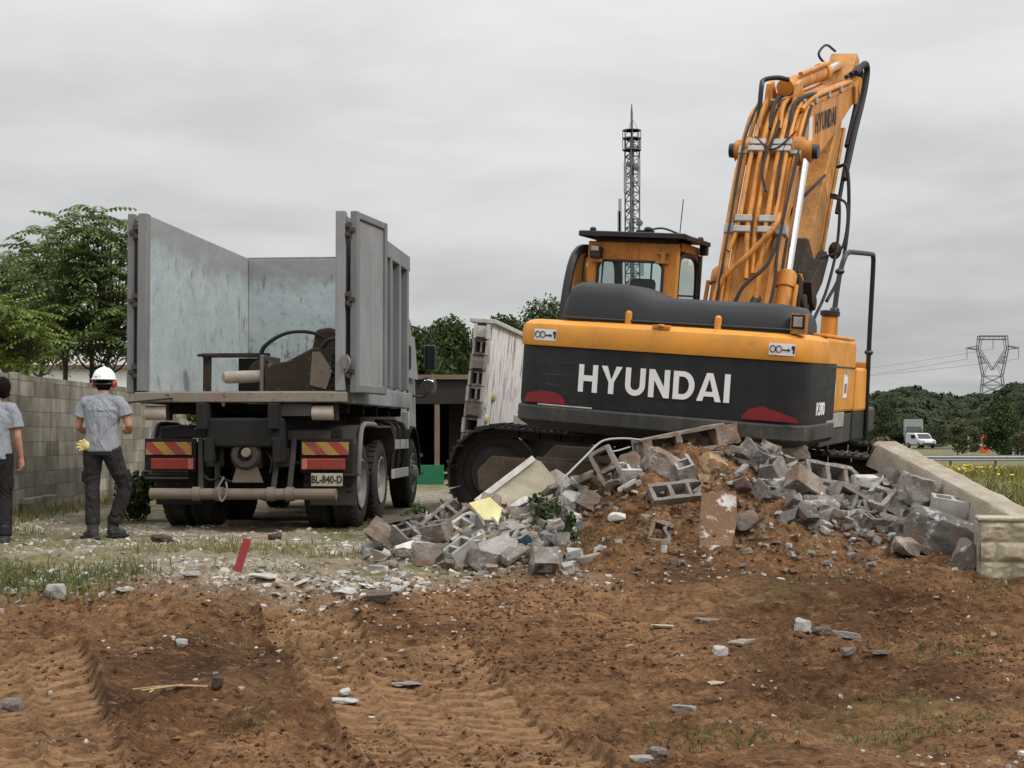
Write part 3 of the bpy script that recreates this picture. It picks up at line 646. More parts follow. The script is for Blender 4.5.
def blades(name, xs, ys, hs, mat, wd=0.012, lean=0.5, seed=1, kind='stuff', zs=None):
    r = np.random.RandomState(seed); n = len(xs); zs = gv(xs, ys) if zs is None else zs
    a = r.uniform(0, 6.28, n); l = lean * r.rand(n) * hs; dx, dy = np.cos(a), np.sin(a); b = r.uniform(0, 6.28, n); wx, wy = np.cos(b) * wd / 2, np.sin(b) * wd / 2
    sc = np.sqrt(hs / hs.mean()); wx *= sc; wy *= sc
    P = np.zeros((n, 5, 3))
    P[:, 0] = np.stack([xs - wx, ys - wy, zs - 0.01], -1); P[:, 1] = np.stack([xs + wx, ys + wy, zs - 0.01], -1)
    mx, my = xs + dx * l * 0.35, ys + dy * l * 0.35
    P[:, 2] = np.stack([mx + wx * .8, my + wy * .8, zs + hs * 0.6], -1); P[:, 3] = np.stack([mx - wx * .8, my - wy * .8, zs + hs * 0.6], -1)
    P[:, 4] = np.stack([xs + dx * l, ys + dy * l, zs + hs * (1 - 0.25 * r.rand(n))], -1)
    o = np.arange(n)[:, None] * 5
    F = np.concatenate([o + np.array([[0, 1, 2]]), o + np.array([[0, 2, 3]]), o + np.array([[3, 2, 4]])], 0)
    ob = link(name, np_mesh(name, P.reshape(-1, 3), F), mat, None, 0)
    if kind: ob['kind'] = kind
    return ob
f_zone = fieldval(zone)
xs, ys = pick(9000, lambda x, y: f_zone(x, y) * np.clip(0.35 + 1.6 * fbm(x, y, 1.2, 2, ox=170), 0.02, 1), (-6, -2.4), (10.8, 13.2), 36)
blades('bank_grass', xs, ys, 0.025 + 0.10 * r.rand(len(xs)) ** 2, M['grass'], 0.007, 1.3, 3)
xs, ys = pick(5000, lambda x, y: f_grass(x, y) * (1 - f_dirt(x, y)) * np.clip(0.2 + 1.5 * fbm(x, y, 1.0, 2, ox=180), 0, 1), (-7, 1.5), (12, 19), 37)
blades('yard_grass', xs, ys, 0.03 + 0.08 * r.rand(len(xs)) ** 2, M['drygrass'], 0.010, 0.9, 4)
xs, ys = pick(1300, lambda x, y: f_grass(x, y) * f_dirt(x, y) + 0.2 * f_grass(x, y) * (y < 13), (1.0, 5.6), (7.0, 13), 38)
blades('thin_grass', xs, ys, 0.010 + 0.028 * r.rand(len(xs)) ** 2, M['drygrass'], 0.005, 1.2, 5)
xs, ys = pick(2200, lambda x, y: np.clip(1.2 - abs(x + 6.15) * 3, 0, 1), (-6.6, -5.7), (13.5, 28), 39)
blades('wall_foot_grass', xs, ys, 0.04 + 0.12 * r.rand(len(xs)) ** 2, M['drygrass'], 0.014, 0.9, 6)
xs, ys = pick(42000, lambda x, y: np.clip(0.55 + 0.9 * fbm(x, y, 0.22, 3, ox=190), 0.05, 1) * (x > y * 0.23 - 0.8) * (20 / y) ** 1.2, (3.8, 34), (16.5, 62), 40)
blades('field_grass', xs, ys, 0.08 + 0.22 * r.rand(len(xs)) ** 1.6, M['field'], 0.028, 1.1, 7)
xs, ys = pick(4200, lambda x, y: np.clip(fbm(x, y, 0.3, 3, ox=200) * 2.2 + 0.15, 0, 1) * (x > y * 0.23 - 0.5) * (20 / y), (4.5, 34), (18, 60), 41)
ob = blob_field('field_flowers', xs, ys, 0.045 + 0.04 * r.rand(len(xs)), M['flower'], 0.5, -5, 10, False)

# ------------------------------------------------------------------ trees
def leaf_cards(name, centres, normals, size, mat, parent, seed=0, aspect=0.6, sizevar=0.5):
    """a crown of small folded leaf blades (every blade two faces)"""
    r = np.random.RandomState(seed); n = len(centres); c = np.asarray(centres); nn = np.asarray(normals)
    t = r.normal(size=(n, 3)); t -= nn * (t * nn).sum(1, keepdims=True); t /= np.linalg.norm(t, axis=1, keepdims=True) + 1e-9; b = np.cross(nn, t)
    s = (size * (1 - sizevar / 2 + sizevar * r.rand(n)))[:, None] / 2
    P = np.stack([c - t * s, c + b * s * aspect + nn * s * 0.25, c + t * s, c - b * s * aspect + nn * s * 0.25], 1).reshape(-1, 3)
    F = (np.arange(n)[:, None] * 4 + np.array([0, 1, 2, 3]))
    return link(name, np_mesh(name, P, F), mat, parent, 0)
def crown_points(r, lobes, n, shell=0.55):
    C_, N_ = [], []; vol = np.array([l[3] * l[4] * l[5] for l in lobes]) ** 0.7; vol /= vol.sum()
    for (x, y, z, a, b, c), f in zip(lobes, vol):
        k = max(4, int(n * f)); d = r.normal(size=(k, 3)); d /= np.linalg.norm(d, axis=1, keepdims=True)
        rr = (shell + (1.08 - shell) * r.rand(k, 1)) * (1 + 0.18 * np.sin(7 * d[:, :1] + 5 * d[:, 1:2] + x) * np.cos(6 * d[:, 2:3] + y))
        C_.append(np.array([x, y, z]) + d * rr * np.array([a, b, c])); nn = d + 0.9 * r.normal(size=(k, 3)); N_.append(nn / np.linalg.norm(nn, axis=1, keepdims=True))
    return np.concatenate(C_), np.concatenate(N_)
def lobes_for(r, w_, h_, z0, k):
    L = []
    for i in range(k):
        u = r.rand(); a = r.uniform(0, 6.28); z = z0 + h_ * u; rr = w_ * math.sqrt(max(0.05, 1 - (2 * u - 0.85) ** 2)) * 0.62 * r.rand() ** 0.5; s = w_ * r.uniform(0.26, 0.5)
        L.append((rr * math.cos(a), rr * math.sin(a), z, s, s, s * r.uniform(0.6, 0.9)))
    return L
def tree(name, loc, w_, h_, z0, k, n, leaf, mat, label, cat='tree', group=None, seed=1, trunk_r=0.16, shell=0.5):
    r = np.random.RandomState(seed); t = empty(name, loc, label=label, cat=cat, group=group); L = lobes_for(r, w_, h_, z0, k)
    c, nn = crown_points(r, L, n, shell); leaf_cards('crown', c, nn, leaf, mat, t, seed)
    mb = MB(); top = z0 + h_ * 0.55; p = arc([(0, 0, -0.15), (0.04, 0.02, top * 0.4), (-0.03, 0.05, top)], 4); mb.tube(p, [trunk_r * (1 - 0.7 * i / len(p)) for i in range(len(p))], 8)
    for (x, y, z, *_q) in L[:max(3, k // 2)]:
        s = min(z * 0.75, top * 0.95); mb.tube([(0, 0, max(0.2, s * 0.6)), (x * 0.4, y * 0.4, s * 0.85 + 0.1 * z), (x, y, z)], [trunk_r * 0.5, trunk_r * 0.35, trunk_r * 0.12], 6)
    mb.build('trunk', M['bark'], t, 40); return t
def ailanthus(loc, tips, label, mat, seed=1, leaf=0.75, trunks=None, cat='tree', per=9):
    """tree of heaven: bare stems, rosettes of long drooping pinnate leaves at the twig ends"""
    r = random.Random(seed); t = empty('deciduous_tree', loc, label=label, cat=cat, group='trees behind the block wall'); mb = MB(); V = []; F = []
    trunks = trunks or [(0, 0)]
    stems = [[(a, b, -0.1), (a * 1.05 + r.uniform(-.15, .15), b, 1.6), (a * 1.2 + r.uniform(-.3, .3), b + r.uniform(-.2, .2), 3.2)] for a, b in trunks]
    for s in stems: mb.tube(arc(s, 4), [0.085 - 0.045 * i / 8 for i in range(9)], 7)
    for (x, y, z) in tips:
        s = min(stems, key=lambda q: (q[2][0] - x) ** 2 + (q[2][1] - y) ** 2); q0 = Vector(s[1]).lerp(Vector(s[2]), min(1, max(0, (z - 1.9) / 2))) if z < 4 else Vector(s[2])
        mb.tube(arc([q0, q0.lerp(Vector((x, y, z)), 0.5) + Vector((0, 0, -0.15)), (x, y, z)], 3), [0.032 - 0.018 * i / 6 for i in range(7)], 5)
        for k in range(per):
            a = 6.283 * (k + r.random() * 0.7) / per; el = r.uniform(-0.15, 0.9); L = leaf * r.uniform(0.65, 1.15); d = Vector((math.cos(a), math.sin(a), 0)); droop = r.uniform(0.35, 0.9)
            npair = 8; p0 = Vector((x, y, z)); side = d.cross(Vector((0, 0, 1)))
            def rp(u): return p0 + d * (L * u * math.cos(el * (1 - u * .6))) + Vector((0, 0, L * (u * math.sin(el) - droop * u * u * 0.7)))
            def addq(a_, b_, c_, d_): i = len(V); V.extend([a_, b_, c_, d_]); F.append((i, i + 1, i + 2, i + 3))
            for j in range(1, npair + 1):
                u = j / npair; c = rp(u); tg = (rp(u + 0.03) - rp(u - 0.03)).normalized(); ll = L * 0.27 * (1 - 0.45 * abs(u - 0.4)); w2 = L * 0.05
                for sg in (-1, 1):
                    o = (side * sg + tg * 0.35 + Vector((0, 0, -0.35 - 0.3 * r.random()))).normalized(); 
                    addq(c, c + o * ll * 0.45 + tg * w2, c + o * ll, c + o * ll * 0.45 - tg * w2)
    mb.build('trunk', M['bark'], t, 40)
    me = bpy.data.meshes.new('crown'); me.from_pydata([tuple(v) for v in V], [], F); link('crown', me, mat, t, 0); return t

def tips_px(D, pts, loc, r, spread, extra=0):
    """twig ends that make up a crown of the photograph's outline, spread over the crown's depth"""
    o = []
    for px, py in pts:
        d = D + r.uniform(-spread, spread); p = at(px, py, d) - loc; o.append((p.x, p.y, p.z))
    return o
rr = random.Random(5)
def poly_tips(rr, poly, n):
    xs_ = [p[0] for p in poly]; ys_ = [p[1] for p in poly]; out = []
    while len(out) < n:
        x, y = rr.uniform(min(xs_), max(xs_)), rr.uniform(min(ys_), max(ys_)); ins = False; j = len(poly) - 1
        for i in range(len(poly)):
            if (poly[i][1] > y) != (poly[j][1] > y) and x < (poly[j][0] - poly[i][0]) * (y - poly[i][1]) / (poly[j][1] - poly[i][1]) + poly[i][0]: ins = not ins
            j = i
        if ins and all((x - a) ** 2 + (y - b) ** 2 > 50 for a, b in out): out.append((x, y))
    return out
la = Vector((at(95, 430, 33).x, 33, 0.5))
ailanthus(la, tips_px(33, [(82, 218), (98, 214), (112, 222), (60, 236), (46, 232), (70, 226), (122, 236), (36, 248), (90, 228), (104, 230)] + poly_tips(rr, [(30, 250), (60, 234), (85, 224), (120, 236), (150, 258), (160, 345), (120, 358), (60, 345), (36, 310)], 80), la, rr, 1.5),
          'tall tree with long drooping pinnate leaves rising behind the block wall beside the truck', M['leaf_ail'], 3, 0.80, [(-0.55, 0), (-0.2, 0.4), (0.25, -0.2), (0.7, 0.3)])
lb = Vector((at(15, 430, 30).x, 30, 0.5))
ailanthus(lb, tips_px(30, poly_tips(rr, [(-40, 312), (10, 300), (42, 314), (50, 345), (30, 366), (-40, 368)], 40), lb, rr, 0.8), 'low yellow-green tree leaning over the block wall at the left', M['leaf_yel'], 4, 0.62, [(-0.4, 0), (0.3, 0.2)])
lc = Vector((at(2, 430, 36).x, 36, 0.5))
ailanthus(lc, tips_px(36, poly_tips(rr, [(-60, 262), (0, 252), (38, 258), (66, 300), (60, 356), (-60, 362)], 80), lc, rr, 1.3), 'dark leafy tree behind the yellow-green tree at the far left', M['leaf_ail'], 6, 0.75, [(-0.8, 0), (0.1, 0.5), (0.8, -0.1)])

# the broad-leaved trees between truck and machine, and the tops that show left of the cab
for i, (px, py, D, w_, n, lab) in enumerate([
        (421, 334, 62, 1.9, 5200, 'dark oak rising directly behind the truck mirror'), (446, 318, 66, 2.0, 5600, 'round dark green oak above the flat-roofed shed, second from the truck'),
        (478, 331, 70, 2.2, 5600, 'dark green oak just left of the broken graffiti wall top'), (507, 318, 64, 1.7, 4600, 'dark oak whose crown shows right of the graffiti wall top'),
        (546, 303, 82, 3.0, 4600, 'dark treetop just above the left end of the counterweight')]):
    b = at(px, py, D); g0 = gz(b.x, D); h_ = b.z - g0
    tree('oak_tree', (b.x, D, g0), w_, h_ * 0.80, h_ * 0.16, 26, int(n * 2.4), 0.19, M['leaf_dark'], lab, 'tree', 'oaks beyond the yard', 50 + i, 0.2, 0.45)

# far wooded ridge: one mass nobody could count
def wood():
    r = np.random.RandomState(9); Cc = []; Nn = []; mb = MB()
    prof = [(-200, 392, 260), (380, 390, 260), (520, 398, 260), (600, 392, 260), (700, 395, 270), (800, 400, 280), (868, 398, 290), (886, 388, 290), (905, 386, 290), (930, 389, 300), (960, 391, 310), (985, 392, 310), (1002, 388, 300), (1016, 383, 290), (1040, 381, 290), (1100, 380, 290), (1200, 378, 300)]
    px = np.array([p[0] for p in prof]); py = np.array([p[1] for p in prof]); pd = np.array([p[2] for p in prof])
    for row, (dd, drop) in enumerate(((0, 0), (-25, 9), (-50, 17), (-78, 25), (-105, 33))):
        x = -80 + row * 9
        while x < 1180:
            D = np.interp(x, px, pd) + dd + r.uniform(-9, 9); top = at(x, np.interp(x, px, py) + drop + r.uniform(-1.5, 3.0), D); s = r.uniform(3.2, 5.0) * D / 260
            base = gz(top.x, D); a, c = s, s * 0.55
            k = 620; d = r.normal(size=(k, 3)); d /= np.linalg.norm(d, axis=1, keepdims=True); d[:, 2] = np.abs(d[:, 2]) * 1.0 - 0.15
            cen = np.array([top.x, D, top.z - c]); bump_ = 1 + 0.13 * np.sin(5 * d[:, :1] + x) * np.cos(4 * d[:, 2:3] + 3 * d[:, 1:2])
            Cc.append(cen + d * (0.88 + 0.2 * r.rand(k, 1)) * bump_ * np.array([a, a, c])); nn = d + 0.3 * r.normal(size=(k, 3)); Nn.append(nn / np.linalg.norm(nn, axis=1, keepdims=True))
            mb.ball(tuple(cen), (a * 0.86, a * 0.86, c * 0.86), 10, 6); mb.box((cen[0], D + 1.5, (base + cen[2] - 0.2) / 2), (a * 1.5, 1.5, cen[2] - base), None, (0.8, 1))
            x += r.uniform(15, 24)
    n0 = len(mb.v); Cc = np.concatenate(Cc); Nn = np.concatenate(Nn); n = len(Cc)
    t = r.normal(size=(n, 3)); t -= Nn * (t * Nn).sum(1, keepdims=True); t /= np.linalg.norm(t, axis=1, keepdims=True); b = np.cross(Nn, t); s = (0.30 + 0.30 * r.rand(n))[:, None]
    P = np.stack([Cc - t * s, Cc + b * s * 0.7, Cc + t * s, Cc - b * s * 0.7], 1).reshape(-1, 3); F = np.arange(n)[:, None] * 4 + np.array([0, 1, 2, 3])
    me = bpy.data.meshes.new('distant_wood'); me.from_pydata(mb.v + [tuple(p) for p in P], [], mb.f + [tuple(int(q_) + n0 for q_ in f) for f in F])
    o = link('distant_wood', me, M['leaf_far'], None, 0); o['kind'] = 'stuff'
wood()
# roadside shrubs and the round tree at the right
b = at(1003, 408, 95); g0 = gz(b.x, 95)
tree('round_tree', (b.x, 95, g0), 1.75, b.z - g0 - 0.35, 0.35, 24, 8000, 0.17, M['leaf_dark'], 'round dark green tree standing alone by the road at the right edge', 'tree', None, 71, 0.14, 0.4)
for i, (px, py, D, w_, mt, lab) in enumerate([
        (957, 423, 100, 1.35, 'leaf_olive', 'olive-brown shrub between the white van and the orange road barrel'), (884, 408, 105, 2.0, 'leaf_far', 'dark bush beside the handrail of the excavator'),
        (938, 427, 150, 2.6, 'leaf_far', 'dark shrub on the far side of the road behind the white van'), (1030, 425, 90, 1.3, 'leaf_olive', 'pale olive shrub at the right edge of the field'),
        (975, 428, 118, 1.5, 'leaf_olive', 'low olive shrub just left of the orange road barrel'), (884, 440, 60, 0.9, 'leaf_olive', 'small shrub at the field edge above the end of the long beam')]):
    b = at(px, py, D); g0 = gz(b.x, D)
    tree('roadside_shrub', (b.x, D, g0), w_, max(0.5, (b.z - g0) * 0.85), 0.12, 9, 1500, 0.2, M[mt], lab, 'shrub', 'shrubs along the road', 80 + i, 0.05, 0.3)
p = G(148, 515, 17); tree('wall_shrub', (at(143, 500, 19.2).x, 19.2, gz(at(143, 500, 19.2).x, 19.2)), 0.5, 0.42, 0.10, 7, 1500, 0.085, M['leaf_dark'], 'dark green bush at the foot of the block wall left of the truck wheels', 'shrub', None, 91, 0.02, 0.2)
p = at(192, 418, 26); tree('sapling', (p.x, 26, gz(p.x, 26)), 0.22, 0.4, p.z - gz(p.x, 26) - 0.3, 5, 160, 0.13, M['leaf_ail'], 'thin sapling seen under the truck bed against the block wall', 'sapling', None, 92, 0.015, 0.2)

# ------------------------------------------------------------------ block wall
def blockwall():
    L = 24.0; t = empty('block_wall', (-6.42, 15.2, 0), (0, 0, rad(1.2)), 'long grey concrete block wall running behind the two workers', 'wall'); H0, H1 = 0.42, 2.335
    m = NT('block_wall_masonry'); br = m.n('ShaderNodeTexBrick'); mp = m.n('ShaderNodeMapping'); sp = m.n('ShaderNodeSeparateXYZ'); cb = m.n('ShaderNodeCombineXYZ'); m.l(m.obj, sp.inputs[0])
    m.l(sp.outputs['Y'], cb.inputs[0]); m.l(sp.outputs['Z'], cb.inputs[1]); m.l(cb.outputs[0], br.inputs['Vector'])
    br.inputs['Scale'].default_value = 1; br.inputs['Brick Width'].default_value = 0.62; br.inputs['Row Height'].default_value = 0.205; br.inputs['Mortar Size'].default_value = 0.006; br.inputs['Mortar Smooth'].default_value = 0.3; br.inputs['Bias'].default_value = -0.1
    br.inputs['Color1'].default_value = (0.20, 0.178, 0.14, 1); br.inputs['Color2'].default_value = (0.38, 0.345, 0.28, 1); br.inputs['Mortar'].default_value = (0.19, 0.168, 0.135, 1)
    a = m.noise(2.2, 5, 0.65); f = m.noise(60, 4, 0.7); c = m.mul(br.outputs['Color'], m.rng(a, 0.3, 0.7, 0.65, 1.25)); c = m.mul(c, m.rng(m.noise(3.5, 5, 0.65, 0.3, sc=(1, 1, 0.22)), 0.35, 0.65, 0.65, 1.2)); c = m.mul(c, m.rng(f, 0.25, 0.75, 0.75, 1.2))
    m.bump(m.math('ADD', m.math('MULTIPLY', br.outputs['Fac'], -0.5), m.math('MULTIPLY', f, 0.5)), 0.7, 0.02); mat = m.fin(c, 0.95, 0, 0.2)
    mb = MB(); mb.box((-0.1, L / 2, (H0 + H1) / 2 - 0.1), (0.2, L, H1 - H0 + 0.2)); mb.build('masonry', mat, t, 0)
    # a few blocks of the top course, each a little off, and the foundation block
    for y0 in (4.3, 9.6):
        pb = MB(); pb.box((0.035, y0, 1.35), (0.06, 0.28, 2.0)); pb.build('pilaster', mat, t, 0, 0.006)
    fb = MB(); fb.box((0.06, 5.4, 0.56), (0.12, 1.3, 0.26)); fb.build('footing', mat, t, 0, 0.01)
    return t
blockwall()

# ------------------------------------------------------------------ white house behind the trees
def house():
    a = at(28, 430, 60); b = at(112, 430, 60); t = empty('white_house', ((a.x + b.x) / 2, 62, gz(-18, 62)), label='low white house seen through the trees behind the block wall', cat='house'); W_ = b.x - a.x + 3; g0 = gz(-18, 62)
    zt = at(60, 352, 60).z - g0
    MB().box((0, 1.5, zt / 2), (W_, 4, zt)).build('wall', M['housewhite'], t, 0)
    MB().prism([(-W_ / 2 - .3, 0), (W_ / 2 + .3, 0), (W_ / 2 + .3, 0.16), (-W_ / 2 - .3, 0.16)], 'y', -0.75, -0.5).build('roof', M['rooftile'], t, 0).location.z = zt - 0.62
    MB().box((W_ * 0.22, -0.52, zt * 0.5), (1.1, 0.06, 1.3)).build('window', M['glass_dark'], t, 0)
house()

# ------------------------------------------------------------------ flat-roofed shed
def shed():
    D = 33; xl = at(380, 430, D).x; xr = at(505, 430, D).x; g0 = gz(-1.5, D); t = empty('open_shed', ((xl + xr) / 2, D, g0), label='dark flat-roofed open shed between the truck and the graffiti wall', cat='shed'); W_ = xr - xl
    zt = at(440, 378, D).z - g0; zf = at(440, 404, D).z - g0
    MB().box((0, 0.05, (zt + zf) / 2), (W_, 0.12, zt - zf)).build('fascia', M['darkwood'], t, 0, 0.01)
    MB().box((0, 2.6, zt - 0.04), (W_ + 0.2, 5.4, 0.10)).build('roof', M['post'], t, 0).location.z = 0.06
    for px in (437, 392, 489): MB().box((at(px, 430, D).x - t.location.x, 0.06, zf / 2), (0.11, 0.11, zf)).build('post', M['post'], t, 0)
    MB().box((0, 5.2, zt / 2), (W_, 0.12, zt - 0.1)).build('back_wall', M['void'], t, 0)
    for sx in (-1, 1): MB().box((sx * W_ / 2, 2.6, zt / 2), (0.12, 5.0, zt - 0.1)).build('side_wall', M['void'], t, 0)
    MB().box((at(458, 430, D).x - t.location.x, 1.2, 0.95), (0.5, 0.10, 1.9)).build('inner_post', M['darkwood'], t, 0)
shed()
D = 30.5; a = at(396, 430, D); g0 = gz(-2, D); zt = at(425, 465, D).z
tag(MB().box((0, 0, (zt - g0) / 2), (at(444, 430, D).x - a.x, 0.05, zt - g0)).build('green_panel', M['green'], None, 0, 0.005), 'low bright green sheet standing in front of the shed opening', 'panel').location = ((a.x + at(444, 430, D).x) / 2, D, g0)

# ------------------------------------------------------------------ broken wall with graffiti
def graffiti():
    m = NT('graffiti_plaster'); sp = m.n('ShaderNodeSeparateXYZ'); m.l(m.obj, sp.inputs[0])
    a = m.noise(2.4, 5, 0.65, 0.4, sc=(1, 1.3, 0.7)); b = m.noise(4.5, 5, 0.65, 0.5, sc=(1, 1.5, 0.6), off=(7, 2, 4)); d = m.noise(3.2, 4, 0.6, 0.4, off=(3, 1, 8), sc=(1, 1.3, 0.8))
    c = m.mix(m.rng(m.noise(9, 5, 0.7), 0.35, 0.65), (0.62, 0.60, 0.59), (0.76, 0.74, 0.72))
    c = m.mix(m.rng(a, 0.55, 0.60, 0, 0.75), c, (0.46, 0.30, 0.37)); c = m.mix(m.rng(b, 0.57, 0.61, 0, 0.7), c, (0.30, 0.29, 0.40)); c = m.mix(m.rng(d, 0.62, 0.66, 0, 0.5), c, (0.55, 0.40, 0.44))
    c = m.mix(m.rng(m.noise(4.2, 4, 0.6, 0.8, sc=(1, 2.2, 0.22), off=(1, 9, 1)), 0.60, 0.63, 0, 0.8), c, (0.05, 0.05, 0.06)); m.bump(b, 0.3, 0.02); gm = m.fin(c, 0.85)
    D0 = 20.0; p = at(491, 430, D0); g0 = gz(p.x, D0); t = empty('graffiti_wall', (p.x - .22, D0, g0), (0, rad(5.5), rad(-9)), 'broken end of a pale block wall with pink and lilac graffiti beside the excavator', 'wall')
    H = at(491, 323, D0).z - g0; L = 3.6
    MB().prism([(0.02, 0), (L, 0), (L, H - 0.03), (0.02, H)], 'x', -0.03, 0.0).build('painted_face', gm, t, 0)
    row = 0.21; z = 0; k = 0; rg = random.Random(4)
    while z < H - 0.02:
        hh = min(row, H - z); out_ = 0.02 + 0.04 * (k % 2) + 0.05 * (1 - z / H) + rg.uniform(0, 0.05)
        mb = MB(); w_ = 0.19 + 0.08 * (1 - z / H)
        # open-ended hollow block: two cells seen from the broken end
        mb.box((-0.03 - 0.0125, L / 2 - out_, z + hh / 2), (0.025, L, hh - 0.012)); mb.box((-0.03 - w_ + 0.0125, L / 2 - out_ + 0.02, z + hh / 2), (0.025, L, hh - 0.012))
        mb.box((-0.03 - w_ / 2, L / 2 + 0.05, z + hh - 0.02), (w_ - 0.05, L - 0.1, 0.028)); mb.box((-0.03 - w_ / 2, L / 2 + 0.05, z + 0.02), (w_ - 0.05, L - 0.1, 0.028))
        if rg.random() < 0.75: mb.box((-0.03 - w_ / 2, L / 2 + 0.02, z + hh / 2), (0.025, L - 0.05, hh - 0.07))
        if rg.random() < 0.45: mb.box((-0.03 - w_ / 2, 0.12 - out_, z + hh / 2), (w_ - 0.05, 0.05, hh - 0.06))
        mb.box((-0.03 - w_ / 2, L * .6, z + hh / 2), (w_ - 0.05, L * 0.75, hh - 0.065))
        mb.build('block_course', M['conc_pale'] if k % 3 else M['block'], t, 0); z += row; k += 1
    MB().box((-0.13, L / 2, H + 0.02), (0.36, L, 0.06), (rad(-0.3), 0, 0)).build('coping', M['conc_pale'], t, 0, 0.01)
    for (yy, zz) in ((0.55, 1.55), (0.15, 1.25)): MB().ball((0.0, yy, zz), (0.05, 0.10, 0.07)).build('paint_blob', M['yellowp'], t, 60)
graffiti()
p = at(558, 432, 21); tag(MB().box((0, 0, 0), (1.3, 0.2, 0.5), (0.1, rad(7), 0)).build('fallen_slab', M['conc_pale'], None, 0, 0.01), 'white slab lying under the left end of the counterweight, behind the track', 'slab').location = (p.x, 21.5, at(558, 437, 21.5).z)
p = at(510, 452, 24); tag(MB().prism([(-0.9, 0), (0.9, 0), (0.7, 0.62), (0.1, 0.75), (-0.8, 0.5)], 'y', -0.1, 0.1).build('wall_stub', M['block'], None, 0, 0.01), 'low broken stub of a grey wall seen above the left track', 'wall').location = (p.x + 0.4, 24, gz(p.x, 24))

# ------------------------------------------------------------------ lattice mast
def mast():
    D = 165; p = at(632.5, 430, D); g0 = gz(p.x, D); t = empty('telecom_mast', (p.x, D, g0), label='tall grey lattice telecom mast rising behind the excavator cab', cat='mast'); H = at(632, 138, D).z - g0; top = at(632, 104, D).z - g0; s = 0.82; mb = MB()
    for i in range(3):
        a = 2.094 * i + 0.35; x, y = s * math.cos(a) * 1.12, s * math.sin(a) * 1.12; mb.tube([(x, y, 0), (x, y, H)], 0.085, 6)
    mb.build('leg', M['galv'], t, 0)
    mb = MB(); n = 34; P3 = [(s * 1.12 * math.cos(2.094 * i + 0.35), s * 1.12 * math.sin(2.094 * i + 0.35)) for i in range(3)]
    for k in range(n):
        z0, z1 = H * k / n, H * (k + 1) / n
        for i in range(3):
            a, b = P3[i], P3[(i + 1) % 3]; mb.tube([(a[0], a[1], z0), (b[0], b[1], z1)] if k % 2 else [(b[0], b[1], z0), (a[0], a[1], z1)], 0.06, 4); mb.tube([(a[0], a[1], z1), (b[0], b[1], z1)], 0.04, 4)
    mb.build('lattice', M['galv'], t, 0)
    MB().tube([(0, -0.25, 0), (0, -0.25, H)], 0.24, 8).build('cable_ladder', M['galv'], t)
    mb = MB()
    for z in (H - 1.4, H - 0.1): mb.lathe([(0, 1.05), (0.09, 1.05), (0.09, 0.9), (0, 0.9)], (0, 0, z), (0, 0, 1), 14)
    for i in range(8): a = 0.785 * i; mb.tube([(1.0 * math.cos(a), 1.0 * math.sin(a), H - 1.4), (1.0 * math.cos(a), 1.0 * math.sin(a), H + 0.9)], 0.04, 4)
    mb.lathe([(0, 1.03), (0.06, 1.03), (0.06, 0.97), (0, 0.97)], (0, 0, H + 0.8), (0, 0, 1), 14); mb.build('platform', M['galv'], t, 0)
    MB().tube([(0, 0, H), (0, 0, top - 1), (0, 0, top)], [0.14, 0.12, 0.05], 6).build('spire', M['galv'], t)
    mb = MB(); [mb.tube([(0.85 * math.cos(a), 0.85 * math.sin(a), H + 0.6), (0, 0, top - 1.6)], 0.025, 4) for a in (0, 2.1, 4.2)]; mb.build('stay', M['galv'], t, 0)
    for (x, z0, z1) in ((-1.35, H * .68, H * .80), (-1.45, H * .60, H * .76), (1.05, H * .2, H * .32), (0.75, H * .84, H * .93), (-0.75, H * .82, H * .92), (1.1, H * .55, H * .64)):
        MB().box((x, -0.3, (z0 + z1) / 2), (0.34, 0.24, z1 - z0)).build('panel_antenna', M['galv_lt'], t, 0, 0.02)
    for (x, z) in ((-1.45, H * .485), (0.4, H * .90), (-0.3, H * .91), (0.8, H * .72), (-0.9, H * .36)):
        MB().lathe([(0, 0.05), (0.06, 0.32), (0.25, 0.36), (0.3, 0.1)], (x, -0.9, z), (0, 1, 0), 14).build('dish', M['galv'], t)
mast()

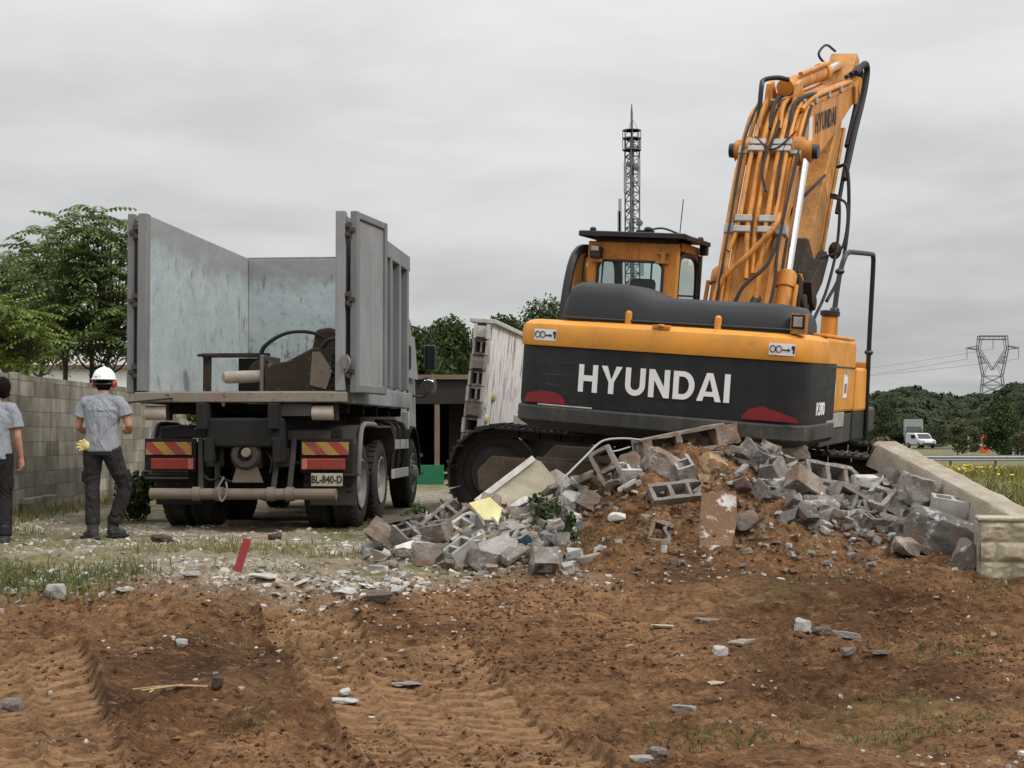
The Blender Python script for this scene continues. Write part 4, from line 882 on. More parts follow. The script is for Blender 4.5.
# ------------------------------------------------------------------ pylon and its wires
def pylon():
    D = 545; k = D / 1500; p = at(992.5, 430, D); g0 = gz(p.x, D); t = empty('power_pylon', (p.x, D, g0), label='grey lattice electricity pylon above the wooded ridge at right', cat='pylon'); mb = MB()
    def Q(px, py, y=0): q_ = at(px, py, D); return (q_.x - p.x, y, q_.z - g0)
    R_ = 0.13
    def strut(a, b, r_=R_): 
        for y in (-1.2, 1.2): mb.tube([(a[0], y, a[2]), (b[0], y, b[2])], r_, 4)
    for sx in (-1, 1):
        strut(Q(992.5 + sx * 9.5, 376), Q(992.5 + sx * 18, 450), .2); strut(Q(992.5 + sx * 9.5, 376), Q(992.5 + sx * 15, 349), .2); strut(Q(992.5, 370), Q(992.5 + sx * 13.5, 349), .16); strut(Q(992.5 + sx * 15, 349), Q(992.5 + sx * 14, 336), .17); strut(Q(992.5 + sx * 13.5, 349), Q(992.5 + sx * 11, 338), .13)
        strut(Q(992.5 + sx * 15, 346), Q(992.5 + sx * 26, 348), .17); strut(Q(992.5 + sx * 15, 349.5), Q(992.5 + sx * 26, 348), .14)
        for a, b in (((9.5, 376), (5, 365)), ((12, 364), (6, 362)), ((13.5, 356), (9.5, 357)), ((13.5, 356), (6, 364)), ((12, 364), (9.5, 357))): strut(Q(992.5 + sx * a[0], a[1]), Q(992.5 + sx * b[0], b[1]), .1)
    for i in range(6):
        y0, y1 = 376 + i * 9, 376 + (i + 1) * 9; w0, w1 = 9.5 + i * 1.03, 9.5 + (i + 1) * 1.03
        for sx in (-1, 1): strut(Q(992.5 - sx * w0, y0), Q(992.5 + sx * w1, y1), .1)
        strut(Q(992.5 - w0, y0), Q(992.5 + w0, y0), .12)
    strut(Q(978.5, 336), Q(1006.5, 336), .2); strut(Q(979, 339.5), Q(1006, 339.5), .13)
    for i in range(6): strut(Q(979 + i * 4.6, 339.5), Q(981.3 + i * 4.6, 336), .08)
    mb.build('lattice', M['galv'], t, 0)
    for px, y0, y1 in ((967, 348, 359), (1018.5, 348, 359), (993, 339, 349)):
        MB().tube([Q(px, y0), Q(px, y1)], 0.16, 6).build('insulator', M['galv_lt'], t)
    for px, y1, ex, ey, lab in ((967, 359, 560, 392, 'left outer'), (993, 349, 560, 384, 'middle'), (1018.5, 359, 560, 380, 'right outer')):
        a = at(px, y1, D); b = at(ex, ey, 900); pts = []
        for i in range(15):
            u = i / 14; q_ = a.lerp(b, u); q_.z -= 4 * u * (1 - u) * 6; pts.append(q_ - a)
        o = MB().tube(pts, 0.05, 4).build('power_line', M['galv'], None, 0); o.location = a; tag(o, f'thin {lab} power line running left from the electricity pylon', 'power line')
pylon()

# ------------------------------------------------------------------ road, rail, vehicles
rz = gz(30, 130)
tag(MB().box((30, 138, rz - 0.05), (260, 9, 0.14), (0, 0, rad(-6))).build('road', M['asphalt'], None, 0), kind='structure')
def rail():
    D = 66; x0, x1 = 14.5, 34; g0 = gz(24, D); t = empty('guard_rail', ((x0 + x1) / 2, D, g0), (0, 0, rad(-4)), 'long low galvanised guard rail at the far edge of the flowering field', 'guard rail'); L = x1 - x0; zt = at(950, 455, D).z - g0
    MB().prism([(0, zt), (0.03, zt - .03), (-0.03, zt - .10), (0.03, zt - .16), (-0.03, zt - .22), (0, zt - .27), (-0.02, zt - .27), (-0.06, zt - .22), (0.0, zt - .16), (-0.06, zt - .10), (0.0, zt - .03), (-0.02, zt)], 'x', -L / 2, L / 2).build('beam', M['galv_lt'], t, 0)
    for i in range(10): MB().box((-L / 2 + L * (i + .5) / 10, 0.08, (zt - 0.05) / 2), (0.1, 0.06, zt - 0.05)).build('post', M['galv'], t, 0)
rail()
def wheel4(t, xs_, ys_, r_, w_):
    for x in xs_:
        for y in ys_:
            o = MB().lathe([(-w_ / 2, r_ * .6), (-w_ / 2, r_ * .93), (-w_ / 3, r_), (w_ / 3, r_), (w_ / 2, r_ * .93), (w_ / 2, r_ * .6)], (x, y, r_), (1, 0, 0), 18).build('wheel', M['rubber'], t)
            MB().lathe([(-w_ / 2 - .01, r_ * .55), (w_ / 2 + .01, r_ * .55)], (x, y, r_), (1, 0, 0), 14).build('rim', M['rim'], o)
def van():
    D = 138; p = at(920.5, 440, D); t = empty('white_car', (p.x, D, rz + 0.02), (0, 0, rad(9)), 'small white van driving on the road beyond the field', 'van'); t.scale = (.88, .88, .88)
    pr = [(-1.9, .35), (1.95, .35), (2.05, .6), (1.95, .86), (1.15, .98), (.45, 1.5), (.1, 1.58), (-1.7, 1.58), (-1.92, 1.3), (-1.98, .7)]
    MB().prism([(-y, z) for y, z in pr], 'x', -.82, .82).build('body', M['carwhite'], t, 30, 0.09)
    MB().add([(-.70, -1.13, 1.01), (.70, -1.13, 1.01), (.62, -.50, 1.47), (-.62, -.50, 1.47)], [(0, 1, 2, 3)]).build('windscreen', M['glass_dark'], t, 0).location = (0, -0.03, 0.02)
    for sx in (-1, 1):
        MB().box((sx * .83, .0, 1.2), (0.03, 1.0, .36)).build('side_window', M['glass_dark'], t, 0, 0.01); MB().ball((sx * .58, -1.99, .72), (.18, .07, .11)).build('headlight', M['galv_lt'], t)
    MB().box((0, -2.03, .47), (1.3, .06, .16)).build('grille', M['black'], t, 0, 0.01); wheel4(t, (-.76, .76), (-1.25, 1.25), .31, .2)
van()
def lorry():
    D = 165; p = at(913.5, 440, D); t = empty('box_lorry', (p.x, D, rz + 0.05), (0, 0, rad(-14)), 'grey box lorry driving behind the white van', 'lorry')
    MB().box((0, 1.2, 1.85), (2.0, 4.2, 1.9)).build('cargo_box', M['galv_lt'], t, 0, 0.03); MB().prism([(-2.1, .5), (-.95, .5), (-.95, 2.1), (-1.7, 2.1), (-2.1, 1.5)], 'x', -.95, .95).build('cab', M['bedgrey'], t, 0, 0.05)
    MB().add([(-.8, -2.09, 1.5), (.8, -2.09, 1.5), (.8, -1.75, 2.02), (-.8, -1.75, 2.02)], [(0, 1, 2, 3)]).build('windscreen', M['glass_dark'], t, 0).location = (0, -0.04, 0.01)
    MB().box((0, .5, .65), (.9, 5, .2)).build('chassis', M['black'], t, 0); wheel4(t, (-.85, .85), (-1.4, 2.2), .42, .25)
lorry()
D = 112; p = at(985, 448, D); g0 = gz(p.x, D); zt = at(985, 437, D).z - g0
t = empty('road_barrel', (p.x, D, g0), label='orange-red road barrel standing by the road near the round tree', cat='road barrel')
MB().lathe([(0, .40), (.12, .40), (.14, .34), (zt * .5, .31), (zt * .95, .27), (zt, .22)], (0, 0, 0), (0, 0, 1), 16).build('drum', M['orangeplastic'], t); MB().lathe([(zt * .45, .318), (zt * .58, .308)], (0, 0, 0), (0, 0, 1), 16).build('band', M['white'], t)
MB().box((0, 0, zt + .08), (.32, .06, .16)).build('handle', M['orangeplastic'], t, 0, .02)
for px, py, lab in ((968, 438, 'thin white marker post left of the orange road barrel'), (1013, 446, 'thin white marker post right of the round tree')):
    p = at(px, py, 100); g0 = gz(p.x, 100); o = MB().prism([(-.07, 0), (.07, 0), (.07, p.z - g0 - .05), (0, p.z - g0 + .12), (-.07, p.z - g0 - .05)], 'y', -.03, .03).build('marker_post', M['white'], None, 0); o.location = (p.x, 100, g0); tag(o, lab, 'post')

# ------------------------------------------------------------------ tipper truck
M['cabgrey'] = paint('cab_grey', (0.20, 0.205, 0.20), 0.45, DUST, 0.45, 3)
TR = empty('tipper_truck', (-3.14, 17.4, 0.44), (0, 0, rad(-5)), 'grey three-axle tipper truck seen from behind with its bed doors open', 'truck')
def truck():
    t = TR; F0, F1, TOP, L, HW = 1.48, 1.60, 3.68, 4.55, 1.2
    MB().box((0, L / 2, F1 - 0.02), (2 * HW - .1, L, .06)).build('bed_floor', M['floorbeam'], t, 0, .004)
    be = MB().box((0, -.02, (F0 + F1) / 2), (2 * HW + .10, .12, F1 - F0)).build('rear_beam', M['floorbeam'], t, 0, .012)
    # inside skins and outer walls
    MB().box((-HW + .045, L / 2 + .05, (F1 + TOP) / 2), (.05, L - .1, TOP - F1)).build('left_wall', M['bedblue'], t, 0, .006)
    MB().box((HW - .045, L / 2 + .05, (F1 + TOP) / 2), (.05, L - .1, TOP - F1)).build('right_wall', M['bedgrey'], t, 0, .006)
    MB().box((0, L - .03, (F1 + TOP) / 2 - .02), (2 * HW - .15, .05, TOP - F1)).build('front_wall', M['bedblue'], t, 0, .006)
    MB().box((0, L + .03, TOP - .09), (2 * HW + .02, .07, .22)).build('front_top_rail', M['bedgrey'], t, 0, .01)
    for sx in (-1, 1):
        MB().box((sx * (HW + .01), L / 2 + .3, TOP - .11), (.12, L - .7, .22)).build('top_rail', M['bedgrey'], t, 0, .012)
        MB().box((sx * (HW + .01), L / 2 + .1, F1 - .02), (.14, L - .2, .22)).build('bottom_rail', M['bedgrey2'], t, 0, .012)
        for k in range(6):
            MB().box((sx * (HW + .02), .75 + k * .72, (F1 + TOP) / 2 - .02), (.10, .12, TOP - F1 - .30)).build('side_rib', M['bedgrey'], t, 0, .012)
        MB().box((sx * (HW - .03), .0, (F1 + TOP) / 2 + .01), (.11, .14, TOP - F1)).build('corner_post', M['bedgrey2'] if sx > 0 else M['bedgrey'], t, 0, .01)
    # rear doors swung right round, one flat along the outside left, one standing off at the right
    for sx, ang in ((-1, 4), (1, -8.5)):
        d = empty('rear_door', (sx * (HW + .075), -.02, F1 - .01), (0, 0, rad(ang))); d.parent = t; W_ = 1.08; H_ = TOP - F1 + .02
        MB().box((sx * .035, W_ / 2 + .03, H_ / 2), (.045, W_, H_)).build('door_skin', M['bedgrey2'], d, 0, .006)
        fr = MB(); fr.box((sx * .045, .05, H_ / 2), (.085, .10, H_ + .004)); fr.box((sx * .045, W_, H_ / 2), (.085, .09, H_ + .004)); fr.box((sx * .045, W_ / 2, H_ - .04), (.08, W_ - .1, .08)); fr.box((sx * .045, W_ / 2, .05), (.08, W_ - .1, .09)); fr.build('door_frame', M['bedgrey'], d, 0, .01)
        for z in (.25, 1.08, 1.88):
            h = MB(); h.cyl((-sx * .005, .0, z - .09), (-sx * .005, .0, z + .09), .028, None, 12); h.box((-sx * .06, -.02, z - .05), (.12, .05, .045)); h.box((-sx * .06, -.02, z + .05), (.12, .05, .045)); h.box((sx * .03, -.01, z), (.06, .05, .05)); h.build('hinge', M['chassis2'], t, 40, .004).location = d.location
    # latch at the foot of the right post, thin lever and cables below the beam
    lt = MB(); lt.tube(arc([(HW + .06, -.1, F1 + .42), (HW + .1, -.13, F1 + .33), (HW + .05, -.12, F1 + .22)], 4), .014, 6); lt.box((HW + .04, -.1, F1 + .34), (.07, .04, .16)); lt.build('door_latch', M['steel'], t, 40, .003)
    MB().bar((-1.38, -.12, F0 - .01), (-.78, -.12, F0 + .045), .03, .02).build('latch_lever', M['black'], t, 0)
    MB().tube(arc([(-1.3, -.1, F0 - .03), (-1.36, -.11, F0 - .02), (-1.38, -.11, F0 - .1)], 4), .012, 6).build('chain_hook', M['black'], t)
    for x in (-.45, -.2): MB().tube([(x, -.04, F0), (x, -.04, F0 - .05)], [.035, .012], 8).build('weld_lug', M['bumper'], t)
    # beige end rollers under the bed corners
    for x in (-1.02, .96):
        MB().lathe([(-.13, .075), (-.125, .085), (.125, .085), (.13, .075)], (x, .04, F0 - .12), (1, 0, 0), 20).build('roller', M['beige'], t)
        MB().box((x + .15, .06, F0 - .1), (.03, .16, .22)).build('roller_bracket', M['chassis'], t, 0, .006)
    # sub-frame under the bed: longitudinals, tipping frame
    for sx in (-1, 1):
        MB().box((sx * .42, 2.6, F0 - .16), (.12, 5.6, .30)).build('bed_runner', M['chassis'], t, 0, .01)
        MB().box((sx * .40, 3.3, .93), (.09, 7.0, .28)).build('chassis_rail', M['chassis'], t, 0, .01)
    for k in range(5): MB().box((0, .5 + k * .95, F0 - .07), (2.2, .09, .12)).build('cross_member', M['chassis'], t, 0, .006)
    MB().box((.52, .0, F0 - .09), (.5, .06, .14)).build('beam_plate', M['chassis2'], t, 0, .006)
    MB().box((.0, .6, 1.13), (.9, 1.4, .34)).build('tipping_ram_housing', M['chassis'], t, 0, .03)
    MB().box((0, .22, 1.12), (2.15, .10, .11)).build('rear_crossbar', M['chassis'], t, 0, .012)
    MB().box((.62, .18, 1.10), (.66, .05, .11)).build('crossbar_cover', M['chassis2'], t, 0, .01)
    # lamps, chevrons, plate
    for sx in (-1, 1):
        x = sx * .93 - .025
        MB().box((x, .10, .945), (.55, .012, .15)).build('chevron_board', M['chev'], t, 0, .002)
        l = MB().box((x + .02, .08, .765), (.44, .07, .13)).build('tail_light', M['lamp_red'], t, 0, .012)
        MB().box((x + .02 - sx * .255 * (1 if sx > 0 else 1), .08, .765), (.07, .068, .125)).build('amber_lens', M['lamp_amber'], l, 0, .008)
        MB().box((x + .01, .14, .86), (.62, .04, .40)).build('lamp_backplate', M['chassis'], t, 0, .01)
        mf = MB(); mf.box((x + .02, .45, .50), (.56, .03, .46)); mf.build('mud_flap', M['chassis2'] if sx > 0 else M['chassis'], t, 0, .006)
        for x0, x1, y0 in ((sx * .56, sx * .52, .16), (sx * .36, sx * .33, .2)): MB().bar((x0 - .03, y0, 1.08), (x1 - .03, .06, .42), .06, .05, (0, 1, 0)).build('bumper_strut', M['chassis2'], t, 0, .008)
    pl = MB().box((.93, .07, .585), (.37, .012, .15)).build('number_plate', M['plate'], t, 0, .004)
    txt('BL-840-D', .12, M['black'], pl, (.93, .058, .585), 0.001, True, .36)
    for z in (.60, .68): MB().box((-.98, .11, z), (.52, .03, .025)).build('lamp_bracket', M['chassis2'], t, 0)
    MB().tube([(-1.13, -.02, .42), (1.06, -.02, .42)], .065, 18).build('underrun_bar', M['bumper'], t)
    for x in (-.55, -.28, .33, .55): MB().lathe([(-.045, .082), (.045, .082)], (x - .03, -.02, .42), (1, 0, 0), 18).build('bar_clamp', M['bumper'], t)
    MB().tube(arc([(-.24, -.09, .62), (-.30, -.12, .48), (-.26, -.12, .34), (-.20, -.1, .44), (-.22, -.08, .56)], 4), .013, 6).build('chain', M['steel'], t)
    # drawbar coupling
    cp = MB(); cp.box((0, .12, .86), (.34, .14, .30), None, (.75, 1)); cp.build('coupling_body', M['chassis2'], t, 0, .03)
    MB().lathe([(0, .17), (.05, .185), (.10, .15), (.10, .09), (.02, .08)], (0, .02, .88), (0, -1, 0), 20).build('coupling_jaw', M['chassis2'], t)
    MB().lathe([(0, .07), (.13, .05)], (.02, .0, .90), (0, -1, 0), 12).build('coupling_pin', M['floorbeam'], t)
    MB().prism([(-.17, .55), (.20, .55), (.13, .74), (-.11, .74)], 'y', -.02, .03).build('coupling_plate', M['bumper'], t, 0, .008)
    for x in (-.42, .36): MB().box((x, .17, .84), (.22, .06, .22)).build('frame_plate', M['chassis2'], t, 0, .012)
    for pts in ([(-.36, .1, .74), (-.32, .02, .62), (-.14, .02, .56), (-.05, .06, .66)], [(.22, .06, .92), (.30, .0, .80), (.27, .02, .66)], [(-.6, .12, .7), (-.45, .05, .58), (-.3, .08, .62)]): MB().tube(arc(pts, 5), .014, 6).build('air_hose', M['rubber'], t)
    # wheels: two rear axles on twin tyres, one steering axle
    def wheel(x, y, twin, r_=.51):
        w_ = empty('wheel', (x, y, r_)); w_.parent = t; sg = 1 if x > 0 else -1
        for k in ((0, -.33) if twin else (0,)):
            a = sg * (k); mb = MB(); hw_ = .145; prof = [(-hw_ + .03, .29), (-hw_, .36), (-hw_ - .004, .43), (-hw_ + .015, .485), (-hw_ + .05, r_), (hw_ - .05, r_), (hw_ - .015, .485), (hw_ + .004, .43), (hw_, .36), (hw_ - .03, .29)]
            mb.lathe([(a + q, rr_) for q, rr_ in prof], (0, 0, 0), (1, 0, 0), 40, False, False)
            for j in range(36):        # tread lugs
                an = 6.283 * j / 36
                for q in (-.085, .085): mb.box((a + q, math.cos(an) * (r_ + .004), math.sin(an) * (r_ + .004)), (.075, .052, .02), Euler((an - math.pi / 2, 0, 0)).to_matrix())
            mb.build('tyre', M['tyre'], w_, 30)
        prof = [(.145, .305), (.15, .285), (.13, .275), (.06 if twin else .10, .24), (.02 if twin else .13, .20), (.01 if twin else .15, .13), (.10 if twin else .2, .115), (.12 if twin else .22, .07), (.12 if twin else .22, .01)]
        rm = MB(); rm.lathe([(sg * q, rr_) for q, rr_ in prof], (0, 0, 0), (1, 0, 0), 32, False); rm.build('rim', M['rim'], w_, 40)
        nb = MB()
        for j in range(10): an = 6.283 * j / 10; nb.cyl((sg * (.03 if twin else .14), .165 * math.cos(an), .165 * math.sin(an)), (sg * (.06 if twin else .17), .165 * math.cos(an), .165 * math.sin(an)), .018, None, 6)
        nb.build('wheel_nuts', M['steel'], w_, 0)
    for y in (.95, 2.31):
        for sx in (-1, 1): wheel(sx * 1.03, y, True)
        MB().tube([(-.9, y, .51), (.9, y, .51)], .08, 12).build('axle', M['chassis'], t); MB().ball((0, y, .51), (.2, .22, .22)).build('differential', M['chassis'], t)
    for sx in (-1, 1): wheel(sx * .96, 5.45, False)
    # guards over the rear wheels
    for sx in (-1, 1):
        g = MB(); pr = [(.36, .62), (.40, .98), (.55, 1.19), (1.05, 1.21), (1.55, 1.20), (2.6, 1.20), (2.85, 1.08), (2.95, .85)]
        for a, b in zip(pr[:-1], pr[1:]): g.bar((sx * 1.02, a[0], a[1]), (sx * 1.02, b[0], b[1]), .46, .025, (1, 0, 0) if False else (0, 0, 1) if abs(a[0] - b[0]) > abs(a[1] - b[1]) else (0, 1, 0))
        g.build('wheel_guard', M['chassis2'], t, 0, .006)
        MB().tube(arc([(sx * 1.24, .38, .64), (sx * 1.25, .42, 1.0), (sx * 1.25, .58, 1.21), (sx * 1.25, 1.1, 1.23), (sx * 1.25, 1.4, 1.22)], 4), .032, 8).build('guard_edge', M['steel'], t)
        # side gear between the axles: tank, air bottles, under-run guards, steps
        MB().lathe([(-.5, .2), (-.48, .25), (.48, .25), (.5, .2)], (sx * .88, 3.75, .74), (0, 1, 0), 20).build('fuel_tank', M['chassis'], t)
        for z in (.56, .96): MB().box((sx * 1.17, 3.85, z), (.03, 1.35, .13)).build('side_guard', M['white'], t, 0, .006)
        for y in (3.3, 3.75, 4.3): MB().tube(arc([(sx * 1.14, y, .5), (sx * 1.16, y, 1.15), (sx * 1.05, y + .05, 1.26), (sx * .9, y + .05, 1.28)], 4), .03, 8).build('guard_hoop', M['chassis2'], t)
        MB().lathe([(-.3, .11), (.3, .11)], (sx * 1.0, 3.35, 1.13), (0, 1, 0), 16).build('air_bottle', M['chassis'], t)
        q = MB(); [q.bar((sx * .95, 5.45 + .68 * math.cos(a_), .53 + .68 * math.sin(a_)), (sx * .95, 5.45 + .68 * math.cos(a_ + .36), .53 + .68 * math.sin(a_ + .36)), .34, .03, (0, .01, 1)) for a_ in [i * .36 - .1 for i in range(9)]]; q.build('front_guard', M['chassis'], t, 0, .006)
    MB().box((1.12, L + .1, 1.30), (.10, .06, .26)).build('side_marker', M['white'], t, 0, .01)
    # driver's cab beyond the bed
    cb = MB(); cb.prism([(4.80, .85), (4.80, 2.72), (5.0, 2.95), (6.1, 2.9), (6.6, 1.9), (6.7, 1.2), (6.7, .55), (6.1, .55), (6.0, .9), (5.75, 1.22), (5.15, 1.22), (4.92, 1.0)], 'x', -1.03, 1.03); cb.build('cab', M['cabgrey'], t, 0, .04)
    for sx in (-1, 1):
        MB().prism([(5.15, 1.95), (5.15, 2.6), (5.98, 2.6), (6.35, 1.95)], 'x', sx * 1.032, sx * 1.045).build('side_window', M['glass_dark'], t, 0)
        hb = MB(); hb.tube(arc([(sx * 1.05, 4.95, 1.2), (sx * 1.10, 4.95, 1.25), (sx * 1.10, 4.95, 1.75), (sx * 1.05, 4.95, 1.8)], 3), .016, 6); hb.build('grab_handle', M['black'], t)
        st = MB(); st.box((sx * 1.02, 6.35, .48), (.16, .5, .05)); st.box((sx * 1.02, 6.35, .76), (.14, .5, .05)); st.build('step', M['chassis2'], t, 0, .01)
        mr_ = MB(); mr_.tube(arc([(sx * 1.03, 6.1, 2.78), (sx * 1.14, 6.2, 2.75), (sx * 1.30, 6.3, 2.66), (sx * 1.33, 6.3, 2.48)], 4), .018, 8); mr_.build('mirror_arm', M['black'], t); mr_ = MB(); mr_.tube(arc([(sx * 1.04, 6.3, 1.70), (sx * 1.2, 6.3, 1.68), (sx * 1.28, 6.3, 1.78)], 4), .018, 8); mr_.build('mirror_arm', M['black'], t)
        m1 = MB().box((sx * 1.31, 6.3, 2.30), (.19, .11, .40)).build('mirror', M['black'], t, 0, .04); MB().box((sx * 1.31, 6.242, 2.30), (.15, .008, .35)).build('mirror_glass', M['glass_dark'], m1, 0)
        m2 = MB().lathe([(0, .13), (.04, .15), (.12, .10)], (sx * 1.29, 6.25, 1.84), (0, 1, .5), 18).build('wide_mirror', M['black'], t); MB().lathe([(-.012, .12), (-.004, .125)], (sx * 1.29, 6.25, 1.84), (0, 1, .5), 18).build('mirror_glass', M['chrome'], m2)
    MB().prism([(6.14, 2.82), (6.56, 1.98), (6.58, 1.99), (6.16, 2.83)], 'x', -.92, .92).build('windscreen', M['glass_dark'], t, 0)
    MB().box((1.035, 4.95, 1.95), (.02, .12, .7)).build('yellow_marker', M['yellowp'], t, 0, .005)

def txt(s, size, mat, parent, loc, ext=.004, bold=False, width=None, rot=(math.pi / 2, 0, 0), name='lettering', off=None):
    c = bpy.data.curves.new(name, 'FONT'); c.body = s; c.size = size; c.align_x = 'CENTER'; c.align_y = 'CENTER'; c.extrude = ext
    c.offset = off if off is not None else (size * .02 if bold else 0); c.resolution_u = 4
    tmp = bpy.data.objects.new('tmp', c); COL.objects.link(tmp); bpy.context.view_layer.update()
    me = bpy.data.meshes.new_from_object(tmp.evaluated_get(bpy.context.evaluated_depsgraph_get())); bpy.data.objects.remove(tmp); bpy.data.curves.remove(c)
    me.name = name
    if width:
        xs_ = [v.co.x for v in me.vertices]; k = width / (max(xs_) - min(xs_)); me.transform(Matrix.Diagonal((k, 1, 1, 1)))
    me.materials.clear(); o = link(name, me, mat, parent, 0); o.location = loc; o.rotation_euler = rot; return o
truck()
BED = ('bed_', 'rear_beam', 'left_wall', 'right_wall', 'front_wall', 'front_top', 'top_rail', 'bottom_rail', 'side_rib', 'corner_post', 'rear_door', 'hinge', 'door_latch', 'latch_lever', 'chain_hook', 'weld_lug', 'roller', 'cab', 'mirror', 'wide_mirror')
for ch in TR.children:
    if not ch.name.startswith(BED): ch.location.x += .065

# ------------------------------------------------------------------ demolition grapple lying in the bed
def grapple():
    o = TR.matrix_basis if False else Matrix.Translation(TR.location) @ TR.rotation_euler.to_matrix().to_4x4()
    t = empty('demolition_grapple', o @ Vector((0.60, 1.30, 1.615)), (0, 0, rad(-5)), 'dark brown worn demolition grapple lying on the floor of the truck bed', 'grapple'); m = M['rustbrown']; t.scale = (1, 1, .76)
    MB().prism([(-.55, 0), (.52, 0), (.52, .72), (.05, .72), (-.28, .50), (-.55, .46)], 'y', -.45, .55).build('body', m, t, 0, .03)
    MB().box((-.60, .05, .30), (.05, .85, .62)).build('side_plate', M['steel'], t, 0, .01)
    MB().lathe([(0, .27), (.06, .27), (.07, .22), (.10, .22)], (-.62, -.15, .28), (-.6, -.8, 0), 24).build('flange', m, t)
    MB().lathe([(-.1, .10), (.40, .10), (.44, .075)], (-.68, -.22, .27), (-.85, -.5, -.06), 20).build('pin', M['beige'], t)
    MB().box((-1.42, .1, .31), (.09, .09, .62)).build('frame_upright', m, t, 0, .01); MB().box((-1.05, .1, .635), (.85, .12, .07)).build('frame_bar', m, t, 0, .01); MB().box((-.88, .25, .32), (.34, .1, .55)).build('frame_web', M['chassis'], t, 0, .01)
    MB().lathe([(0, .13), (.03, .13), (.05, .05)], (-1.42, .1, .62), (0, 0, 1), 14).build('frame_cap', m, t)
    MB().tube(arc([(-.70, -.1, .55), (-.62, -.12, .78), (-.35, -.12, .98), (-.02, -.1, .98), (.22, -.05, .78)], 6), .03, 8).build('hose', M['rubber'], t)
    MB().prism([(-.05, .70), (.32, .70), (.34, .98), (.18, 1.08), (.0, 1.04)], 'y', -.1, .35).build('rotator', m, t, 0, .05)
    for k in range(4): MB().tube([(.15, .05 + k * .14, 1.02 - .012 * k), (.52, .05 + k * .14, 1.00 - .01 * k)], .035, 8).build('tine', M['bumper'], t)
    for k in range(6): MB().box((.40, -.47, .1 + k * .1), (.24, .05, .045)).build('jaw_rib', M['chassis'], t, 0, .008)
    MB().prism([(.02, .12), (.22, .05), (.30, .35), (.15, .65), (.05, .65)], 'y', -.475, -.455).build('worn_patch', M['floorbeam'], t, 0)
    MB().tube(arc([(.15, -.42, .70), (.25, -.46, .84), (.42, -.46, .84), (.50, -.42, .7)], 5), .03, 8).build('jaw_hose', M['rubber'], t)
grapple()

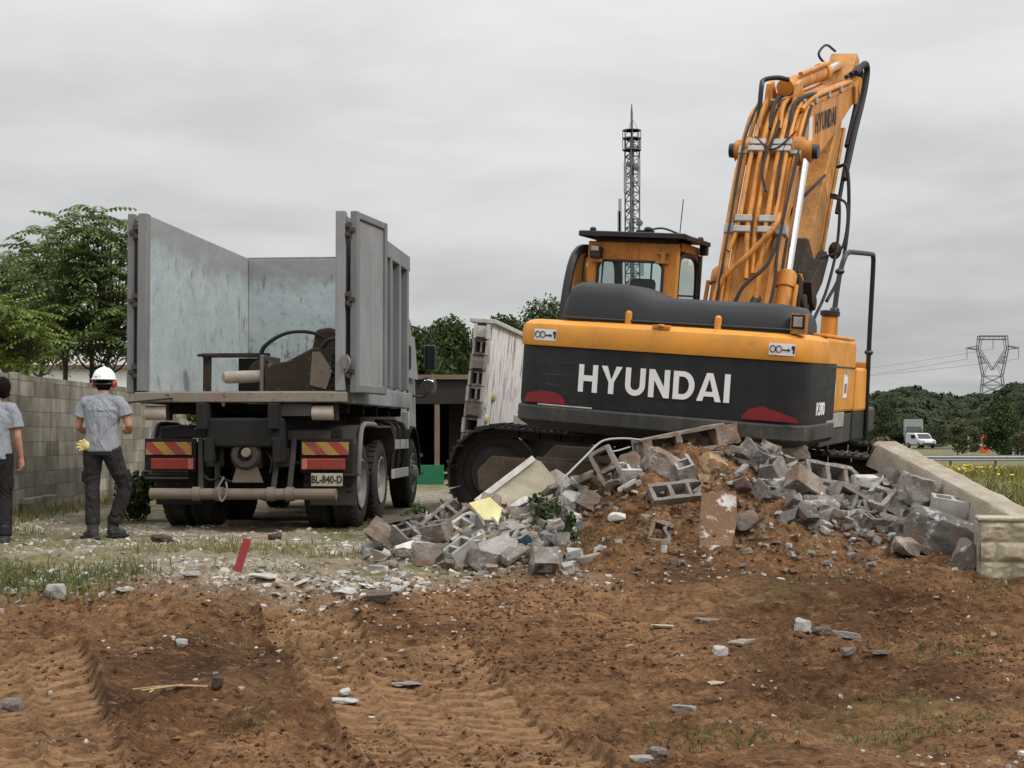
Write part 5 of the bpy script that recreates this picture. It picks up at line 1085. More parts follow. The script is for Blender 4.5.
# ------------------------------------------------------------------ excavator
EX = empty('tracked_excavator', EX_T, label='large orange and charcoal tracked excavator with its boom raised, standing behind the rubble heap', cat='excavator')
EX.rotation_euler = EX_R.to_euler()
def excavator():
    t = EX
    # ---- undercarriage, turned almost square to the upper body
    U = empty('undercarriage', (-.40, .05, 0), (0, 0, rad(5))); U.parent = t
    Lh, R_ = 1.95, .50                                       # half wheelbase, wheel radius
    def loop(s):                                             # point and angle on the track loop at arc length s
        st, cr = 2 * Lh, math.pi * R_; P_ = 2 * st + 2 * cr; s %= P_
        if s < st: return -Lh + s, .0, 0
        s -= st
        if s < cr: a = s / R_; return Lh + R_ * math.sin(a), R_ - R_ * math.cos(a), a
        s -= cr
        if s < st: return Lh - s, 2 * R_, math.pi
        s -= st; a = s / R_; return -Lh - R_ * math.sin(a), R_ + R_ * math.cos(a), math.pi + a
    per = 4 * Lh + 2 * math.pi * R_; NS = 46; first = None
    for y in (-1.30, 1.30):
        tr = empty('crawler_track', (0, y, 0)); tr.parent = t; tr.parent = U
        MB().prism([(-Lh, .22), (Lh, .22), (Lh + .12, .3), (Lh + .1, .60), (1.2, .70), (-1.2, .70), (-Lh - .1, .60), (-Lh - .12, .3)], 'y', -.17, .17).build('track_frame', M['trackframe'], tr, 0, .02)
        MB().prism([(-2.12, .30), (2.12, .30), (2.16, .52), (2.0, .70), (-2.0, .70), (-2.16, .52)], 'y', -.24, .24).build('frame_guard', M['trackframe'], tr, 0, .02)
        for sx in (-1, 1): MB().lathe([(-.20, .10), (-.19, .28), (-.10, .33), (-.09, .42), (.09, .42), (.10, .33), (.19, .28), (.20, .10)], (sx * Lh, 0, R_), (0, 1, 0), 26).build('idler', M['track'], tr, 40)
        for k in range(8): MB().lathe([(-.24, .06), (-.2, .115), (.2, .115), (.24, .06)], (-1.5 + k * .428, 0, .15), (0, 1, 0), 14).build('track_roller', M['track'], tr)
        for x in (-.8, .8): MB().lathe([(-.2, .07), (.2, .07)], (x, 0, .86), (0, 1, 0), 12).build('carrier_roller', M['track'], tr)
        for k in range(NS):
            x, z, a = loop(per * k / NS)
            if first is None:
                mb = MB(); p_ = per / NS; mb.box((0, 0, -.012), (p_ * .96, .60, .025)); mb.box((p_ * .36, 0, -.035), (.02, .60, .035)); mb.box((0, 0, -.032), (.018, .60, .028)); mb.box((-p_ * .34, 0, -.032), (.018, .60, .028)); mb.box((0, -.09, .05), (p_ * .9, .045, .09)); mb.box((0, .09, .05), (p_ * .9, .045, .09))
                first = o = mb.build('track_shoe', M['track'], tr, 0)
            else:
                o = first.copy(); COL.objects.link(o); o.parent = tr
            o.location = (x, 0, z); o.rotation_euler = (0, -a, 0)
    MB().box((0, 0, .68), (1.5, 2.2, .42)).build('car_body', M['trackframe'], U, 0, .05); MB().lathe([(0, .75), (.22, .75)], (0, 0, .86), (0, 0, 1), 36).build('slew_ring', M['black'], t, 40)
    # ---- counterweight: plan outline with a bowed rear face
    def plan(k=1.0, rear=0.0, n=16, front=-1.55, hw=1.45):
        o = [(-hw * k, front)]; 
        o += [(-hw * k, -2.45)]
        for i in range(7):
            a = i / 6 * math.pi * .42; o.append((-hw * k + .28 * (1 - math.cos(a)), -2.80 - .28 * math.sin(a) + rear))
        x0, y0 = o[-1]
        for i in range(1, n): u = i / n; x = x0 * (1 - 2 * u); o.append((x, y0 - .10 * (1 - (x / x0) ** 2)))
        o += [(-x, y) for x, y in o[:9][::-1]]; return [(x - .04, y) for x, y in o]
    def loft(levels, closed_bottom=True):
        mb = MB(); n = len(levels[0][0]); vs = []; fs = []
        for pl, z in levels: vs += [(x, y, z) for x, y in pl]
        for i in range(len(levels) - 1):
            for k in range(n): fs.append((i * n + k, i * n + (k + 1) % n, (i + 1) * n + (k + 1) % n, (i + 1) * n + k))
        fs.append(tuple(range(n))); fs.append(tuple((len(levels) - 1) * n + k for k in range(n))); return mb.add(vs, fs)
    loft([(plan(.93, .12), 1.12), (plan(.985, .03), 1.18), (plan(1.003, -.02), 1.215), (plan(1.003, -.02), 1.345), (plan(.998, -.005), 1.36)]).build('counterweight_skirt', M['lip'], t, 25, .006)
    cw = loft([(plan(.99, .01), 1.355), (plan(.995, .0), 1.41), (plan(.995, .0), 1.90), (plan(.995, .0), 1.95)]).build('counterweight', M['dark_cw'], t, 25, .004)
    loft([(plan(1.0, -.02, front=-2.05), 1.945), (plan(1.003, -.025, front=-2.05), 1.96), (plan(1.003, -.025, front=-2.05), 2.10), (plan(.995, -.005, front=-2.05), 2.155), (plan(.97, .04, front=-2.05), 2.19), (plan(.94, .12, front=-2.05), 2.205)]).build('counterweight_band', M['orange'], t, 30)
    # red reflectors follow the bowed face
    yr = lambda x: -3.071 - .10 * (1 - (x / 1.24) ** 2) if abs(x) < 1.24 else -3.071 + max(0, abs(x) - 1.30) * .42
    for sx in (-1, 1):
        pts = [(.90, 1.385), (.94, 1.46), (1.04, 1.495), (1.18, 1.505), (1.32, 1.475), (1.37, 1.385)] if sx < 0 else [(.84, 1.41), (.90, 1.48), (1.02, 1.515), (1.33, 1.425), (1.36, 1.385)]
        mb = MB(); vs = [];   N_ = 14
        xs_ = sorted(set([p[0] for p in pts] + [.84 + i * .05 for i in range(11) if pts[0][0] < .84 + i * .05 < pts[-1][0]]))
        top = lambda x: float(np.interp(x, [p[0] for p in pts[:-1]], [p[1] for p in pts[:-1]])) if x <= pts[-2][0] else float(np.interp(x, [pts[-2][0], pts[-1][0]], [pts[-2][1], pts[-1][1]]))
        for x in xs_: vs += [(sx * x, yr(x) - .014, 1.385), (sx * x, yr(x) - .014, max(1.386, top(x)))]
        mb.add(vs, [(2 * i, 2 * i + 2, 2 * i + 3, 2 * i + 1) for i in range(len(xs_) - 1)]); o = mb.build('reflector', M['red_ref'], t, 0); s_ = o.modifiers.new('thick', 'SOLIDIFY'); s_.thickness = .012
    sp = MB(); sp.tube([(-.62, yr(.62) - .012, 1.368), (-.9, yr(.9) - .012, 1.368), (-1.2, yr(1.2) - .012, 1.368)], .010, 6); sp.build('worn_edge', M['clamp'], t)
    # lettering bent to the face
    def bend(o, x0):
        for v in o.data.vertices:
            x = x0 + v.co.x; n = (yr(abs(x)) ); d = v.co.z; v.co.x = x; zz = v.co.y; v.co.y = n - .004 - d; v.co.z = zz
        o.location = (0, 0, o.location.z); o.rotation_euler = (0, 0, 0); o.data.update()
    L_ = [o_ for o_ in (word('HYUNDAI', .265, 1.50),)]
    o = L_[0].build('lettering', M['textwhite'], t, 0, fix=False); o.location = (0, 0, 1.655); 
    for v in o.data.vertices: x = v.co.x - .03; v.co = (x, yr(abs(x)) - .003 - v.co.y, v.co.z)
    # decals on the band, each with little pictogram marks
    for x in (-1.16, 1.17):
        mb = MB(); xs_ = [x - .12 + .24 * i / 6 for i in range(7)]; vs = []
        off = .034
        for q in xs_: vs += [(q, yr(abs(q)) - off + .0, 1.995), (q, yr(abs(q)) - off, 2.105)]
        mb.add(vs, [(2 * i, 2 * i + 2, 2 * i + 3, 2 * i + 1) for i in range(6)]); st = mb.build('sticker', M['textwhite'], t, 0)
        mk = MB(); f = lambda q: yr(abs(q)) - off - .003
        for q in (-.085, -.03): mk.tube([(x + q + .026 * math.cos(a_ * .5236), f(x + q) - .004, 2.052 + .030 * math.sin(a_ * .5236)) for a_ in range(13)], .0045, 5, False)
        mk.box((x + .025, f(x + .025) - .003, 2.045), (.045, .004, .012)); mk.prism([(x + .05, 2.03), (x + .075, 2.045), (x + .05, 2.062)], 'y', f(x + .06) - .006, f(x + .06) + .002)
        mk.box((x + .10, f(x + .1) - .003, 2.07), (.03, .004, .03)); mk.box((x + .105, f(x + .1) - .003, 2.035), (.016, .004, .04)); mk.build('pictogram', M['black'], st, 0)
    # lifting lug and the two bollard studs on the band
    for x in (-.35, .53): MB().lathe([(0, .035), (.12, .033), (.14, .015)], (x, -3.03, 2.19), (0, 0, 1), 14).build('lifting_stud', M['orange'], t)
    lg = MB(); lg.box((.02, -3.12, 2.185), (.17, .12, .045)); lg.lathe([(0, .035), (.03, .035)], (.02, -3.17, 2.185), (0, 0, 1), 12); lg.build('lifting_lug', M['orange_boom'], t, 0, .012)
    # ---- right and left flanks
    for sx in (-1, 1):
        x0, x1 = sx * .9, (1.395 if sx > 0 else -1.475)
        MB().prism([(-2.1, 2.165), (-2.1, 1.93), (-1.92, 1.45), (-.35, 1.45), (-.35, 2.15), (-.45, 2.2), (-2.0, 2.2)], 'x', min(x0, x1), max(x0, x1)).build('flank_panel', M['orange'], t, 0, .03)
        MB().prism([(-2.1, 1.86), (-1.93, 1.43), (-.35, 1.43), (-.35, 1.12), (-2.1, 1.12)], 'x', min(x0, x1 - sx * .012), max(x0, x1 - sx * .012)).build('flank_skirt', M['lip'], t, 0, .012)
        MB().prism([(-1.95, 1.45), (-.9, 1.45), (-.9, 1.30), (-1.85, 1.30)], 'x', min(x1 - sx * .012, x1 + sx * .004), max(x1 - sx * .012, x1 + sx * .004)).build('step_plate', M['clamp'], t, 0, .004)
        MB().bar((x1 + sx * .002, -2.08, 1.925), (x1 + sx * .002, -.36, 1.915), .012, .014).build('panel_seam', M['black'], t, 0)
    MB().box((1.15, .10, 1.68), (.52, .86, .48)).build('tool_box', M['orange'], t, 0, .03); MB().box((1.15, .10, 1.28), (.50, .88, .32)).build('tool_box_base', M['dark_cw'], t, 0, .02); MB().box((1.28, .56, 1.66), (.24, .06, .66)).build('box_edge', M['orange_boom'], t, 0, .015)
    MB().box((1.398, -.95, 1.72), (.008, .22, .24)).build('side_sticker', M['textwhite'], t, 0); MB().box((1.402, -.95, 1.70), (.004, .13, .10)).build('sticker_mark', M['steel'], t, 0); MB().box((1.398, -1.55, 1.68), (.008, .10, .13)).build('warning_sticker', M['yellowp'], t, 0)
    MB().box((1.398, -.86, 1.86), (.008, .16, .07)).build('small_sticker', M['clamp'], t, 0)
    txt('R380', .17, M['textwhite'], t, (1.405, -2.30, 1.50), .003, True, .42, (math.pi / 2, 0, math.pi / 2))
    # left side body under the cab, deck and engine bay
    MB().box((0, -.75, 1.5), (1.8, 3.4, .75)).build('engine_deck', M['black'], t, 0, .02); MB().box((0, .6, 1.3), (2.6, 2.6, .30)).build('revolving_frame', M['black'], t, 0, .03)
    MB().prism([(-2.1, 2.205), (-.4, 2.205), (-.4, 2.235), (-2.1, 2.235)], 'x', .92, 1.38).build('deck_plate', M['orange'], t, 0, .01)
    # ---- engine hood, higher over the left half
    def hood():
        n = 28; vs = []; fs = []; xs_ = [-1.07 + 2.32 * i / (n - 1) for i in range(n)]
        for i, x in enumerate(xs_):
            zt = 2.59 - .115 * float(sstep(-.50, -.08, np.float64(x))); e = min(1, (x + 1.07) / .14, (1.25 - x) / .12); e = math.sin(min(1, max(.05, e)) * math.pi / 2); zt = 2.205 + (zt - 2.205) * (.55 + .45 * e); y0 = -2.98 - .06 * (1 - (x / 1.4) ** 2) + .08 * (1 - e)
            vs += [(x, y0, 2.16), (x, y0 + .005, 2.24), (x, y0 + .03, zt - .13), (x, y0 + .07, zt - .05), (x, y0 + .15, zt), (x, -2.05, zt + .01), (x, -1.95, zt - .05), (x, -1.9, 2.16)]
        for i in range(n - 1):
            for k in range(7): a = i * 8 + k; fs.append((a, a + 1, a + 9, a + 8))
        fs.append(tuple(range(8))); fs.append(tuple((n - 1) * 8 + k for k in range(8))[::-1]); return MB().add(vs, fs).build('engine_hood', M['hood'], t, 50)
    hood()
    gs = MB(); gs.tube([(x, -2.985 - .06 * (1 - (x / 1.4) ** 2), 2.235) for x in [-1.04 + 2.26 * i / 18 for i in range(19)]], .012, 6); gs.build('hood_seal', M['black'], t)
    wl = MB().box((1.28, -3.0, 2.31), (.11, .07, .12)).build('work_lamp', M['black'], t, 0, .012); MB().box((1.28, -3.04, 2.31), (.08, .012, .09)).build('lamp_glass', M['clamp'], wl, 0, .004)
    lb_ = MB(); lb_.box((1.28, -2.97, 2.225), (.14, .10, .05)); lb_.box((1.345, -2.97, 2.31), (.012, .12, .16)); lb_.box((1.215, -2.97, 2.31), (.012, .12, .16)); lb_.box((1.28, -2.97, 2.38), (.14, .12, .012)); lb_.build('lamp_guard', M['orange_stick'], t, 0, .006)
    MB().lathe([(0, .09), (.22, .085), (.24, .06)], (1.28, -1.45, 2.2), (0, 0, 1), 18).build('filler_neck', M['orange_boom'], t); MB().lathe([(0, .10), (.05, .10), (.06, .06)], (1.28, -1.45, 2.43), (0, 0, 1), 18).build('filler_cap', M['black'], t)
    # handrail at the right, its hose
    MB().tube(arc([(1.30, -1.40, 2.2), (1.30, -1.34, 2.45), (1.31, -1.25, 2.85), (1.34, -1.17, 3.06), (1.36, -1.02, 3.12)], 5) + arc([(1.38, -.62, 3.145), (1.42, .02, 3.18), (1.42, .14, 3.16), (1.42, .20, 3.02), (1.42, .30, 2.2), (1.42, .50, 1.15)], 5), .027, 10).build('handrail', M['black'], t)
    for p_ in ((1.31, -1.24, 2.9), (1.30, -1.32, 2.5), (1.42, .32, 2.1)): MB().ball(p_, (.05, .05, .035), 8, 6).build('rail_clamp', M['black'], t)
    # ---- cab
    cx0, cx1, cy0, cy1, cz0, cz1 = -1.53, -.49, -1.0, .05, 1.45, 3.14
    W = cx1 - cx0; mid = (cx0 + cx1) / 2
    def frame_with_hole(x0, x1, z0, z1, hx0, hx1, hz0, hz1, y, th, rr_=.09):
        """rear wall with a round-cornered opening"""
        n = 8; hole = []
        for cx_, cz_, a0 in ((hx1 - rr_, hz1 - rr_, 0), (hx0 + rr_, hz1 - rr_, 90), (hx0 + rr_, hz0 + rr_, 180), (hx1 - rr_, hz0 + rr_, 270)):
            for i in range(n + 1): a = rad(a0 + 90 * i / n); hole.append((cx_ + rr_ * math.cos(a), cz_ + rr_ * math.sin(a)))
        cxm, czm = (hx0 + hx1) / 2, (hz0 + hz1) / 2; outer = []
        for hx, hz in hole:
            dx, dz = hx - cxm, hz - czm; k = min(((x1 if dx > 0 else x0) - cxm) / dx if abs(dx) > 1e-6 else 1e9, ((z1 if dz > 0 else z0) - czm) / dz if abs(dz) > 1e-6 else 1e9); outer.append((cxm + dx * k, czm + dz * k))
        for cxq, czq in ((x1, z1), (x0, z1), (x0, z0), (x1, z0)):
            j = min(range(len(outer)), key=lambda i: (outer[i][0] - cxq) ** 2 + (outer[i][1] - czq) ** 2); outer[j] = (cxq, czq)
        m_ = len(hole); vs = [(x, y, z) for x, z in hole] + [(x, y, z) for x, z in outer] + [(x, y + th, z) for x, z in hole] + [(x, y + th, z) for x, z in outer]; fs = []
        for i in range(m_):
            j = (i + 1) % m_; fs += [(i, j, m_ + j, m_ + i), (2 * m_ + i, 3 * m_ + i, 3 * m_ + j, 2 * m_ + j), (i, 2 * m_ + i, 2 * m_ + j, j), (m_ + i, m_ + j, 3 * m_ + j, 3 * m_ + i)]
        return MB().add(vs, fs), hole
    cabmb, hole = frame_with_hole(cx0, cx1, cz0, cz1, cx0 + .13, cx1 - .16, 2.10, 2.93, cy0, .07)
    cabmb.box((mid, (cy0 + cy1) / 2 + .1, cz1 - .02), (W - .02, cy1 - cy0 - .2, .10))
    cabmb.box((cx1 - .04, cy0 + .08, (cz0 + cz1) / 2), (.075, .05, cz1 - cz0 - .06)); cabmb.box((cx0 + .04, cy0 + .12, (cz0 + cz1) / 2), (.07, .12, cz1 - cz0 - .08)); cabmb.box((cx1 - .045, -.45, 1.8), (.075, .95, .7)); cabmb.box((cx0 + .045, -.45, 1.8), (.075, .95, .7))
    cabmb.box((mid, cy1 - .02, 1.75), (W - .02, .08, .6)); cabmb.box((mid, -.45, cz0 + .04), (W - .04, .95, .08))
    cab = cabmb.build('cab', M['orange_boom'], t, 30, .012)
    gl = MB(); gl.add([(x, cy0 + .035, z) for x, z in hole], [tuple(range(len(hole)))]); gl.build('rear_window', M['glass'], cab, 0)
    MB().tube([(x, cy0 - .003, z) for x, z in hole] + [(hole[0][0], cy0 - .003, hole[0][1])], .017, 6).build('window_seal', M['black'], cab)
    # black side frames with rounded top rear corner, and their panes
    for sx, xx in ((1, cx1 - .035), (-1, cx0 + .035)):
        fr = arc([(xx, cy0 + .13, 2.15), (xx, cy0 + .13, 2.85), (xx, cy0 + .20, 3.0), (xx, -.55, 3.05), (xx, -.15, 3.02), (xx, -.03, 2.80), (xx, .0, 2.15)], 5)
        MB().tube(fr + [fr[0]], .035, 8).build('side_frame', M['black'], cab)
        MB().add([tuple(p) for p in fr], [tuple(range(len(fr)))]).build('side_window', M['glass'], cab, 0)
    fw = arc([(cx0 + .06, cy1, 2.1), (cx0 + .06, cy1 + .02, 3.02), (cx1 - .06, cy1 + .02, 3.02), (cx1 - .06, cy1, 2.1)], 1)
    MB().add([tuple(p) for p in fw], [tuple(range(len(fw)))]).build('windscreen', M['glass'], cab, 0)
    wb = MB(); wb.tube([(mid + .2, cy1 + .03, 2.05), (mid + .2, cy1 + .03, 3.02)], .014, 6); wb.tube([(cx0 + .05, cy1 + .03, 2.62), (cx1 - .05, cy1 + .03, 2.62)], .012, 6); wb.tube([(cx0 + .05, cy1 + .03, 2.32), (cx1 - .05, cy1 + .03, 2.32)], .012, 6); wb.tube([(mid - .1, cy1 + .03, 2.05), (mid - .1, cy1 + .03, 3.02)], .012, 6)
    wb.build('windscreen_guard', M['black'], cab)
    fp = MB(); [fp.box((x, cy1 - .03, 2.6), (.07, .08, 1.0)) for x in (cx0 + .04, cx1 - .04)]; fp.build('front_pillar', M['black'], cab, 0, .015)
    se = MB(); se.box((mid + .05, -.72, 2.15), (.48, .12, .85)); se.box((mid + .05, -.70, 2.66), (.30, .10, .20)); se.box((mid + .05, -.45, 1.8), (.5, .5, .14)); se.build('seat', M['hood'], cab, 0, .05)
    cn = MB(); [cn.box((mid + q, -.4, 1.95), (.12, .4, .35)) for q in (-.36, .38)]; cn.box((cx1 - .2, -.15, 2.3), (.25, .06, .3)); cn.build('console', M['black'], cab, 0, .03)
    # cab door latched open against the rear left of the cab
    dr = empty('cab_door', (cx0 - .05, cy0 + .02, 0), (0, 0, rad(-14))); dr.parent = t
    of = arc([(0, .80, 1.75), (-.02, .80, 2.60), (-.03, .70, 3.0), (-.03, .2, 3.06), (-.03, -.12, 2.98), (-.02, -.28, 2.5), (0, -.36, 1.75)], 5)
    MB().tube(of + [of[0]], .05, 8).build('door_frame', M['black'], dr); MB().add([tuple(p) for p in of], [tuple(range(len(of)))]).build('door_glass', M['glass'], dr, 0); MB().tube([(-.01, .25, 1.75), (-.03, .22, 3.02)], .022, 6).build('door_bar', M['black'], dr)
    # roof visor / guard, with lamps, beacon stub and aerials
    rv = MB(); rv.box((mid + .03, -.64, 3.22), (1.18, 1.0, .03), (rad(-1), 0, 0)); rv.box((mid + .03, -1.15, 3.21), (1.22, .05, .055)); [rv.box((mid + .03 + q * .60, -.64, 3.205), (.04, 1.0, .05)) for q in (-1, 1)]; rv.build('roof_guard', M['black'], t, 0, .006)
    rs = MB(); [rs.box((mid + q, y, 3.19), (.08, .2, .10)) for q in (-.4, .4) for y in (-.85, -.3)]; rs.box((mid, -.55, 3.165), (.8, .8, .05)); rs.build('roof_bracket', M['black'], t, 0, .005)
    for x, y in ((cx0 + .12, cy0 - .06),): 
        rl = MB().box((x, y, 3.01), (.13, .10, .13)).build('rear_lamp', M['black'], t, 0, .015); MB().box((x, y - .055, 3.05), (.09, .012, .05)).build('lamp_glass', M['clamp'], rl, 0, .004)
        MB().box((x, y + .03, 2.925), (.14, .06, .04)).build('lamp_bracket', M['orange_stick'], t, 0, .005)
    hk = MB(); hk.box((cx1 - .17, cy0 - .02, 3.03), (.14, .04, .03)); hk.box((cx1 - .17, cy0 - .02, 2.93), (.14, .04, .03)); hk.box((cx1 - .15, cy0 - .03, 2.98), (.05, .06, .13)); hk.build('rear_hook', M['orange_stick'], t, 0, .005)
    for x, y, h, lean in ((cx0 + .42, -.8, .14, -.03), (cx1 - .14, -.5, .42, .015)): MB().tube([(x, y, 3.26), (x + lean, y, 3.26 + h)], .006, 5).build('aerial', M['black'], t)
    bc = MB(); bc.box((cx1 - .45, -.8, 3.28), (.20, .05, .025)); bc.ball((cx1 - .42, -.8, 3.305), (.05, .05, .03), 8, 5); bc.tube(arc([(cx1 - .4, -.8, 3.30), (cx1 - .25, -.8, 3.32), (cx1 - .08, -.78, 3.27)], 4), .012, 5); bc.build('beacon_bracket', M['black'], t, 40)
    for x, y in ((cx0 + .08, -1.1), (cx1 + .02, -.2)): MB().ball((x, y, 3.26), (.04, .04, .03), 8, 5).build('guard_bolt', M['black'], t)
    MB().box((cx1 + .06, -.16, 3.16), (.09, .10, .16)).build('front_lamp', M['black'], t, 0, .015)
    # ---- boom: side profile in (y,z), welded box
    top = [(-.30, 1.80), (-.16, 2.25), (.04, 2.70), (.36, 3.55), (.66, 4.25), (.92, 4.66), (1.18, 4.92), (1.55, 5.08), (2.2, 5.26), (3.2, 5.52), (4.1, 5.76), (4.75, 5.95)]
    bot = [(.10, 1.72), (.22, 2.10), (.40, 2.60), (.70, 3.35), (1.02, 3.92), (1.38, 4.22), (1.80, 4.40), (2.15, 4.52), (2.75, 4.75), (3.5, 5.10), (4.3, 5.50), (4.9, 5.78)]
    BX, BW = .06, .25
    bm_ = MB(); vs = []; n = len(top)
    for (a, b), (c, d) in zip(top, bot): vs += [(BX - BW, a, b), (BX + BW, a, b), (BX + BW, c, d), (BX - BW, c, d)]
    fs = [(0, 1, 2, 3), tuple((n - 1) * 4 + k for k in (3, 2, 1, 0))]
    for i in range(n - 1):
        for k in range(4): fs.append((i * 4 + k, i * 4 + (k + 1) % 4, i * 4 + 4 + (k + 1) % 4, i * 4 + 4 + k))
    boom = bm_.add(vs, fs).build('boom', M['orange_boom'], t, 25, .02)
    for sx in (-1, 1):
        e = MB()
        for (a, b), (c, d) in zip(top[:-1], top[1:]): e.bar((BX + sx * (BW - .015), a, b), (BX + sx * (BW - .015), c, d), .05, .05, (1, 0, 0))
        e.build('boom_edge', M['orange_boom'], boom, 0, .006)
        MB().lathe([(0, .17), (.10, .17), (.12, .12), (.21, .115), (.22, .08)], (BX + sx * BW, .86, 4.42), (sx, 0, 0), 22).build('boom_boss', M['orange_boom'], boom)
        MB().lathe([(0, .09), (.06, .085)], (BX + sx * (BW + .22), .86, 4.42), (sx, 0, 0), 16).build('pin_cap', M['black'], boom)
    # lettering on the boom's upper flank with a white stripe ahead of it
    bl = word('HYUNDAI', .24, 1.35).build('lettering', M['hood'], boom, 0, fix=False); ang = math.atan2(.42, 1.7)
    bl.rotation_euler = (0, 0, 0); bl.data.transform(Matrix.Translation((BX + BW + .006, 2.62, 5.08)) @ Matrix.Rotation(ang, 4, 'X') @ Matrix.Rotation(math.pi / 2, 4, 'Z'))
    MB().prism([(1.60, 4.46), (1.84, 4.52), (1.74, 4.98), (1.54, 4.92)], 'x', BX + BW + .002, BX + BW + .007).build('stripe', M['white'], boom, 0)
    # lift cylinders each side of the boom
    for sx in (-1, 1):
        x = BX + sx * (BW + .135); a, b = Vector((x, -.22, 1.60)), Vector((x, .86, 4.42)); d = (b - a).normalized(); c = empty('lift_cylinder'); c.parent = t
        MB().tube([a, a + d * 1.32], .092, 18).build('barrel', M['orange_boom'], c); MB().lathe([(0, .112), (.16, .115), (.2, .09)], a + d * 1.26, d, 18).build('gland', M['orange_boom'], c); MB().tube([a + d * 1.3, b - d * .1], .052, 16).build('rod', M['chrome'], c); MB().lathe([(-.07, .13), (.07, .13)], b, (1, 0, 0), 18).build('rod_eye', M['orange_boom'], c); MB().lathe([(-.07, .14), (.07, .14)], a, (1, 0, 0), 18).build('base_eye', M['orange_boom'], c)
        MB().tube([a + d * .1 + Vector((sx * .13, -.03, 0)), a + d * 1.3 + Vector((sx * .13, -.03, 0))], .026, 8).build('cylinder_pipe', M['orange_boom'], c)
    ft = MB(); [ft.prism([(-.4, 1.4), (.75, 1.4), (.8, 1.75), (.35, 2.15), (.0, 2.15)], 'x', BX + q - .03, BX + q + .03) for q in (-.42, .42)]; ft.build('boom_foot_bracket', M['orange_boom'], t, 0, .01)
    # pipes up the back of the boom
    def back(s, off, x):   # point at arc fraction s along the boom's top edge
        P_ = [Vector((0, a, b)) for a, b in top[1:8]]; Ls = [0]
        for a, b in zip(P_[:-1], P_[1:]): Ls.append(Ls[-1] + (b - a).length)
        q = s * Ls[-1]; y = float(np.interp(q, Ls, [p.y for p in P_])); z = float(np.interp(q, Ls, [p.z for p in P_])); i = min(max(int(np.searchsorted(Ls, q)), 1), len(P_) - 1); d = (P_[i] - P_[i - 1]).normalized(); nrm = Vector((0, -d.z, d.y)); return Vector((x, y, z)) + nrm * off
    for x, s0, s1, r_, kx in ((-.21, .28, .96, .028, -.26), (-.10, .18, .97, .030, .12), (-.01, .20, .97, .024, .09), (.11, .10, .98, .032, .02), (.20, .20, .98, .028, -.22)):
        pts = []
        for i in range(13):
            s = s0 + (s1 - s0) * i / 12; kick = kx * (max(0, .36 - s) / .28) if s < .36 else 0; pts.append(back(s, .085, BX + x + kick))
        MB().tube(arc(pts, 2), r_, 10).build('hydraulic_pipe', M['orange_boom'], boom)
    MB().tube(arc([back(.06, .12, BX - .36), back(.16, .14, BX - .30), back(.26, .16, BX - .02), back(.36, .15, BX + .22), back(.42, .1, BX + .26)], 6), .03, 10).build('cross_pipe', M['orange_boom'], boom)
    for xx, s0, s1 in ((-.295, .10, .98), (-.36, .16, .97), (.295, .22, .98)): MB().tube(arc([back(s0 + (s1 - s0) * i / 8, -.03 if xx < -.4 else .02, BX + xx) for i in range(9)], 3), .027, 8).build('side_pipe', M['orange_boom'], boom)
    for s in (.36, .40, .67, .70, .935):
        for x0, x1 in ((-.26, -.06), (.02, .25)): a = back(s, .085, BX + (x0 + x1) / 2); MB().bar(back(s - .012, .085, a.x), back(s + .012, .085, a.x), (x1 - x0), .085, (0, -1, .2)).build('pipe_clamp', M['clamp'], boom, 0, .012)
    for s in (.37, .68): 
        for xx in (-.325, .295): MB().bar(back(s - .018, .0, BX + xx), back(s + .018, .0, BX + xx), .12, .12, (0, -1, .2)).build('side_clamp', M['clamp'], boom, 0, .012)
    for k, (pts, r_) in enumerate((
        ([back(.05, .1, BX - .32), back(.2, .16, BX - .30), back(.4, .10, BX - .31), back(.7, .09, BX - .33), back(.95, .10, BX - .33)], .016), ([back(.0, .2, BX + .30), back(.15, .2, BX + .34), back(.3, .17, BX + .31), back(.6, .08, BX + .33), back(.9, .08, BX + .34)], .018),
        ([back(.02, .2, BX - .10), back(.12, .26, BX + .0), back(.22, .2, BX + .22), back(.34, .14, BX + .30)], .022), ([back(.5, .12, BX + .05), back(.6, .13, BX - .04), back(.75, .13, BX + .04), back(.92, .12, BX + .04)], .016), ([back(.45, .10, BX + .19), back(.62, .12, BX + .17), back(.8, .12, BX + .19)], .013), ([back(.72, .12, BX - .2), back(.66, .14, BX + .05), back(.74, .14, BX + .28)], .010))):
        MB().tube(arc(pts, 6), r_, 8).build('hydraulic_hose', M['rubber'], boom)
    MB().tube(arc([back(.0, .10, BX + .10), back(.03, .13, BX + .11), back(.085, .10, BX + .12), back(.12, .02, BX + .12)], 5), .055, 10).build('foot_hose', M['rubber'], boom)
    # knee of the boom: bracket for the arm cylinder and the hose box
    kb = MB(); [kb.prism([(1.02, 4.72), (1.20, 5.28), (1.40, 5.36), (1.75, 5.12)], 'x', BX + q - .025, BX + q + .025) for q in (-.20, .14)]; kb.build('arm_cylinder_bracket', M['orange_boom'], boom, 0, .012)
    MB().tube(arc([(BX - .24, 1.0, 4.72), (BX - .24, 1.02, 5.18), (BX - .23, 1.08, 5.30), (BX - .08, 1.14, 5.34), (BX + .06, 1.18, 5.32)], 5), .03, 10).build('knee_pipe', M['black'], boom)
    for k in range(4): MB().tube(arc([(BX - .2 + k * .13, .84, 4.68), (BX - .2 + k * .12, 1.06, 5.0), (BX - .22 + k * .15, 1.45, 5.18), (BX - .2 + k * .14, 2.0, 5.30)], 5), .026, 8).build('knee_hose', M['rubber'] if k % 2 else M['orange_boom'], boom)
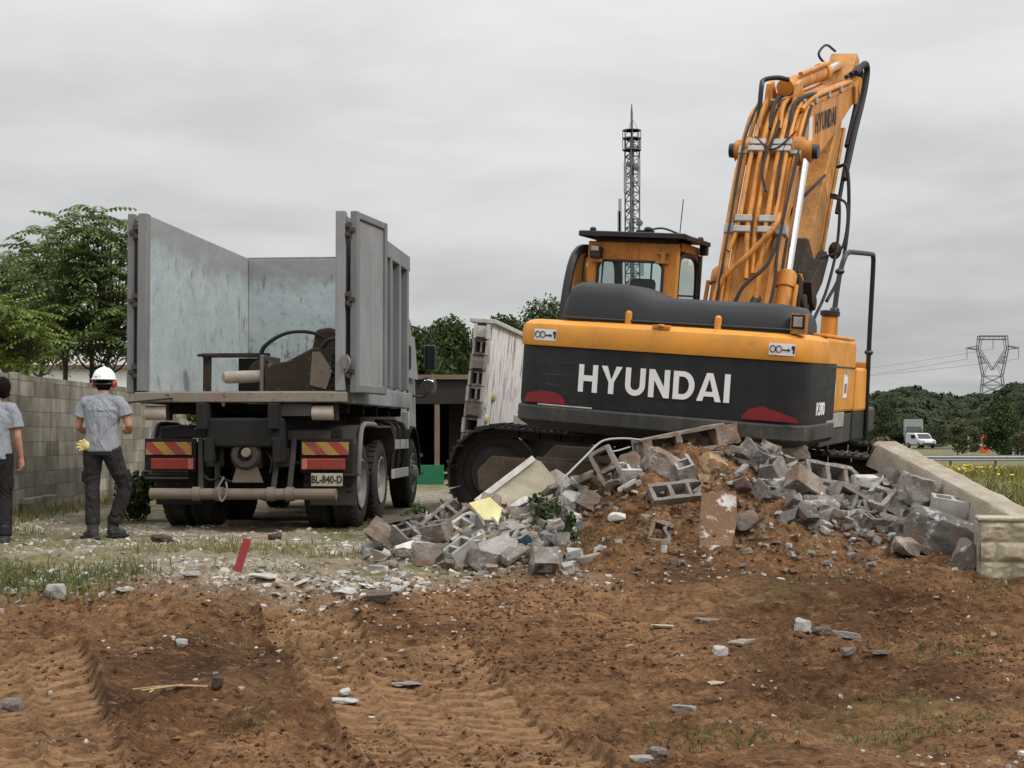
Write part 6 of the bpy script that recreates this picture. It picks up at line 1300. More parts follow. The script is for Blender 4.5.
    for q in (.20, .25): MB().tube(arc([(BX + q, 1.1, 4.95), (BX + q, 1.6, 5.16), (BX + q, 2.4, 5.39), (BX + q, 4.2, 5.86)], 5), .028, 8).build('top_pipe', M['orange_boom'], boom)
    for y in (1.9, 2.7, 3.5): MB().box((BX + .22, y - .1, 5.10 + (y - 1.75) * .265 + .045), (.14, .10, .09)).build('top_clamp', M['clamp'], boom, 0, .01)
    # arm cylinder along the top
    a, b = Vector((BX - .03, 1.35, 5.26)), Vector((BX - .03, 4.98, 6.26)); d = (b - a).normalized(); c = empty('arm_cylinder'); c.parent = t
    MB().tube([a, a + d * 2.25], .105, 18).build('barrel', M['orange_boom'], c); MB().lathe([(0, .125), (.2, .13), (.24, .1)], a + d * 2.18, d, 18).build('gland', M['orange'], c); MB().tube([a + d * 2.3, b], .065, 16).build('rod', M['chrome'], c); MB().lathe([(-.09, .14), (.09, .14)], b, (1, 0, 0), 18).build('rod_eye', M['orange_boom'], c)
    MB().tube(arc([a + d * .4 + Vector((.1, 0, .13)), a + d * 1.4 + Vector((.1, 0, .13)), a + d * 2.2 + Vector((.1, 0, .13))], 4), .03, 8).build('cylinder_pipe', M['orange_boom'], c)
    MB().tube(arc([a + d * 3.2 + Vector((-.12, 0, .02)), a + d * 2.9 + Vector((-.18, 0, .20)), a + d * 3.3 + Vector((-.16, 0, .30)), a + d * 3.8 + Vector((-.12, 0, .18))], 6), .018, 8).build('rod_hose', M['rubber'], c)
    # ---- stick folded in, hanging behind the boom
    sk = MB(); pr = [(5.14, 6.34), (4.92, 6.40), (4.62, 6.10), (3.75, 5.15), (2.05, 3.0), (2.35, 2.72), (2.85, 2.86), (4.25, 5.60), (5.05, 6.05)]
    sk.prism(pr, 'x', BX - .19, BX + .19); stick = sk.build('stick', M['orange_stick'], t, 25, .02)
    MB().lathe([(-.31, .14), (.31, .14)], (BX, 4.72, 5.86), (1, 0, 0), 20).build('stick_pin', M['orange_boom'], stick)
    fk = MB(); [fk.prism([(4.35, 5.82), (4.70, 6.02), (4.98, 5.92), (4.85, 5.70), (4.45, 5.58)], 'x', BX + q - .03, BX + q + .03) for q in (-.265, .265)]; fk.build('boom_tip_fork', M['orange_boom'], boom, 0, .012)
    for pts, r_ in (([(BX + .30, 4.25, 5.98), (BX + .34, 4.7, 6.20), (BX + .34, 4.92, 6.12), (BX + .34, 4.75, 5.75), (BX + .34, 4.2, 5.1), (BX + .34, 3.72, 4.45)], .045), ([(BX + .25, 4.2, 5.95), (BX + .28, 4.6, 6.12), (BX + .28, 4.78, 6.02), (BX + .28, 4.6, 5.6), (BX + .28, 4.1, 4.95)], .04), ([(BX + .2, 4.1, 5.9), (BX + .26, 4.7, 6.1), (BX + .26, 4.8, 5.7), (BX + .26, 4.3, 4.9), (BX + .25, 3.85, 4.0)], .03)): MB().tube(arc(pts, 7), r_, 10).build('tip_hose', M['rubber'], stick)
    for q in (.24, .20): MB().tube([(BX + q - .03, 4.15, 5.2), (BX + q - .03, 3.15, 3.3)], .028, 8).build('stick_pipe', M['orange_stick'], stick)
    # bucket cylinder, link and muddy coupler at the stick's end
    MB().tube([(BX, 4.35, 5.3), (BX, 3.35, 3.4)], .10, 16).build('bucket_cylinder', M['orange_stick'], stick)
    for sx in (-1, 1): MB().prism([(2.15, 2.95), (2.35, 2.68), (2.9, 2.98), (3.25, 3.35), (3.05, 3.42)], 'x', BX + sx * .22 - .03, BX + sx * .27 + .03).build('link_plate', M['rustbrown'], stick, 0, .012)
    cpl = MB(); cpl.prism([(1.95, 3.05), (2.0, 2.55), (2.3, 2.40), (2.8, 2.48), (3.05, 2.80), (2.85, 3.1), (2.45, 2.85)], 'x', BX - .2, BX + .2); [cpl.lathe([(-.26, .10), (.26, .10)], (BX, y, z), (1, 0, 0), 16) for y, z in ((2.12, 2.7), (2.75, 2.72), (2.4, 2.85))]; cpl.build('coupler', M['rustbrown'], stick, 30, .02)
    dk = MB(); dk.box((BX, 2.48, 3.15), (.40, .62, .55), (rad(-28), 0, 0)); dk.build('muddy_guard', M['rustbrown'], stick, 0, .04)
    for pts, r_ in (([(BX + .26, 3.60, 4.60), (BX + .42, 3.45, 4.55), (BX + .50, 3.35, 3.85), (BX + .48, 3.15, 3.15), (BX + .4, 2.75, 2.75)], .024), ([(BX + .28, 3.15, 4.15), (BX + .55, 2.90, 4.00), (BX + .55, 2.75, 3.45), (BX + .3, 2.65, 3.30)], .018), ([(BX - .05, 2.05, 3.65), (BX + .1, 1.75, 3.85), (BX + .3, 1.95, 4.15), (BX + .3, 2.55, 4.35)], .02), ([(BX + .25, 3.3, 4.2), (BX + .38, 3.25, 4.1), (BX + .42, 3.1, 3.5), (BX + .40, 2.7, 2.9), (BX + .36, 2.2, 2.5)], .02)): MB().tube(arc(pts, 7), r_, 8).build('coupler_hose', M['rubber'], stick)
    MB().ball((BX + .36, 3.30, 3.45), (.09, .11, .12), 10, 7).build('hose_block', M['rustbrown'], stick)
    MB().box((BX + .193, 3.4, 4.35), (.006, .28, .36), (rad(-32), 0, 0)).build('weld_plate', M['orange_boom'], stick, 0)

def word(s, h, width):
    """heavy block capitals in the (x,z) plane, centred on the origin; y is thickness"""
    st = h * .205; G_ = {}; mb = MB(); X0 = 0; T = .008; items = []
    def poly(pts): items.append([(x + X0, z) for x, z in pts])
    def rect(x0, x1, z0, z1): poly([(x0, z0), (x1, z0), (x1, z1), (x0, z1)])
    for ch in s:
        w_ = {'H': .78, 'Y': .84, 'U': .78, 'N': .80, 'D': .80, 'A': .90, 'I': .23}[ch] * h
        if ch == 'H': rect(0, st, 0, h); rect(w_ - st, w_, 0, h); rect(st, w_ - st, h * .40, h * .61)
        elif ch == 'I': rect(0, st, 0, h)
        elif ch == 'Y': c = w_ / 2; rect(c - st / 2, c + st / 2, 0, h * .42); poly([(0, h), (c - st / 2, h * .42), (c, h * .42), (c, h * .50), (st * 1.15, h)]); poly([(w_, h), (w_ - st * 1.15, h), (c, h * .50), (c, h * .42), (c + st / 2, h * .42)])
        elif ch == 'N': rect(0, st, 0, h); rect(w_ - st, w_, 0, h); poly([(st, h), (st, h * .62), (w_ - st, 0), (w_ - st, h * .38)])
        elif ch == 'A': c = w_ / 2; q = st * .55; poly([(0, 0), (st * 1.05, 0), (c, h * .80), (c, h), (c - q, h)]); poly([(w_, 0), (c + q, h), (c, h), (c, h * .80), (w_ - st * 1.05, 0)]); rect(w_ * .30, w_ * .70, h * .17, h * .34)
        elif ch in 'UD':
            n = 12
            if ch == 'U':
                rect(0, st, h * .38, h); rect(w_ - st, w_, h * .38, h); R1, R0 = w_ / 2, w_ / 2 - st; f = h * .38 / R1
                for i in range(n): a, b = math.pi + math.pi * i / n, math.pi + math.pi * (i + 1) / n; cz = h * .38; poly([(R1 + R1 * math.cos(a), cz + R1 * f * math.sin(a)), (R1 + R1 * math.cos(b), cz + R1 * f * math.sin(b)), (R1 + R0 * math.cos(b), cz + (h * .38 - st) * math.sin(b)), (R1 + R0 * math.cos(a), cz + (h * .38 - st) * math.sin(a))])
            else:
                rect(0, st, 0, h); xr = w_ * .45; rect(st, xr, 0, st * .92); rect(st, xr, h - st * .92, h)
                for i in range(n): a, b = -math.pi / 2 + math.pi * i / n, -math.pi / 2 + math.pi * (i + 1) / n; ro, ri = h / 2, h / 2 - st * .92; fo, fi = (w_ - xr), (w_ - xr - st); poly([(xr + fo * math.cos(a), h / 2 + ro * math.sin(a)), (xr + fo * math.cos(b), h / 2 + ro * math.sin(b)), (xr + fi * math.cos(b), h / 2 + ri * math.sin(b)), (xr + fi * math.cos(a), h / 2 + ri * math.sin(a))])
        X0 += w_ + h * (.14 if ch not in 'DA' else .10)
    tot = X0 - h * .14; k = width / tot
    for it in items:
        # slice so that the letters can follow a bowed face
        pts = [(x * k - width / 2, z - h / 2) for x, z in it]; n = len(pts)
        vs = [(x, 0.0, z) for x, z in pts] + [(x, T, z) for x, z in pts]; mb.add(vs, [tuple(range(n, 2 * n)), tuple(range(n))[::-1]] + [(i, (i + 1) % n, n + (i + 1) % n, n + i) for i in range(n)])
    return mb
excavator()

# ------------------------------------------------------------------ people
def person(loc, rz_, label, pose_):
    """feet at the origin, facing +y. pose_ holds joints in metres"""
    t = empty('person', loc, (0, 0, rz_), label, 'person', 'workers by the block wall'); P = {k: Vector(v) for k, v in pose_['j'].items()}
    b = MB()
    # one continuous body
    b.tube([P['pelvis'] + Vector((0, 0, -.10)), P['pelvis'], P['waist'], P['chest'], P['neck'] + Vector((0, 0, -.06)), P['neck'], P['neck'] + Vector((0, .01, .08))], [.10, .135, .125, .145, .10, .056, .055], 14, True, [(1, .75), (1.1, .75), (1, .72), (1.1, .68), (1.25, .6), (1, 1), (1, 1)])
    H = P['head']; b.ball(H, (.076, .095, .115), 16, 12); b.ball(H + Vector((0, .025, -.055)), (.058, .07, .065), 12, 8)
    f = pose_.get('face', Vector((0, 1, 0))); fr = Vector((f[1], -f[0], 0))
    b.tube([H + f * .085 + Vector((0, 0, .01)), H + f * .112 + Vector((0, 0, -.025)), H + f * .09 + Vector((0, 0, -.04))], [.01, .016, .012], 8)
    for sx in (-1, 1): b.ball(H + fr * (sx * .078) + Vector((0, 0, -.01)), (.012, .022, .032), 8, 6)
    for s in 'LR':
        sh, el, wr = P['sh' + s], P['el' + s], P['wr' + s]
        b.tube([P['chest'].lerp(sh, .6) + Vector((0, 0, .04)), sh + Vector((0, 0, -.012)), sh.lerp(el, .5), el, el.lerp(wr, .35), wr], [.05, .052, .046, .039, .041, .028], 12)
        hd = P['hd' + s]; d = (hd - wr).normalized(); sd_ = Vector(pose_['palm' + s]).normalized(); sd_ = (sd_ - d * sd_.dot(d)).normalized(); th_ = d.cross(sd_)
        b.tube([wr, wr + d * .03, wr + d * .09], [.028, .034, .036], 10, True, [(1, 1), (1, 1), (1, 1)])
        for i, L in enumerate((.062, .072, .068, .052)):                       # four fingers curling towards the palm side
            o = wr + d * .085 + th_ * (.030 - .020 * i); b.tube([o, o + d * L * .5, o + d * L * .75 + sd_ * L * .38, o + d * L * .55 + sd_ * L * .72], [.0098, .0095, .009, .008], 8)
        o = wr + d * .03 + th_ * .03; b.tube([o, o + d * .03 + th_ * .022, o + d * .055 + th_ * .018 + sd_ * .02], [.013, .0115, .010], 8)
        hp, kn, an = P['hip' + s], P['kn' + s], P['an' + s]
        b.tube([hp + Vector((0, 0, .05)), hp, hp.lerp(kn, .5), kn, kn.lerp(an, .35), an], [.09, .092, .078, .056, .058, .040], 12)
        ft = P['toe' + s]; b.tube([an + Vector((0, 0, -.02)), an.lerp(ft, .4) + Vector((0, 0, -.035)), ft], [.042, .045, .035], 10)
    remesh(b.build('body', M['skin'], t, 60), .0075, 5, .5)
    # T-shirt
    s_ = MB(); s_.tube([P['pelvis'] + Vector((0, 0, -.07)), P['pelvis'] + Vector((0, 0, .04)), P['waist'], P['chest'], P['chest'].lerp(P['neck'], .45), P['chest'].lerp(P['neck'], .75), P['neck'] + Vector((0, 0, -.005))], [.170, .166, .160, .180, .165, .118, .066], 20, True, [(1.10, .80), (1.08, .80), (1.04, .80), (1.12, .72), (1.16, .64), (1.22, .66), (1, .95)])
    for s in 'LR':
        sh, el = P['sh' + s], P['el' + s]; k = pose_.get('sleeve', .62); s_.tube([P['chest'].lerp(sh, .45) + Vector((0, 0, .055)), sh.lerp(P['chest'], .12) + Vector((0, 0, .002)), sh.lerp(el, .3), sh.lerp(el, k * .75), sh.lerp(el, k)], [.072, .076, .074, .079, .085], 14)
    remesh(s_.build('tshirt', M['shirtp'] if pose_.get('print') else M['shirt'], t, 60), .009, 4, .5)
    # trousers
    q = MB(); q.tube([P['pelvis'] + Vector((0, 0, .03)), P['pelvis'] + Vector((0, 0, -.04)), P['pelvis'] + Vector((0, -.01, -.12))], [.150, .160, .13], 18, True, [(1.06, .76), (1.04, .82), (1.1, .9)])
    for s in 'LR':
        hp, kn, an = P['hip' + s], P['kn' + s], P['an' + s]; d = (an - kn)
        q.tube([hp + Vector((0, 0, .03)), hp.lerp(kn, .25), hp.lerp(kn, .6), kn + Vector((0, .005, .03)), kn.lerp(an, .15), kn.lerp(an, .5), kn.lerp(an, .78), kn.lerp(an, pose_.get('hem', .93))], [.105, .102, .086, .076, .076, .077, .080, .074], 14)
        q.tube([hp.lerp(kn, .52) + Vector((.075 if s == 'R' else -.075, 0, 0)), hp.lerp(kn, .78) + Vector((.07 if s == 'R' else -.07, 0, 0))], [.05, .052], 8, True, [(.5, 1.2), (.5, 1.2)])
    remesh(q.build('trousers', pose_['tr'], t, 60), .009, 3, .5)
    for s in 'LR':
        an, ft = P['an' + s], P['toe' + s]; u = (ft - an); u.z = 0; u.normalize(); o = MB()
        o.tube([an + Vector((0, 0, .13)), an + Vector((0, 0, .05)), an + Vector((0, 0, -.02))], [.062, .060, .062], 14); o.tube([an - u * .065 + Vector((0, 0, -.045)), an + Vector((0, 0, -.04)), an.lerp(ft, .6) + Vector((0, 0, -.02)), ft + u * .01], [.038, .056, .05, .034], 14)
        bo = o.build('boot', M['boot'], t, 60); remesh(bo, .008, 3, .5)
        so = MB(); so.box((0, 0, 0), (.095, .28, .03)); sole = so.build('boot_sole', M['black'], bo, 0, .012); c_ = an.lerp(ft, .42); sole.location = (c_.x, c_.y, min(an.z, ft.z) - .028); sole.rotation_euler = (0, 0, math.atan2(-u.x, u.y))
    hr = MB()
    if pose_.get('helmet'):
        hr.ball(H + Vector((0, -.022, -.035)), (.083, .092, .075), 16, 10); hr.ball(H + Vector((0, -.03, -.075)), (.07, .06, .04), 12, 8); remesh(hr.build('hair', M['hair'], t, 60), .008, 2)
        hm = MB(); n, m_ = 28, 9; vs = []; fs = []; c = H + Vector((0, -.005, .018))
        for i in range(m_ + 1):
            a = math.pi / 2 * i / m_; rr_ = math.cos(a)
            for k in range(n): an_ = 2 * math.pi * k / n; vs.append(c + Vector((.118 * rr_ * math.cos(an_), .142 * rr_ * math.sin(an_), .128 * math.sin(a))))
        for i in range(m_):
            for k in range(n): fs.append((i * n + k, i * n + (k + 1) % n, (i + 1) * n + (k + 1) % n, (i + 1) * n + k))
        hm.add(vs, fs); h = hm.build('helmet', M['helmet'], t, 60); so_ = h.modifiers.new('thick', 'SOLIDIFY'); so_.thickness = .006
        br = MB(); br.lathe([(0, .0), (.0, .01), (.006, .012)], (0, 0, 0), (0, 0, 1), 8); pts = [c + Vector((.122 * math.cos(a), (.150 + .04 * max(0, math.sin(a)) ** 2) * math.sin(a), .0)) for a in [i * 2 * math.pi / 28 for i in range(29)]]; br = MB().tube(pts, .010, 8, False); br.build('helmet_brim', M['helmet'], h)
        MB().tube([c + Vector((.0, -.138, .03)), c + Vector((.0, -.10, .10)), c + Vector((.0, 0, .130)), c + Vector((0, .1, .10))], .012, 8).build('helmet_ridge', M['helmet'], h)
        MB().ball(c + Vector((-.045, -.137, .02)), (.012, .006, .006), 8, 5).build('helmet_mark', M['black'], h)
        for sx in (-1, 1): MB().lathe([(0, .036), (.035, .042), (.05, .03)], H + Vector((sx * .076, -.0, -.03)), (sx, -.15, -.1), 16).build('ear_muff', M['muff'], t)
        MB().tube(arc([H + Vector((-.1, -.03, -.02)), H + Vector((-.07, -.10, -.035)), H + Vector((.07, -.10, -.035)), H + Vector((.1, -.03, -.02))], 5), .010, 6).build('muff_band', M['black'], t)
        gl_ = P['pelvis'] + Vector((-.135, -.10, -.005)); g = MB(); g.ball(gl_, (.05, .035, .05), 10, 8)
        for i in range(5): a = rad(100 + i * 32); g.tube([gl_, gl_ + Vector((math.cos(a) * .05, -.015, math.sin(a) * .055)), gl_ + Vector((math.cos(a) * .09 - .01, -.02, math.sin(a) * .07))], [.02, .016, .011], 8)
        remesh(g.build('work_gloves', M['glove'], t, 60), .006, 2)
    else:
        hr.ball(H + Vector((0, -.02, .02)) - Vector(f) * .012, (.088, .098, .108), 16, 12); hr.ball(H + Vector((0, 0, -.05)) - Vector(f) * .045, (.07, .055, .05), 12, 8); remesh(hr.build('hair', M['hair'], t, 60), .009, 2)
    t.scale = (.97, .97, .97); return t
p = at(100, 540, 15.5); zg = gz(p.x, 15.5)
person((p.x + .08, 15.25, zg - .01), rad(-3), 'worker in a white hard hat and grey T-shirt with yellow gloves in the back pocket',
    {'j': {'pelvis': (0, 0, .98), 'waist': (.0, .0, 1.13), 'chest': (.0, .02, 1.34), 'neck': (.0, .035, 1.525), 'head': (.0, .06, 1.655),
           'shL': (-.195, .02, 1.435), 'elL': (-.265, .02, 1.17), 'wrL': (-.20, .25, 1.09), 'hdL': (-.15, .33, 1.09), 'shR': (.195, .02, 1.435), 'elR': (.275, .02, 1.19), 'wrR': (.22, .25, 1.12), 'hdR': (.17, .33, 1.13),
           'hipL': (-.095, 0, .92), 'knL': (-.105, .02, .51), 'anL': (-.075, -.04, .10), 'toeL': (-.18, .06, .045), 'hipR': (.095, .0, .92), 'knR': (.205, .14, .52), 'anR': (.075, .16, .11), 'toeR': (.14, .32, .045)},
     'palmL': (1, 0, -.3), 'palmR': (-1, 0, -.3), 'tr': M['trousers'], 'print': True, 'helmet': True, 'hem': .88})
p = at(-8, 545, 14.75); zg = gz(p.x, 14.75) - .02
person((p.x, 14.75, zg), rad(14), 'dark-haired worker in a grey T-shirt and black trousers cut off by the left edge',
    {'j': {'pelvis': (0, 0, .96), 'waist': (.0, .0, 1.11), 'chest': (.0, .02, 1.31), 'neck': (.03, .03, 1.475), 'head': (.075, .055, 1.605),
           'shL': (-.195, .02, 1.41), 'elL': (-.26, .0, 1.14), 'wrL': (-.26, .10, .92), 'hdL': (-.25, .13, .84), 'shR': (.19, .02, 1.41), 'elR': (.235, -.01, 1.12), 'wrR': (.265, .06, .90), 'hdR': (.27, .08, .80),
           'hipL': (-.095, 0, .92), 'knL': (-.11, .03, .50), 'anL': (-.12, -.02, .10), 'toeL': (-.16, .15, .045), 'hipR': (.095, .0, .92), 'knR': (.115, .03, .50), 'anR': (.12, -.04, .10), 'toeR': (.17, .13, .045)},
     'palmL': (1, .2, 0), 'palmR': (-1, .2, 0), 'tr': M['trousers2'], 'face': Vector((-.35, .94, 0)), 'hem': .97, 'sleeve': .72})

# ------------------------------------------------------------------ rubble
def rough(me, amt, seed, cuts=2, lo=.0, sharp=30):
    """subdivide and break up a mesh's faces the way broken concrete looks"""
    r = random.Random(seed); bm = bmesh.new(); bm.from_mesh(me); bmesh.ops.subdivide_edges(bm, edges=bm.edges[:], cuts=cuts, use_grid_fill=True)
    bmesh.ops.triangulate(bm, faces=bm.faces[:]); bm.normal_update()
    from mathutils import noise
    o = Vector((seed * 3.1, seed * 1.7, seed * .9))
    for v in bm.verts:
        k = noise.noise(v.co * 9 + o) * .6 + noise.noise(v.co * 23 + o) * .4
        v.co += v.normal * amt * k
    bm.to_mesh(me); bm.free(); return me
_ico = {}
def ico(k):
    if k not in _ico:
        bm = bmesh.new(); bmesh.ops.create_icosphere(bm, subdivisions=k, radius=1); bm.verts.ensure_lookup_table()
        _ico[k] = (np.array([v.co[:] for v in bm.verts]), [tuple(v.index for v in f.verts) for f in bm.faces]); bm.free()
    return _ico[k]
def chunk_mesh(seed, n=14, sx=1, sy=.75, sz=.6, amt=.035, k=4):
    """a broken lump: a solid cut by random planes, its faces then roughened"""
    r = np.random.RandomState(seed); d, F = ico(k); nn = r.normal(size=(n, 3)); nn /= np.linalg.norm(nn, axis=1, keepdims=True); dist = r.uniform(.62, .98, n)
    ax = np.concatenate([np.eye(3), -np.eye(3)]) + r.normal(0, .10, (6, 3)); ax /= np.linalg.norm(ax, axis=1, keepdims=True); nn = np.concatenate([nn, ax]); dist = np.concatenate([dist, r.uniform(.62, .86, 6)])
    q = d @ nn.T; rr_ = np.where(q > 1e-3, dist / np.maximum(q, 1e-3), 1e9).min(1); P = d * rr_[:, None]
    o = seed * 3.7; a, b, c = P.T
    w_ = fbm(a + c * .7, b - c * .6, 2.6, 3, .6, ox=o) + .6 * fbm(b + a * .5, c - a * .4, 6.5, 3, .6, ox=o + 5); P = P * (1 + amt * 2.2 * w_)[:, None]
    P = P * np.array([sx, sy, sz]) / 2
    me = bpy.data.meshes.new('chunk'); me.from_pydata(P.tolist(), [], F); me.shade_smooth(); me.set_sharp_from_angle(angle=rad(28)); return me
def block_mesh(w_=.5, d_=.2, h_=.2, cells=2, wall=.032, broken=0, seed=1, split=1.0):
    """hollow building block, cells open upwards (z); broken>0 tears one end off"""
    mb = MB(); W_ = w_ * split; x0 = -W_ / 2; r = random.Random(seed)
    for sy in (-1, 1): mb.box((0, sy * (d_ - wall) / 2, 0), (W_, wall, h_))
    xs_ = [i * (w_ - wall) / cells for i in range(cells + 1)]
    for i, x in enumerate(xs_):
        if x + wall <= W_ + .001: mb.box((x0 + x + wall / 2, 0, 0), (wall * (1.0), d_ - 2 * wall + .004, h_ - .004))
    me = mb.mesh('block'); bm = bmesh.new(); bm.from_mesh(me)
    bmesh.ops.subdivide_edges(bm, edges=[e for e in bm.edges if e.calc_length() > .09], cuts=5, use_grid_fill=True); bm.normal_update()
    from mathutils import noise
    for v in bm.verts:
        o = Vector((seed * 2.2, seed, 0)); v.co += v.normal * (.010 * noise.noise(v.co * 14 + o) + .006 * noise.noise(v.co * 40 + o))
        if broken and v.co.x > W_ / 2 - .16: k = (v.co.x - (W_ / 2 - .16)) / .16; v.co.x -= k * broken * (.55 + noise.noise(v.co * 11 + o)) * .18; v.co.z *= 1 - k * broken * .3 * abs(noise.noise(v.co * 8 + o))
    bmesh.ops.recalc_face_normals(bm, faces=bm.faces); bm.to_mesh(me); bm.free(); return me
def put(name, me, mat, pos, rot, sc=1.0, label=None, cat='rubble', group=None, smooth=30, bevel=0):
    o = link(name, me, None, None, smooth, bevel)
    if mat is not None and not me.materials: me.materials.append(mat)
    o.location = pos; o.rotation_euler = tuple(rad(a) for a in rot); o.scale = (sc, sc, sc) if isinstance(sc, (int, float)) else sc
    return tag(o, label, cat, group)
def onpix(px, py, up=0.0, D=None):
    p = at(px, py, D) if D else G(px, py); return p + Vector((0, 0, up))
HG = 'demolition rubble in the heap'
# --- long cast beam and the rock-faced stone block at the right
def beam():
    a = at(880, 452, 14.1); b = at(1074, 556, 11.5); d = (b - a); L = d.length; d.normalize(); x = d; up = Vector((0, 0, 1)); z = (up - d * up.dot(d)).normalized(); y = z.cross(x)
    mb = MB(); prof = [(-.14, -.12), (.14, -.12), (.14, .10), (.11, .125), (-.10, .125), (-.128, .113), (-.14, .09)]; me = MB().prism(prof, 'x', 0, L).mesh('concrete_beam')
    bm = bmesh.new(); bm.from_mesh(me); bmesh.ops.recalc_face_normals(bm, faces=bm.faces); bmesh.ops.subdivide_edges(bm, edges=[e for e in bm.edges if e.calc_length() > .5], cuts=40, use_grid_fill=True); bm.normal_update()
    from mathutils import noise
    for v in bm.verts:
        if v.co.x < .02: v.co.x += .17 * (v.co.z + .165) / .33 + .03 * noise.noise(v.co * 8)
    for v in bm.verts: v.co += v.normal * (.012 * noise.noise(v.co * 5) + .008 * noise.noise(v.co * 9) + .006 * noise.noise(v.co * 26))
    bm.to_mesh(me); bm.free(); o = link('concrete_beam', me, M['beam'], None, 35); o.matrix_world = Matrix.Translation(a) @ Matrix((x, y, z)).transposed().to_4x4(); o.rotation_mode = 'XYZ'; tag(o, 'long pale cast concrete beam sloping down over the right side of the heap', 'beam')
beam()
def rockface():
    a = at(981, 579, 11.75); t = empty('stone_block', (a.x, a.y, a.z - .02), (0, 0, rad(-13)), 'cream rock-faced stone block standing at the right edge', 'stone block'); H = .475; W_ = .62; r = random.Random(3)
    MB().box((W_ / 2, .17, H / 2), (W_, .30, H)).build('core', M['limestone'], t, 0, .008)
    MB().box((W_ / 2 - .005, .16, H + .012), (W_ + .03, .36, .03)).build('cap', M['limestone'], t, 0, .01)
    MB().box((-.012, .17, H / 2), (.03, .33, H - .02)).build('edge_board', M['conc'], t, 0, .006)
    mb = MB(); nx_, nz_ = 52, 40; vs = []; fs = []
    from mathutils import noise
    for j in range(nz_ + 1):
        for i in range(nx_ + 1):
            x = W_ * i / nx_; z = H * j / nz_; cx_ = (x * 4.3 + (.5 if int(z * 6.4) % 2 else 0)) % 1; cz_ = (z * 6.4) % 1; e = min(cx_, 1 - cx_, cz_, 1 - cz_); p_ = Vector((x * 7, z * 7, 1)); h = .010 + .055 * min(1, e * 4.0) ** .7 * (.55 + .5 * noise.noise(p_)) + .018 * abs(noise.noise(p_ * 2.6)); vs.append((x, .02 - h, z))
    for j in range(nz_):
        for i in range(nx_): a_ = j * (nx_ + 1) + i; fs.append((a_, a_ + 1, a_ + nx_ + 2, a_ + nx_ + 1))
    mb.add(vs, fs).build('rock_face', M['limestone'], t, 28)
rockface()
# --- leaning plastered slab and yellow piece on the left
def poly_slab(name, px, D, th, mat, label, seed, cat='slab', amt=.006):
    """a broken slab whose outline corners sit at the given pixel/depth points, with real thickness"""
    P_ = [at(x, y, d) for (x, y), d in zip(px, D)]; n = (P_[1] - P_[0]).cross(P_[-1] - P_[0]).normalized()
    if n.y > 0: n = -n
    c = sum(P_, Vector()) / len(P_); k = len(P_); vs = [p_ - c for p_ in P_] + [p_ - c - n * th for p_ in P_]
    mb = MB().add(vs, [tuple(range(k)), tuple(range(k, 2 * k))[::-1]] + [(i, (i + 1) % k, k + (i + 1) % k, k + i) for i in range(k)]); me = mb.mesh(name); bm = bmesh.new(); bm.from_mesh(me); bmesh.ops.recalc_face_normals(bm, faces=bm.faces); bm.to_mesh(me); bm.free(); rough(me, amt, seed, 4)
    o = link(name, me, mat, None, 30); o.location = c; return tag(o, label, cat)
poly_slab('plaster_slab', [(478, 500), (533, 459), (541, 461), (556, 481), (546, 516), (500, 522)], [13.7, 14.0, 14.0, 14.0, 13.6, 13.5], .06, M['cream'], 'cream plastered wall slab leaning against the left track, sharp corner up', 5, amt=.012)
o = MB().bar(at(476, 502, 13.66), at(534, 458, 13.96), .06, .02, (0, -1, .5)).build('slab_edge_strip', M['conc_pale'], None, 0, .005); tag(o, 'pale edge strip lying along the upper side of the leaning cream slab', 'strip')
poly_slab('yellow_slab', [(469, 503), (490, 497), (502, 508), (497, 528), (484, 520)], [12.95, 13.0, 12.95, 12.75, 12.85], .05, M['yellowp'], 'pale yellow plaster fragment just below the leaning cream slab', 6)
# --- bent metal strip and twigs
def wire(name, px, D, r_, mat, label, cat, k=6):
    P_ = [at(x, y, d) for (x, y), d in zip(px, D)]; c = P_[0].copy(); o = MB().tube(arc([q - c for q in P_], k), r_, 7).build(name, mat, None, 60); o.location = c; return tag(o, label, cat)
wire('bent_bar', [(562, 506), (562, 482), (570, 472), (584, 458), (598, 444), (608, 439.5), (625, 438.5), (640, 440)], [13.0, 13.0, 13.05, 13.15, 13.3, 13.4, 13.5, 13.6], .010, M['galv_lt'], 'bent pale metal bar arching out of the heap in front of the track', 'metal bar', 5)
wire('bent_bar', [(588, 456), (600, 452.5), (616, 451), (630, 447)], [13.2, 13.3, 13.4, 13.5], .008, M['galv_lt'], 'short pale metal bar branching off the long bent bar', 'metal bar', 5)
wire('twig', [(562, 506), (572, 514), (585, 522), (596, 531)], [13.0, 12.95, 12.9, 12.8], .007, M['bark'], 'thin dry twig trailing down the soil below the bent bar', 'twig')
wire('twig', [(578, 519), (580, 530), (586, 543)], [12.9, 12.8, 12.7], .006, M['bark'], 'short dry twig hanging beside the trailing twig', 'twig')
wire('steel_rod', [(441, 500), (452, 510), (462, 522)], [13.5, 13.3, 13.2], .016, M['chassis2'], 'dark rod sticking out of the broken blocks below the track', 'rod')
